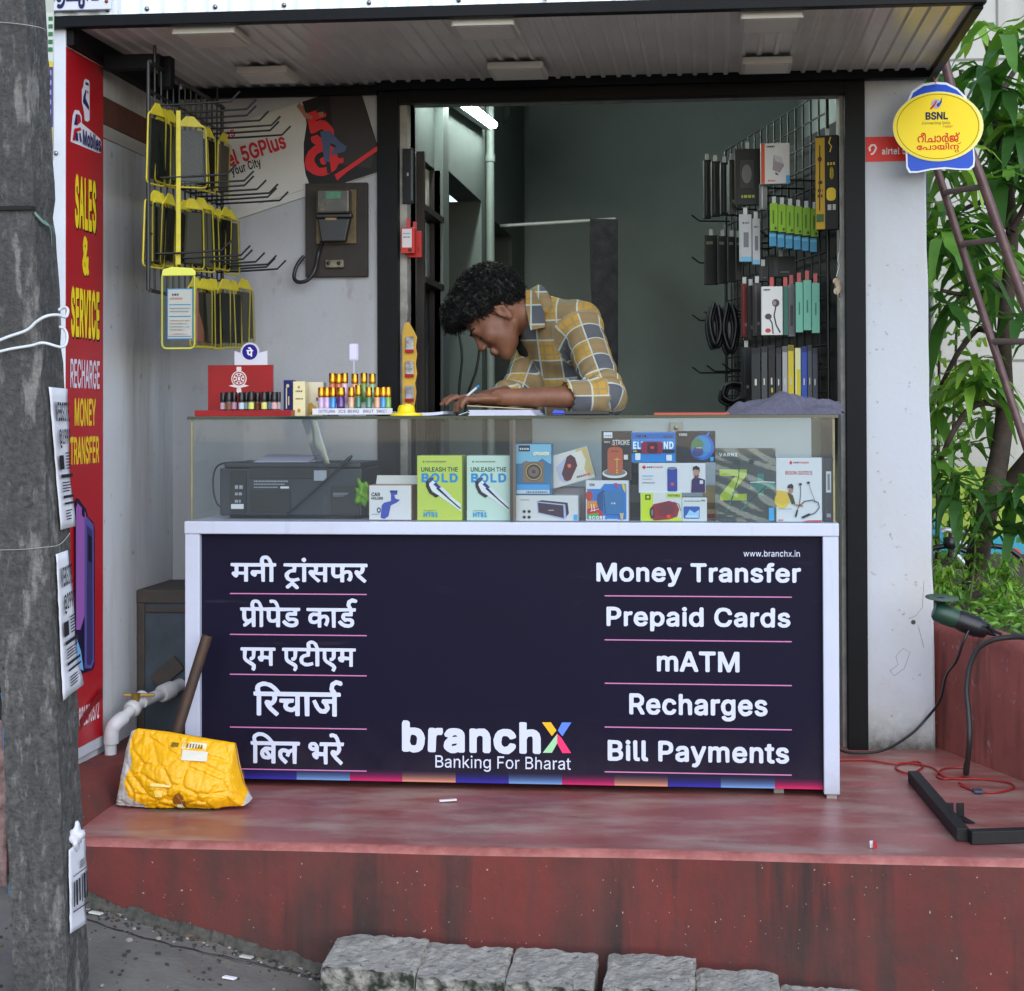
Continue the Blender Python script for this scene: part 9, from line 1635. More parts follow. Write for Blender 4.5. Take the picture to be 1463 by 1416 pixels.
# collar, placket, pocket flap
def weave(o,k=1.0,off=(0,0)):
    P = np.array([v.co for v in o.data.vertices])+np.array(wl(o));u2 = np.stack([P@nv(cr)*k+off[0],P@nv(cu)*k+off[1],np.zeros(len(P))],1)
    a = o.data.attributes.new('weave','FLOAT_VECTOR','POINT');a.data.foreach_set('vector',u2.astype(np.float32).ravel())
nax = (HC-NB_-fL*0).normalized();e1 = Vector((0,-1,0));e1 = (e1-nax*e1.dot(nax)).normalized();e2 = nax.cross(e1)
mb = MB();n = 22;vs = []
for i in range(n+1):
    a = R(-125+i*235/n);dr = e1*math.cos(a)+e2*math.sin(a)
    for r_,h in ((.070,-.012),(.066,.028),(.071,.031),(.088,-.018)): vs.append(NB_-nax*.008+dr*r_+nax*h+Vector((0,0,-.006*abs(math.sin(a)))))
mb.add(vs,[(4*i+k,4*i+k+1,4*i+k+5,4*i+k+4) for i in range(n) for k in range(3)],True)
co_ = mb.build('collar',m_sh,shirt);co_.modifiers.new('thick','SOLIDIFY').thickness = .003;weave(co_,1.0,(.02,.03))
def flap(name,pts,Y,thick=.004):
    mb = MB();q = [W(x,y,Y=Yv) for (x,y),Yv in zip(pts,Y)];mb.add(q,[tuple(range(len(q)))]);o = mb.build(name,m_sh,shirt);o.modifiers.new('thick','SOLIDIFY').thickness = thick;weave(o,1.0,(.04,.01));return o
flap('collar_point',[(752,414),(764,416),(778,446),(779,468),(759,472),(752,440)],[.585,.575,.555,.55,.56,.58])
# dark undershirt at the open neck
uf = Field(nv(NB_)-.2,nv(NB_)+.2,.006);uf.ell(W(753,488,Y=.70),T3,(.036,.05,.06),.02);uf.mesh('undershirt',mat('black_cotton',(20,20,24),.95),PN,1)
# trousers
tf = Field((.6,.5,.02),(1.36,1.14,.95),.008);tf.ell(C3,T3,(.125,.168,.13),.03)
for sy in (-.085,.085):
    hipj = nv(C3)+np.array([0,sy,-.05]);kn = np.array([hipj[0]-.05,hipj[1],.46]);an = np.array([hipj[0]+.02,hipj[1],.09]);tf.chain([hipj,kn,an],[.098,.072,.058],.03)
tf.mesh('trousers',mat('brown_trousers',(84,72,64),.9,noise=(30,.4)),PN,1)
# ballpoint in the writing hand
pe = thing('ballpoint','blue topped white ballpoint held in the writing hand over the notebook','ballpoint',W(690,573,Y=.22));tip = LWR+hd.normalized()*.115+Vector((0,0,-.022))
mb = MB();mb.tube([tip,tip+Vector((.018,.0,.035)),tip+Vector((.045,.0,.058))],[.0012,.0035,.0035],8);mb.build('barrel',mat('barrel_white',(200,204,210),.3),pe)
mb = MB();mb.tube([tip+Vector((.045,.0,.058)),tip+Vector((.052,0,.064))],.004,8);mb.build('top',mat('barrel_blue',(40,120,180),.3),pe)
# ================================================================ right of the shop: planter wall, tools, ladder, tree, walls behind
pa,pb = W(1334,1066,Z=0),W(1475,1122,Z=0);pd = (pb-pa).normalized();pa = pa-pd*.12;pb = pa+pd*1.6;pn = Vector((pd.y,-pd.x,0));pn = pn if pn.x > 0 else -pn
HW = .372;n = 40;PW = MB();rr = random.Random(21);vs = []
mr2 = mat('red_planter_paint',(150,78,70),.8,noise=(5,.6,9),col2=(110,54,50),bump=(40,.5));stain(mr2,[((16,16,1.6),.55,.68,(84,46,42),.7,6),((30,30,30),.64,.70,(150,128,120),.6,3),((3,3,3),.5,.75,(156,76,70),.5,5)])
for i in range(n+1):
    c = pa+(pb-pa)*(i/n);w0 = rr.uniform(-.006,.006)
    vs += [c+EZ*-.02,c+pn*(.004*math.sin(i*1.3)+.004)+EZ*.18,c+pn*.010+EZ*(HW-.03+w0*.5),c+pn*.022+EZ*(HW-.004+w0),c+pn*.05+EZ*(HW+.004+w0),c+pn*.10+EZ*(HW+w0*.6),c+pn*.112+EZ*(HW-.02),c+pn*.115+EZ*-.02]
PW.add(vs,[(8*i+k,8*i+k+1,8*i+k+9,8*i+k+8) for i in range(n) for k in range(7)],True);PW.add(vs[:8],[tuple(range(8))]);PW.add(vs[-8:],[tuple(reversed(range(8)))])
tag(PW.build('planter_wall',mr2,None,pa),'low red painted concrete planter wall running forward at the right edge','wall')
# soil behind it
g = MB();g.add([pa+pn*.11+EZ*(HW-.04),pb+pn*.11+EZ*(HW-.04),pb+pn*4+EZ*(HW-.04),pa+pn*4+EY*3+EZ*(HW-.04),pa+pn*.11+EY*3+EZ*(HW-.04)],[(0,1,2,3,4)])
structure(g.build('soil',mat('bare_soil',(84,72,58))))
# junk in the slot between pillar and planter
mb = MB();q = W(1338,1010,Y=.70)
mb.box(q.x-.012,q.x+.02,.70,.76,0.02,q.z+.08);o = mb.build('broken_tile',mat('broken_tile',(96,92,88),.8,noise=(30,.8),bump=(60,.6)),None,(q.x,.72,.02),bevel=.003);o.rotation_euler = (0,R(8),R(20));tag(o,'grey broken slab wedged between white pillar and red planter','rubble')
# angle grinder lying on the planter wall
GR = thing('angle_grinder','green and black angle grinder lying on the red planter wall','power tool',W(1362,895,Y=.42))
def gp(x,y,Y=.42): return W(x,y,Y=Y)
mg = mat('grinder_green',(26,62,46),.45,noise=(30,.4));ax = (gp(1392,892)-gp(1340,872)).normalized()
mb = MB();mb.lathe([(.020,0),(.028,.008),(.030,.03),(.028,.06),(.026,.07)],gp(1334,872),18,ax);mb.build('gear_case',mg,GR)
mb = MB();mb.lathe([(.026,0),(.029,.01),(.029,.06),(.024,.085),(.02,.09)],gp(1334,872)+ax*.068,18,ax)
for k in range(6): mb.lathe([(.0302,0),(.0302,.004)],gp(1334,872)+ax*(.085+.008*k),18,ax)
mb.build('motor_case',M_blackpl,GR)
mb = MB();mb.lathe([(.012,0),(.010,.012),(.007,.03)],gp(1334,872)+ax*.155,12,ax);mb.build('cord_guard',M_blackpl,GR)
mb = MB();mb.lathe([(.014,0),(.018,.004),(.018,.012),(.012,.018)],gp(1343,862),16,EZ);mb.build('spindle',M_blackpl,GR)
mb = MB();mb.lathe([(.008,0),(.047,.0005),(.047,.003),(.008,.003)],gp(1346,855),28,EZ+Vector((.04,-.1,0)));mb.build('disc',mat('grinding_disc',(70,92,80),.7,noise=(60,.6)),GR)
mb = MB();mb.tube(spline([gp(1334,872)+ax*.18,gp(1412,893,.38),gp(1420,901,.36),gp(1430,906,.33)]),.0045,8);mb.tube(spline([gp(1384,900,.40),gp(1376,918,.39),gp(1366,945,.42),gp(1352,965,.5),gp(1343,1000,.58),gp(1325,1025,.62),gp(1300,1050,.60),gp(1262,1072,.55),gp(1220,1076,.52),gp(1198,1071,.5)]),.004,8);mb.build('power_cord',M_blackpl,GR)
HO = thing('hose','thick black hose looping from the planter wall down to the veranda floor','hose',W(1380,1106,Z=.01))
mb = MB();hp_ = [W(1475,912,Y=.16),W(1450,910,Y=.2),W(1420,914,Y=.22),W(1398,926,Y=.24),W(1386,950,Y=.25),W(1381,985,Y=.25),W(1384,1020,Y=.24),W(1385,1060,Y=.22),W(1380,1106,Z=.012)];mb.tube(spline(hp_),.0075,10);mb.build('tube',mat('hose_rubber',(40,38,38),.5),HO)
mb = MB();mb.lathe([(.009,0),(.009,.03)],W(1380,1106,Z=.006),10,(.1,0,1));mb.build('clip',M_blackpl,HO)
RW_ = thing('red_cable','tangled thin red cable lying in loops on the veranda floor','cable',W(1360,1095,Z=.003))
mb = MB()
for pts in ([(1198,1086),(1240,1086),(1280,1092),(1310,1088),(1318,1096),(1300,1105),(1280,1098),(1290,1090),(1330,1096),(1350,1110),(1375,1113),(1400,1113),(1440,1118),(1448,1126),(1425,1132),(1395,1130),(1370,1118)],[(1385,1097),(1350,1098),(1338,1108),(1350,1113),(1378,1110)],[(1372,1122),(1390,1129),(1400,1131)]): mb.tube(spline([W(x,y,Z=.004) for x,y in pts],5),.0028,6)
mb.build('wire',mat('red_wire',(150,28,30),.45),RW_)
mb = MB();q = W(1397,1131,Z=.004);mb.box(q.x-.012,q.x+.012,q.y-.02,q.y+.02,.003,.010);o = mb.build('connector',mat('blue_grey_plastic',(66,70,88),.5),RW_,bevel=.002)
# welded black steel frame on the floor
SF = thing('welded_angle','black square tube corner piece with two upright tabs lying on the floor','welded angle',W(1372,1200,Z=.0))
a,b,c = W(1305,1118,Z=.0),W(1376,1203,Z=.0),W(1500,1202,Z=.0);ms_ = mat('black_primer',(20,20,22),.55,spec=.3,noise=(20,.5),col2=(34,34,36));dv = (b-a).normalized()
mb = MB();mb.bar(a+EZ*.0165,b+EZ*.0165,.03,.03);mb.build('long_bar',ms_,SF,bevel=.0015);mb = MB();mb.bar(b+dv*.015+EX*.012+EZ*.0165,c+EZ*.0165,.03,.03);mb.build('short_bar',ms_,SF,bevel=.0015)
for x in (1357,1372):
    q = W(x,1166,Z=.0);mb = MB();mb.box(q.x-.0095,q.x+.0095,q.y,q.y+.004,.0,.032);mb.build('tab',ms_,SF)
mb = MB();q = W(1358,1168,Z=0);mb.poly([(0,0),(.03,-.06),(.05,-.06),(.032,.0)],(q.x,q.y,.001),EX,EY,EZ,.003,.0025);mb.build('foot_plate',ms_,SF)
for (x,y,c,nm) in ((1245,1210,(206,206,206),'white'),(1250,1211,(176,36,50),'red')):
    q = W(x,y,Z=.003);mb = MB();mb.obox(q+EZ*.006,(.004,.001,0),(0,.006,.002),(0,-.001,.005));o = mb.build('wrapper_scrap',mat('scrap_'+nm,c,.5),None,q);tag(o,'tiny %s scrap of wrapper on the red floor near the step edge' % nm,'litter')
q = W(640,1145,Z=.002);mb = MB();mb.obox(q+EZ*.003,(.022,.004,.001),(-.002,.006,0),(0,0,.002));o = mb.build('paper_scrap',M_pap,None,q,bevel=.001);tag(o,'small crumpled white paper scrap on the floor below the banner','litter')

# ladder leaning against the canopy, brown painted steel
LD_ = thing('ladder','brown painted steel ladder leaning against the canopy corner in front of the tree','ladder',W(1500,700,Y=1.05))
m_lad = mat('brown_steel',(74,42,40),.4,noise=(16,.6),col2=(110,84,80))
mb = MB();mb.tube([W(1334,60,Y=1.12),W(1338,240,Y=1.05),W(1388,398,Y=1.0),W(1470,650,Y=.90)],.013,10);mb.build('rail',m_lad,LD_)
mb = MB();mb.tube([W(1338,40,Y=.92),W(1372,180,Y=.90),W(1400,250,Y=.88),W(1475,465,Y=.8)],.016,10);mb.build('rail',m_lad,LD_)
for (x0,y0,Y0_,x1,y1,Y1_) in ((1374,349,1.0,1436,341,.84),(1418,488,.96,1480,488,.79),(1350,275,1.02,1408,266,.87)):
    mb = MB();mb.tube([W(x0,y0,Y=Y0_),W(x1,y1,Y=Y1_)],.010,8);mb.build('rung',mat('rung_worn',(112,92,86),.4,noise=(20,.6)),LD_)
# pale concrete building wall behind, with panel joints
BW = 4.2;x0 = W(1300,400,Y=BW).x
CWL = thing('compound_wall','tall pale grey concrete wall with panel joints behind the tree','wall',(x0+2,BW,.2))
mcw = mat('pale_concrete',(182,180,174),.9,noise=(1.6,.5,8),col2=(160,158,152),bump=(40,.25));stain(mcw,[((4,4,.6),.52,.75,(146,142,134),.6,7)])
mb = MB();mb.box(x0-.6,x0+6,BW,BW+.2,0,6);mb.build('panel',mcw,CWL)
mb = MB()
for z in (W(1440,168/2.0,Y=BW).z,W(1440,170,Y=BW).z,W(1440,515,Y=BW).z,W(1440,606,Y=BW).z): mb.box(x0-.6,x0+6,BW-.003,BW,z-.006,z+.006)
for x in (W(1425,100,Y=BW).x,W(1330,100,Y=BW).x): mb.box(x-.006,x+.006,BW-.0025,BW,0,6)
mb.build('joint',mat('joint_dark',(120,118,112),.9),CWL)
# painted hoarding: lime, cyan and orange
HB = thing('painted_hoarding','painted hoarding in lime, cyan and orange blocks standing behind the tree','hoarding',(x0+1.5,3.6,.2))
Yh = 3.6
def hz(x,y): q = W(x,y,Y=Yh);return q
t_,m1,m2,b_ = hz(1330,668).z,hz(1330,765).z,hz(1330,806).z,hz(1330,860).z;xl,xr = hz(1330,700).x,hz(1500,700).x+1.5
mb = MB();mb.box(xl,xr,Yh,Yh+.06,.1,t_);mb.build('board',mat('lime_board',(156,176,62),.6,noise=(3,.3)),HB)
mb = MB();mb.poly([(xl+.002,b_),(xl+.002,hz(1335,735).z),(hz(1342,750).x,hz(1342,745).z),(hz(1352,770).x,hz(1352,770).z),(hz(1380,785).x,hz(1380,786).z),(hz(1425,765).x,hz(1425,765).z),(xr,hz(1463,755).z),(xr,b_)],(0,Yh,0),EX,EZ,-EY,.003,.002);mb.build('cyan_print',mat('cyan_board',(40,150,178),.6),HB)
mb = MB();mb.box(xl,xr,Yh-.008,Yh-.004,.1,hz(1330,808).z);mb.build('orange_print',mat('orange_board',(214,140,32),.6),HB)
mb = MB();q = hz(1449,793);mb.lathe([(.035,0),(.035,.003)],(q.x,Yh-.005,q.z),16,(0,-1,0));mb.build('red_dot',mat('dot_red',(190,84,70),.6),HB)
q = W(1327,560,Y=2.6);mb = MB();mb.tube([(q.x,2.6,0),(q.x,2.6,3.2)],.012,8);o = mb.build('steel_post',mat('grey_post',(104,110,112),.5),None,(q.x,2.6,0));tag(o,'thin grey steel post standing just right of the white pillar','post')
# bent bicycle-like handlebars: pale tubes among the weeds
BK = thing('parked_bicycle','parked bicycle half hidden by weeds in front of the painted hoarding','bicycle',W(1370,850,Y=3.0))
def kp(x,y): return W(x,y,Y=3.0)
m_pt = mat('pale_tube',(170,174,178),.35,metal=.4)
mb = MB();mb.tube(spline([kp(1345,760),kp(1352,757),kp(1365,760),kp(1375,758),kp(1388,764)]),.012,8);mb.tube([kp(1368,760),kp(1364,800)],.012,8);mb.build('handlebar',m_pt,BK)
mb = MB();mb.tube([kp(1364,790),kp(1400,830)],.014,8);mb.tube([kp(1368,775),kp(1402,788)],.014,8);mb.tube([kp(1402,780),kp(1402,830)],.012,8);mb.build('frame',m_pt,BK)
for x,y in ((1352,832),(1420,832)):
    c = kp(x,y);mb = MB();mb.tube([c+Vector((.16*math.cos(R(k*15)),.0,.16*math.sin(R(k*15)))) for k in range(25)],.012,6);mb.build('wheel',M_blackpl,BK)
mb = MB();c = kp(1357,785);mb.lathe([(.0,0),(.03,.01),(.028,.05),(0,.06)],c,12,(0,0,1));mb.build('lamp',M_blackpl,BK)

# mango tree: trunk, limbs, and whorls of long drooping leaves
MT = thing('mango_tree','young mango tree with long glossy leaves beyond the red planter','tree',W(1392,862,Y=1.9))
m_bark = mat('mango_bark',(66,54,44),.9,noise=(30,.8,8),col2=(40,32,27),bump=(60,.8))
def tp(x,y,Y=1.9): return W(x,y,Y=Y)
limbs = [([(1390,870),(1394,820),(1402,760),(1418,700),(1430,640),(1436,580),(1434,500),(1440,420),(1446,330),(1436,240),(1420,150),(1412,60)],[.05,.047,.044,.041,.037,.034,.03,.027,.024,.02,.016,.012],1.9),
         ([(1412,720),(1440,690),(1480,640)],[.036,.03,.026],1.8),([(1432,580),(1405,575),(1380,590),(1355,630),(1341,668)],[.016,.013,.012,.010,.008],1.75),
         ([(1434,490),(1400,470),(1372,500),(1350,540),(1334,575)],[.016,.013,.011,.009,.007],2.1),([(1440,420),(1405,400),(1380,420),(1345,415)],[.014,.011,.009,.007],1.7),([(1444,330),(1410,290),(1375,300)],[.014,.011,.008],2.0),
         ([(1436,240),(1400,200),(1380,160),(1372,100)],[.012,.010,.008,.006],1.9),([(1446,330),(1470,280),(1490,200)],[.014,.011,.008],1.8),([(1434,500),(1460,450),(1490,420)],[.014,.011,.009],1.7),([(1420,150),(1450,100),(1480,60)],[.012,.01,.007],2.0)]
mb = MB();tips = []
for pts,rs,Y in limbs:
    P = [tp(x,y,Y+.1*math.sin(i*1.7) if i else 1.9) for i,(x,y) in enumerate(pts)];S = spline(P,4);rr_ = [rs[min(i//4,len(rs)-1)]+(rs[min(i//4+1,len(rs)-1)]-rs[min(i//4,len(rs)-1)])*(i % 4)/4 for i in range(len(S))]
    mb.tube(S,rr_,9)
mb.build('trunk',m_bark,MT)
rr = random.Random(31)
def leafmat(name,a,b,tr):
    m = mat(name,a,.38,spec=.45,noise=(7,.8),col2=b);m.node_tree.nodes['Principled BSDF'].inputs['Transmission Weight'].default_value = 0
    nt,N,L = nodes_of(m);out = N['Material Output'];tl = N.new('ShaderNodeBsdfTranslucent');tl.inputs[0].default_value = (*lin(tr),1);mx = N.new('ShaderNodeMixShader');mx.inputs[0].default_value = .35
    L(N['Principled BSDF'].outputs[0],mx.inputs[1]);L(tl.outputs[0],mx.inputs[2]);L(mx.outputs[0],out.inputs[0]);return m
LM = [leafmat('leaf_dark',(66,104,52),(44,78,40),(90,150,40)),leafmat('leaf_mid',(98,142,58),(68,112,48),(130,186,50)),leafmat('leaf_young',(142,184,74),(106,154,60),(176,214,66))]
def leaf(mb,o,d,L,w,droop,up):
    d = d.normalized();s = d.cross(up)
    if s.length < .05: s = d.cross(EX)
    s.normalize();nrm = s.cross(d);n = 6;vs = [];fold = rr.uniform(.12,.4)
    for i in range(n+1):
        t = i/n;ww = w*math.sin(math.pi*min(1,t*.92+.05))**.75*(1-.25*t)*.5;c = o+d*(L*t)+Vector((0,0,-droop*L*t*t))+nrm*(.012*math.sin(t*9+L*40));vs += [c-s*ww+nrm*ww*fold,c,c+s*ww+nrm*ww*fold]
    mb.add(vs,[(3*i+k,3*i+k+1,3*i+k+4,3*i+k+3) for i in range(n) for k in (0,1)],True)
def whorl(mb,c,k,L,out=None,droop=.6):
    for j in range(k):
        a = j*2.399+rr.uniform(-.3,.3);el = rr.uniform(-.5,.75);d = Vector((math.cos(a)*math.cos(el),math.sin(a)*math.cos(el),math.sin(el)))
        if out is not None: d = (d+out*.5)
        leaf(mb,c+d*.006,d,L*rr.uniform(.65,1.12),L*rr.uniform(.19,.28),droop*rr.uniform(.5,1.4),EZ)
cr_ = MB()
spots = [(1340,662,1.75,12,.19,1),(1350,560,2.0,13,.2,2),(1386,545,1.75,14,.2,2),(1395,520,1.8,14,.19,2),(1402,548,1.7,12,.2,1),(1365,690,1.6,13,.19,0),(1368,720,1.55,10,.2,0),(1445,715,1.5,12,.23,0),(1452,760,1.45,12,.22,0),(1460,700,1.4,10,.22,0),(1340,590,1.9,11,.2,1),(1380,640,2.0,10,.19,1),(1410,600,2.1,9,.18,1)]
for x,y,Y,k,L_,mi_ in spots: cr_.use(LM[mi_]);whorl(cr_,tp(x,y,Y),k,L_)
for i in range(66):
    x = 1318+rr.random()**.8*190;y = rr.uniform(20,470)
    if x < 1345 and y < 90 or y < 140 and rr.random() < .55: continue
    if rr.random() < .2 and 430 < y: continue
    Y = rr.uniform(1.45,2.5);cr_.use(LM[0 if rr.random() < .42+(.2 if y > 260 else 0) else 1 if rr.random() < .62 else 2]);whorl(cr_,tp(x,y,Y),rr.randint(6,10),rr.uniform(.15,.25),None,.7)
crown = cr_.build('crown',None,MT)
# bright shrubs far behind, seen past the pillar's edge
for i,(x,y,Y,hh,nm) in enumerate(((1322,640,3.2,1.5,'sunlit bushy shrub seen in the slot just right of the pillar'),)):
    b_o = W(x,860,Y=Y);b_o.z = .05;SHB = thing('shrub',nm,'shrub',b_o);mb = MB()
    for k in range(5): mb.tube([b_o+Vector((.05*k-.1,0,0)),b_o+Vector((.08*k-.16,.05,hh))],[.012,.005],6)
    mb.build('stem',m_bark,SHB);mb = MB()
    for k in range(420): mb.use(LM[1 if k % 3 else 2]);p = b_o+Vector((rr.gauss(0,.13),rr.uniform(-.2,.2),rr.uniform(.2,hh+.35)));leaf(mb,p,Vector((rr.uniform(-1,1),rr.uniform(-1,1),rr.uniform(-.4,.8))),.09,.03,.4,EZ)
    mb.build('foliage',None,SHB)
# ground cover in the planter: grassy blades and broad weeds
mb = MB()
for i in range(1300):
    t = rr.random();d = .12+1.2*rr.random()**1.3;p = pa+(pb-pa)*(t*.75-.02)+pn*d+EY*rr.uniform(0,1.3);p.z = HW-.04
    if (W(1330,850,Y=p.y).x > p.x): continue
    mb.use(LM[2 if rr.random() < .55 else 1]);h = rr.uniform(.05,.15);a = rr.uniform(0,6.28);dr = Vector((math.cos(a)*.6,math.sin(a)*.6,1)).normalized();leaf(mb,p,dr,h,rr.uniform(.008,.022),.6,Vector((math.sin(a),-math.cos(a),.1)))
o = mb.build('ground_cover',None);o['kind'] = 'stuff'
for i,(x,y,Y) in enumerate(((1385,700,1.5),(1430,800,1.2),(1352,812,1.3))):
    p = W(x,870,Y=Y);p.z = HW-.04;top = W(x,y,Y=Y);o = thing('weed',('tall thin flowering weed in the planter left of the tree trunk','leafy weed in the planter right of the tree trunk','short leafy weed in the planter close to the pillar')[i],'plant',p)
    mb = MB();mb.tube(spline([p,p+(top-p)*.5+Vector((.02,0,0)),top]),[.004]*12+[.002],5);mb.build('stem',mat('weed_stem',(86,104,50),.7),o)
    mb = MB()
    for k in range(46): mb.use(LM[1+(k % 2)]);t = rr.uniform(.25,1.05);c = p+(top-p)*t;a = rr.uniform(0,6.28);leaf(mb,c+Vector((rr.gauss(0,.025),rr.gauss(0,.02),0)),Vector((math.cos(a),math.sin(a),rr.uniform(-.2,.6))),rr.uniform(.03,.07),rr.uniform(.012,.026),.3,EZ)
    mb.build('leaves',None,o)
# the place beyond on the left and behind: closes the view past the pole
mb = MB();mb.box(-3.2,-.42,.9,1.1,-.5,4.2);o = mb.build('neighbour_wall',mat('neighbour_plaster',(120,116,108),.9,noise=(2,.6),bump=(30,.3)),None,(-1.8,1,-.5));tag(o,'grey plastered wall of the neighbouring house beyond the left sign','wall')
# ================================================================ foreground: leaning concrete pole with papers, kerb stones, bag, pipes
YP = -1.16
f1,f0 = W(96,1416,Y=YP),W(34,0,Y=YP);l1 = W(20,1416,Y=YP);wP = f1.x-l1.x;dp = .112
ax = (f0-f1);per_z = ax/ax.z
def pole_pt(u,v,z):          # u 0..1 across the front (left..right), v depth in metres, z height
    c = f1+per_z*(z-f1.z);return Vector((c.x-wP*(1-u),YP+v+(c.y-YP),z))
m_pole = mat('pole_concrete',(90,88,86),.95,noise=(60,1,10),col2=(48,47,46),bump=(120,1.0));stain(m_pole,[((9,9,3),.44,.66,(58,57,56),.8,10),((60,60,22),.56,.70,(150,147,142),.42,10),((150,150,90),.60,.68,(28,28,28),.6,6),((4,4,1.0),.46,.66,(56,55,54),.6,10),((18,18,6),.58,.66,(158,155,150),.4,10)])
UP = thing('utility_pole','rough grey concrete utility pole leaning left in the foreground, papers stuck on its side','pole',(f1.x-wP/2,YP,-.9))
mb = MB();rr = random.Random(8);z0,z1 = -.9,3.2;nz_ = 110;ring = [(0,0),(.33,0),(.66,0),(.94,0),(1,.006),(1,.04),(1,.085),(1,dp),(0,dp),(0,.06)];m = len(ring);vs = []
zj = W(20,297,Y=YP).z
for i in range(nz_+1):
    z = z0+(z1-z0)*i/nz_
    g_ = math.exp(-((z-zj)/.010)**2)
    for k,(u,v) in enumerate(ring):
        p = pole_pt(u,v,z);j = rr.uniform(-.0022,.0022);p += Vector((j+(-.007*g_ if u == 1 else 0),rr.uniform(-.002,.002)+(.012*g_ if v < .02 else 0),0));vs.append(p)
mb.add(vs,[(m*i+k,m*i+(k+1) % m,m*(i+1)+(k+1) % m,m*(i+1)+k) for i in range(nz_) for k in range(m)]);mb.build('shaft',m_pole,UP)
a = W(30,295,Y=YP);mb = MB();mb.box(a.x-.05,a.x+.022,YP-.0,YP+.02,zj-.004,zj+.004);mb.build('joint_groove',mat('groove_dark',(26,25,25),.95),UP)
# papers pasted on the right-hand side face
def side(px,py,lift=.003):   # photograph point on the pole's right face
    d = ray(px,py);best = None
    for k in range(200):
        v = -.01+.17*k/199;t = (YP+v-CP.y)/d.y;p = CP+d*t;q = pole_pt(1,v,p.z);e = p.x-q.x
        if best is None or abs(e) < best[0]: best = (abs(e),Vector((q.x+lift,q.y,p.z)),v)
    return best[1]
def paper(label,quad,rows,seed,cat='poster'):
    """quad: photograph corners tl, tr, br, bl; rows of print in 0..1 down the sheet"""
    tl,tr,br,bl = [side(*q) for q in quad];n = 16;rr = random.Random(seed);mb = MB();o = (tl+br)/2;vs = []
    U = ((tr-tl)+(br-bl))/2;V = ((tl-bl)+(tr-br))/2;N = U.cross(V).normalized()
    if N.x < 0: N = -N
    P = lambda u,v: bl*(1-u)*(1-v)+br*u*(1-v)+tl*(1-u)*v+tr*u*v
    for j in range(n+1):
        for i in range(7): u,v = i/6,j/n;vs.append(P(u,v)+N*(.0025+.003*math.sin(v*7+seed)*u+.0014*rr.random()+(.008*max(0,u-.75)*math.sin(v*11+seed))))
    mb.add(vs,[(j*7+i,j*7+i+1,(j+1)*7+i+1,(j+1)*7+i) for j in range(n) for i in range(6)],True);s = mb.build('paper_notice',mat('notice_paper',(206,206,214),.85,noise=(12,.35),col2=(186,186,192)),None,o);s.modifiers.new('thick','SOLIDIFY').thickness = .0006;tag(s,label,cat)
    mb = MB();mb.use(ink((34,34,40),.8));lf = .0085
    for it in rows:
        u0,v0,u1,v1 = it[1:5];o_ = P(u0,v0);uu = P(u1,v0)-o_;vv = P(u0,v1)-o_
        if it[0] == 'bar': mb.poly([(0,0),(1,0),(1,1),(0,1)],o_,uu,vv,N,lf)
        elif it[0] == 'small':
            k = max(2,int((v1-v0)/.02))
            for r_ in range(k): mb.poly([(0,(r_+.1)/k),(rr.uniform(.6,1),(r_+.1)/k),(rr.uniform(.6,1),(r_+.5)/k),(0,(r_+.5)/k)],o_,uu,vv,N,lf)
        else: mb.text(it[0],o_,uu,vv,N,lf)
    mb.build('print',None,s);return s
rows1 = lambda key: [('website',.08,.76,.95,.90),(key,.22,.57,.95,.71),('small',.55,.42,.95,.55),('bar',.12,.42,.42,.52),('bar',.15,.36,.95,.385),('small',.2,.26,.95,.34),('bar',.2,.215,.95,.235),('bar',.25,.17,.95,.185),('small',.3,.06,.85,.14)]
paper('white WEBSITE @1999 notice pasted on the pole, upper one',[(66,553),(91,556),(101,752),(83,757)],rows1('p1'),1)
paper('white WEBSITE @2999 notice pasted on the pole, below the first',[(76,792),(92,786),(113,978),(86,1001)],rows1('p2'),2)
paper('torn white notice low on the pole with a row of bar lines',[(94,1215),(117,1196),(121,1318),(96,1334)],[('bar',.1,.3+.0,.16,.6),('bar',.24,.3,.34,.6),('bar',.42,.33,.5,.6),('bar',.58,.3,.63,.62),('bar',.7,.32,.8,.62),('bar',.86,.32,.92,.62),('bar',.05,.24,.95,.255),('bar',.1,.66,.9,.67),('small',.5,.7,.9,.8)],3)
q = side(104,1195,.006);crumple('crumpled_paper',q,(.014,.016,.024),mat('notice_paper',(206,206,214)),14,'crumpled end of torn white paper sticking out of the pole low down','paper',3,.3)
# narrow printed strip hanging beside the pole at the top
Y = -.5;a,b = W(64,229,Y=Y),W(77,-30,Y=Y);w_ = b.x-a.x;SP = thing('hanging_strip','narrow vertical printed paper strip hanging beside the top of the pole','banner',(a.x,Y,a.z))
mb = MB();mb.box(a.x,a.x+w_,Y,Y+.0015,a.z,b.z);mb.build('strip',mat('strip_paper',(186,186,176),.7),SP)
def sy(y): return (W(70,y,Y=Y).z-a.z)/(b.z-a.z)
mb = MB();art(mb,(a.x,Y,a.z),EX*w_,EZ*(b.z-a.z),-EY,[('rect',(196,204,196),.05,sy(90),.95,sy(18))]+[('rect',(60,112,72),.4,sy(30+i*11),.9,sy(24+i*11)) for i in range(5)]+[('rect',(206,186,60),.05,sy(96),.95,sy(88)),('rect',(70,66,120),.05,sy(182),.95,sy(96))]+[('rect',(150,148,180),.3,sy(108+i*14),.8,sy(101+i*14)) for i in range(5)]+[('rect',(190,170,60),.05,sy(220),.95,sy(184)),('rect',(120,110,70),.3,sy(212),.8,sy(192))]);mb.build('print',None,SP)
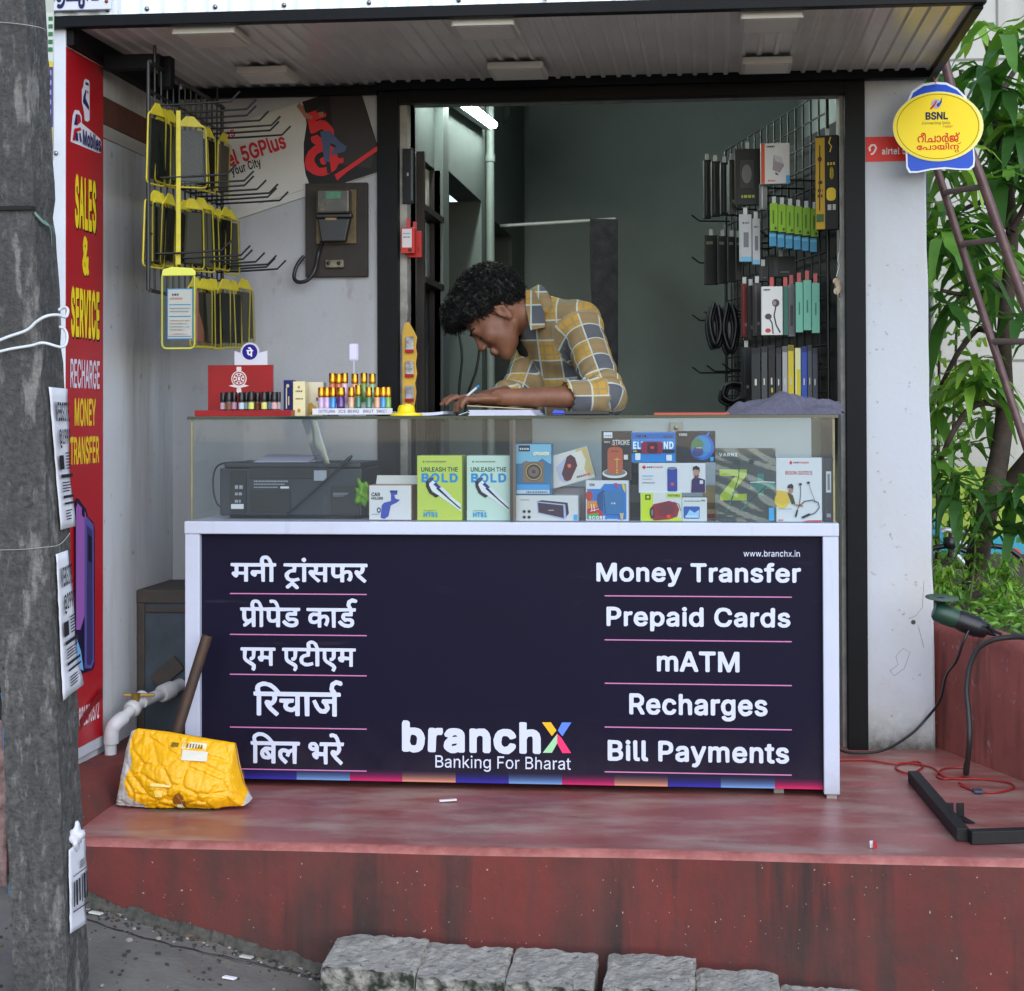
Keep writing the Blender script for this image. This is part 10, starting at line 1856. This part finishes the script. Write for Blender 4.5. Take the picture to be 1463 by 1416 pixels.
# white flat cable ties and thin wires round the pole
TI = thing('cable_tie','two loose white plastic straps looped round the pole','strap',W(60,475,Y=YP))
mw = mat('white_strap',(206,208,212),.45);
mb = MB();mb.tube(spline([W(-14,492,Y=YP-.02),W(10,482,Y=YP-.016),W(38,472,Y=YP-.014),W(52,460,Y=YP-.014),W(66,452,Y=YP-.012),W(82,450,Y=YP+.01),W(94,453,Y=YP+.03),W(97,443,Y=YP+.05),W(92,439,Y=YP+.06),W(84,443,Y=YP+.06)]),.0032,6);mb.build('strap',mw,TI)
mb = MB();mb.tube(spline([W(-14,506,Y=YP-.02),W(14,499,Y=YP-.016),W(44,494,Y=YP-.014),W(62,490,Y=YP-.012),W(86,496,Y=YP+.01),W(94,492,Y=YP+.03),W(96,480,Y=YP+.05),W(92,470,Y=YP+.06),W(85,467,Y=YP+.06)]),.003,6);mb.build('strap',mw,TI)
WR = thing('thin_wire','thin pale wires tied round the pole and frayed green strings','wire',W(50,320,Y=YP))
mb = MB()
mb.tube(spline([W(-10,31,Y=YP-.004),W(15,33,Y=YP-.004),W(40,36,Y=YP-.004),W(62,41,Y=YP+.02),W(67,48,Y=YP+.06)]),.0008,5)
mb.tube(spline([W(-10,786,Y=YP-.004),W(30,785,Y=YP-.004),W(62,782,Y=YP-.003),W(85,778,Y=YP+.02),W(100,762,Y=YP+.06)]),.0007,5)
mb.build('wire',mat('pale_wire',(160,158,152),.5),WR)
mb = MB()
for k in range(4): mb.tube(spline([W(50,303+k,Y=YP+.01),W(58+k,312+2*k,Y=YP+.03),W(66+2*k,318+3*k,Y=YP+.06),W(74,325+9*k,Y=YP+.09)]),.0012,5)
mb.build('string',mat('pale_green_string',(120,150,140),.8),WR)
# old pipe and blue cable in the dark slot left of the pole
PI = thing('old_pipe','flaking pinkish old pipe standing left of the pole foot','pipe',W(4,1340,Y=-.6));mb = MB();mb.tube([W(-4,1030,Y=-.6),W(1,1120,Y=-.6),W(2,1260,Y=-.6),W(4,1345,Y=-.6)],[.012,.014,.012,.016],10);mb.build('pipe',mat('flaking_pipe',(150,120,116),.9,noise=(40,1,6),col2=(84,66,60),bump=(60,.8)),PI)
mb = MB();mb.tube(spline([W(2,1300,Y=-.62),W(14,1310,Y=-.62),W(10,1330,Y=-.62),W(2,1345,Y=-.61)]),.012,8);mb.build('elbow',mat('flaking_pipe',(150,120,116)),PI)
BC = thing('blue_cable','thin blue cable twisted down the old pipe left of the pole','cable',W(14,1330,Y=-.62));mb = MB()
for k in range(2): mb.tube(spline([W(x+3*math.sin(i*1.8+k*2),y,Y=-.64+.008*k) for i,(x,y) in enumerate(((2,990),(6,1040),(10,1090),(13,1130),(11,1180),(17,1230),(16,1270),(11,1310),(19,1340),(14,1360)))]),.0022,6)
mb.build('cable',mat('blue_wire',(70,104,140),.5),BC)
mb = MB();mb.box(-1.6,-.275,-.52,-.44,-1.2,1.0);o = mb.build('gap_backdrop',mat('gap_backdrop',(14,14,14),.8),None,(-1,-.3,-.6));tag(o,'black shutter standing in for the dark gap left of the pole','backdrop')  # black sheet added where there is only the dark gap beside the pole

# rough concrete kerb stones in a row along the foot of the step
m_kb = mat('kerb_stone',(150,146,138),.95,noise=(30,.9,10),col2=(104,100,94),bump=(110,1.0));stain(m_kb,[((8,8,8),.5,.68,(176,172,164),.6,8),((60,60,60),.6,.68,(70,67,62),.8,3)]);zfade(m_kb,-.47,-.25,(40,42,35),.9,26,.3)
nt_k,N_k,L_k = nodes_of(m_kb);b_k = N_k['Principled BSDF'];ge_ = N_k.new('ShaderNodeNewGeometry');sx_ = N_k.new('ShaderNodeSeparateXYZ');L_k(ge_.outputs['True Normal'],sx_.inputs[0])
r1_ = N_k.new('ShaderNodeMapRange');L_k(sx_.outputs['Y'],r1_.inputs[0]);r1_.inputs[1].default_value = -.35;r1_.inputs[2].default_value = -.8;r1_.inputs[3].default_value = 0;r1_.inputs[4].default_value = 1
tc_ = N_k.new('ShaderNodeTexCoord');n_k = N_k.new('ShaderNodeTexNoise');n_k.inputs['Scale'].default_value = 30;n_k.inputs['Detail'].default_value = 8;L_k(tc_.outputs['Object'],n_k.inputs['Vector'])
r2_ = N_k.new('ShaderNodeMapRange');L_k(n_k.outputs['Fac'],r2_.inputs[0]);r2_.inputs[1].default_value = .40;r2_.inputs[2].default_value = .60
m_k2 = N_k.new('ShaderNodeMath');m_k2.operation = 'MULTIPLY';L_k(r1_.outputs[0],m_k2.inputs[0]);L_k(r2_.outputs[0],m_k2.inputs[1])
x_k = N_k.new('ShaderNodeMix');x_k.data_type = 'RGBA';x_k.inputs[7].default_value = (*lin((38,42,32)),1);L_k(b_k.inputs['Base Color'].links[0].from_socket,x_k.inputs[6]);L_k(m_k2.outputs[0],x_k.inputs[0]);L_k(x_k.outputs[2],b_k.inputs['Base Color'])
import bmesh
def stone(label,x0,x1,zt_,yf,yb,seed,tilt):
    bm = bmesh.new();bmesh.ops.create_cube(bm,size=1);bmesh.ops.subdivide_edges(bm,edges=bm.edges[:],cuts=17,use_grid_fill=True);rr = random.Random(seed)
    wx,wy,hz_ = x1-x0,yb-yf,.19
    from mathutils import noise
    for v in bm.verts:
        c = v.co.copy();e = sum(abs(t) > .49 for t in c);n_ = noise.noise(c*3.1+Vector((seed*7,0,0)));n2 = noise.noise(c*9+Vector((0,seed*5,0)))
        k = 1-.011*(e-1 if e > 1 else 0)*(1+2.5*abs(n2));n3 = noise.noise(c*24+Vector((seed*3,1,0)));v.co = Vector((c.x*wx*k+.004*n_+.002*n3,c.y*wy*k+.005*n2+.0025*n3,c.z*hz_*k+.005*n_+.004*n2+.0030*n3))
    me = bpy.data.meshes.new('kerb_stone');bm.to_mesh(me);bm.free();me.materials.append(m_kb)
    o = bpy.data.objects.new('kerb_stone',me);COL.objects.link(o);o.location = ((x0+x1)/2,(yf+yb)/2,zt_-hz_/2);o.rotation_euler = (R(7),R(tilt),R(random.Random(seed).uniform(-1.5,1.5)));return tag(o,label,'kerb stone','kerb stones along the step')
Yb_ = -.60
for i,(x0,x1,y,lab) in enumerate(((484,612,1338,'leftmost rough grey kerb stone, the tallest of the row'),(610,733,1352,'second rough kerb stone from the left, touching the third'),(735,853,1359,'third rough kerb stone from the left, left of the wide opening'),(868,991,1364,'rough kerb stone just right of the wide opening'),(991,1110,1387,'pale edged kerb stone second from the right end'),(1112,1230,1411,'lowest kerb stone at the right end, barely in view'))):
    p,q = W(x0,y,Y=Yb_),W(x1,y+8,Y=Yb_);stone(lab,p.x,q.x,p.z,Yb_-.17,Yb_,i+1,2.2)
# litter on the ground
for i,(x,y,nm,c) in enumerate(((137,1303,'white wrapper scrap lying in the corner of the step near the pole',(190,188,180)),(328,1408,'small white curl of plastic lying on the grey ground',(206,206,210)),(352,1367,'tiny pale chip of stone near the foot of the step',(170,168,160)))):
    q = W(x,y,Y=-.62 if i != 1 else -.75);q.z = slope_z(q.x,q.y)+.006;mb = MB();mb.obox(q,(.013,.003,-.003),(.002,.006,0),(0,0,.002));o = mb.build('litter',mat('litter_%d' % i,c,.7),None,q,bevel=.001);tag(o,nm,'litter')

# ---- left of the counter: steel trunk, pvc plumbing, stick, yellow bag
TK = thing('metal_chest','old blue grey steel chest standing on end behind the counter on the left','chest',(-.1,.45,.08));m_tk = mat('blue_grey_steel',(62,74,86),.55,noise=(7,.8,8),col2=(40,46,52),bump=(30,.3));m_tk2 = mat('rusted_edge',(50,48,48),.6,noise=(20,.8),col2=(72,58,48))
a,b = W(199,1015,Y=.32),W(285,845,Y=.32);z0 = .08
mb = MB();mb.box(a.x,b.x+.05,.32,.60,z0,b.z);mb.build('body',m_tk,TK,bevel=.008)
mb = MB();mb.box(a.x-.006,b.x+.055,.312,.61,b.z-.035,b.z+.004);mb.box(a.x-.005,a.x+.018,.313,.319,z0,b.z-.035);mb.box(a.x+.018,b.x+.05,.314,.3195,b.z-.062,b.z-.045);mb.build('rim',m_tk2,TK,bevel=.004)
mb = MB();q = W(230,960,Y=.31);mb.obox((q.x+.02,.306,q.z),(.035,0,.03),(-.015,0,.018),(0,.004,0));mb.build('hasp',m_tk2,TK)
for x0,x1,y0_,y1_,z1_ in ((-.262,.02,.10,.34,.075),):
    mb = MB();mb.box(x0,x1,y0_,y1_+.3,0,z1_);o = mb.build('concrete_ledge',mat('ledge_concrete',(108,102,96),.95,noise=(12,.7),bump=(50,.6)),None,((x0+x1)/2,.3,0),bevel=.01);tag(o,'low rough concrete ledge under the steel chest and pipes','ledge')
PV = thing('water_pipe','white plastic water pipe with elbow and brass lever tap at the left wall','pipe',W(160,1085,Y=.0))
def vp(x,y,Y): return W(x,y,Y=Y)
mb = MB();mb.tube([vp(158,1090,.02),vp(158,1052,.02)],.016,14);mb.tube(spline([vp(159,1062,.02),vp(160,1044,.02),vp(166,1034,.025),vp(176,1026,.05)]),.0205,14);mb.tube([vp(170,1032,.035),vp(196,1006,.12)],.0155,14);mb.build('elbow_pipe',M_pvc,PV)
mb = MB();d_ = vp(196,1006,.12)-vp(170,1032,.035);d_.normalize();mb.lathe([(.02,0),(.024,.006),(.024,.02),(.02,.026),(.02,.05),(.024,.056),(.024,.07)],vp(186,1016,.09),16,d_);mb.build('tap_body',M_pvc,PV)
mb = MB();mb.tube([vp(203,1003,.13),vp(226,993,.22),vp(262,976,.34)],[.017,.016,.02],14);mb.lathe([(.022,0),(.025,.004),(.025,.05)],vp(230,992,.23),14,vp(262,976,.34)-vp(226,993,.22));mb.build('branch_pipe',M_pvc,PV)
mb = MB();mb.bar(vp(176,993,.10),vp(221,993,.13),.012,.008);mb.lathe([(.01,-.03),(.012,0),(.014,.004)],vp(194,993,.11),10,EZ);mb.build('lever',mat('brass_lever',(150,120,60),.4,metal=.5),PV,bevel=.002)
mb = MB();p,q = vp(296,908,.0-.06),vp(248,1062,-.10);mb.tube([q,p],.0145,16,False);mb.tube([q,p],.0118,16,False);mb.lathe([(.0118,0),(.0145,0)],p,16,p-q);o = mb.build('iron_pipe',mat('brown_pipe',(74,52,36),.6,noise=(14,.8,7),col2=(44,34,28)),None,q);tag(o,'brown hollow iron pipe leaning behind the yellow bag against the counter','pipe')
# the yellow sack
q0 = W(256,1160,Z=.0);
BG = thing('cement_bag','crumpled bright yellow plastic sack slumped on the floor at the counter corner','bag',(q0.x,q0.y,0))
Yc = q0.y+.07
out = [(160,1152),(163,1118),(168,1078),(176,1051),(186,1047),(230,1052),(288,1062),(326,1068),(331,1100),(338,1126),(352,1150),(345,1154),(300,1157),(230,1159),(168,1154)]
pl = [((q := W(x,y,Y=Yc-.06)).x,max(q.z,.003)) for x,y in out]
cx0 = sum(p[0] for p in pl)/len(pl);
nu,nv_ = 110,64;rr = random.Random(5)
xl_,xr_ = min(p[0] for p in pl),max(p[0] for p in pl)
def zr(x):
    zs_ = []
    for (xa,za),(xb,zb2) in zip(pl,pl[1:]+pl[:1]):
        if (xa-x)*(xb-x) <= 0 and xa != xb: zs_.append(za+(zb2-za)*(x-xa)/(xb-xa))
    return (min(zs_),max(zs_)) if zs_ else (0,.01)
vs = [];
from mathutils import noise as mnoise
for side_ in (-1,1):
    for j in range(nv_+1):
        for i in range(nu+1):
            t = i/nu;x = xl_+(xr_-xl_)*min(max(t,.004),.996);za,zb2 = zr(x);v = j/nv_;z = za+(zb2-za)*v
            bulge = (math.sin(math.pi*min(max(t,0),1))**.45)*(math.sin(math.pi*v*.93+.12)**.55 if 0 < v < 1 else .0)*.062*(1.25-.5*v)
            if 0 < i < nu and 0 < j < nv_:
                P_ = Vector((x*13,z*13,side_*3));w1 = abs(mnoise.noise(P_*1.2));w2 = abs(mnoise.noise(P_*3.0+Vector((4,0,0))));w3 = abs(mnoise.noise(Vector((x*60,z*18,2))));D_ = mnoise.voronoi(Vector((x*15+.6*z*9,z*21,side_*5)))[0];D2 = mnoise.voronoi(Vector((x*38,z*44-x*12,side_*9)))[0];cr1 = math.exp(-(D_[1]-D_[0])*11);cr2 = math.exp(-(D2[1]-D2[0])*9)
                w4 = mnoise.noise(P_*.55);bulge += (.016*w4-.009*cr1+.010*(D_[0]-.35)-.0035*cr2+.003*(D2[0]-.35)-.002*max(0,1-3*w3)**2)*(1.25-v*.4)*min(1,bulge/.02)
            vs.append((x,Yc+side_*max(bulge,.0015)-.035*(1-v),z))
bm_ = MB();N1 = (nu+1)*(nv_+1)
m_bag = mat('yellow_sack',(232,172,14),.34,spec=.4,noise=(10,.35),col2=(210,142,8),bump=(30,.12));m_bw = mat('white_sack',(196,190,186),.4,noise=(20,.5),bump=(60,.3))
for s_ in (0,1):
    for j in range(nv_):
        for i in range(nu):
            a = s_*N1+j*(nu+1)+i;x,y,z = vs[a];fx = (x-xl_)/(xr_-xl_);fz = z/.2
            bm_.use(m_bw if (.025+.02*math.sin(fz*9) < fx < .10+.02*math.sin(fz*14) and .12 < fz) or (fz < .26-.9*fx and fx < .28) or (fx > .955 and fz < .5) else m_bag)
            bm_.v and None
            bm_.f.append((a,a+1,a+nu+2,a+nu+1) if s_ == 0 else (a,a+nu+1,a+nu+2,a+1));bm_.mi.append(bm_.k);bm_.sm.append(True)
bm_.v = vs;sk = bm_.build('sack',None,BG)
def on_bag(x,y):
    q = W(x,y,Y=Yc-.06);j = int(np.argmin([(v[0]-q.x)**2+(v[2]-q.z)**2 for v in vs[:N1]]));return Vector((q.x,vs[j][1]-.004,q.z))
def patch(name,pts,col):
    mb = MB();mb.use(ink(col,.4));c_ = on_bag(sum(p[0] for p in pts)/len(pts),sum(p[1] for p in pts)/len(pts));mb.add([c_]+[on_bag(*p) for p in pts],[(0,1+(i+1) % len(pts),1+i) for i in range(len(pts))]);return mb.build(name,None,sk)
patch('label',[(256,1063),(289,1067),(288,1076),(255,1072)],(214,206,180));patch('label',[(258,1073),(293,1077),(294,1089),(259,1086)],(206,200,186))
for k in range(6): patch('bar_mark',[(262+4*k,1065.5+.5*k),(264+4*k,1065.7+.5*k),(264+4*k,1071+.4*k),(262+4*k,1070.6+.4*k)],(110,96,60))
patch('batch_mark',[(240,1064),(250,1065),(250,1070),(240,1069)],(120,96,30));patch('print_line',[(218,1117),(248,1118),(248,1122),(218,1121)],(226,206,130));patch('print_mark',[(224,1127),(237,1127),(236,1136),(226,1136)],(232,196,96))
patch('almond_picture',[(248,1152),(250,1140),(256,1131),(261,1128),(266,1134),(268,1144),(267,1153)],(150,92,30));patch('almond_picture',[(255,1152),(256,1142),(260,1134),(263,1140),(264,1152)],(206,200,176))
mb = MB();p,q = W(210,1159,Z=.0),W(307,1159,Z=.0);mb.poly([(p.x,p.y-.01),(q.x,q.y-.012),(q.x+.01,q.y+.05),(p.x,p.y+.06)],(0,0,.002),EX,EY,EZ,0,.003);o = mb.build('cardboard',mat('brown_card_flat',(96,82,60),.9),None,p);tag(o,'flat piece of brown cardboard on the floor under the yellow sack','cardboard')
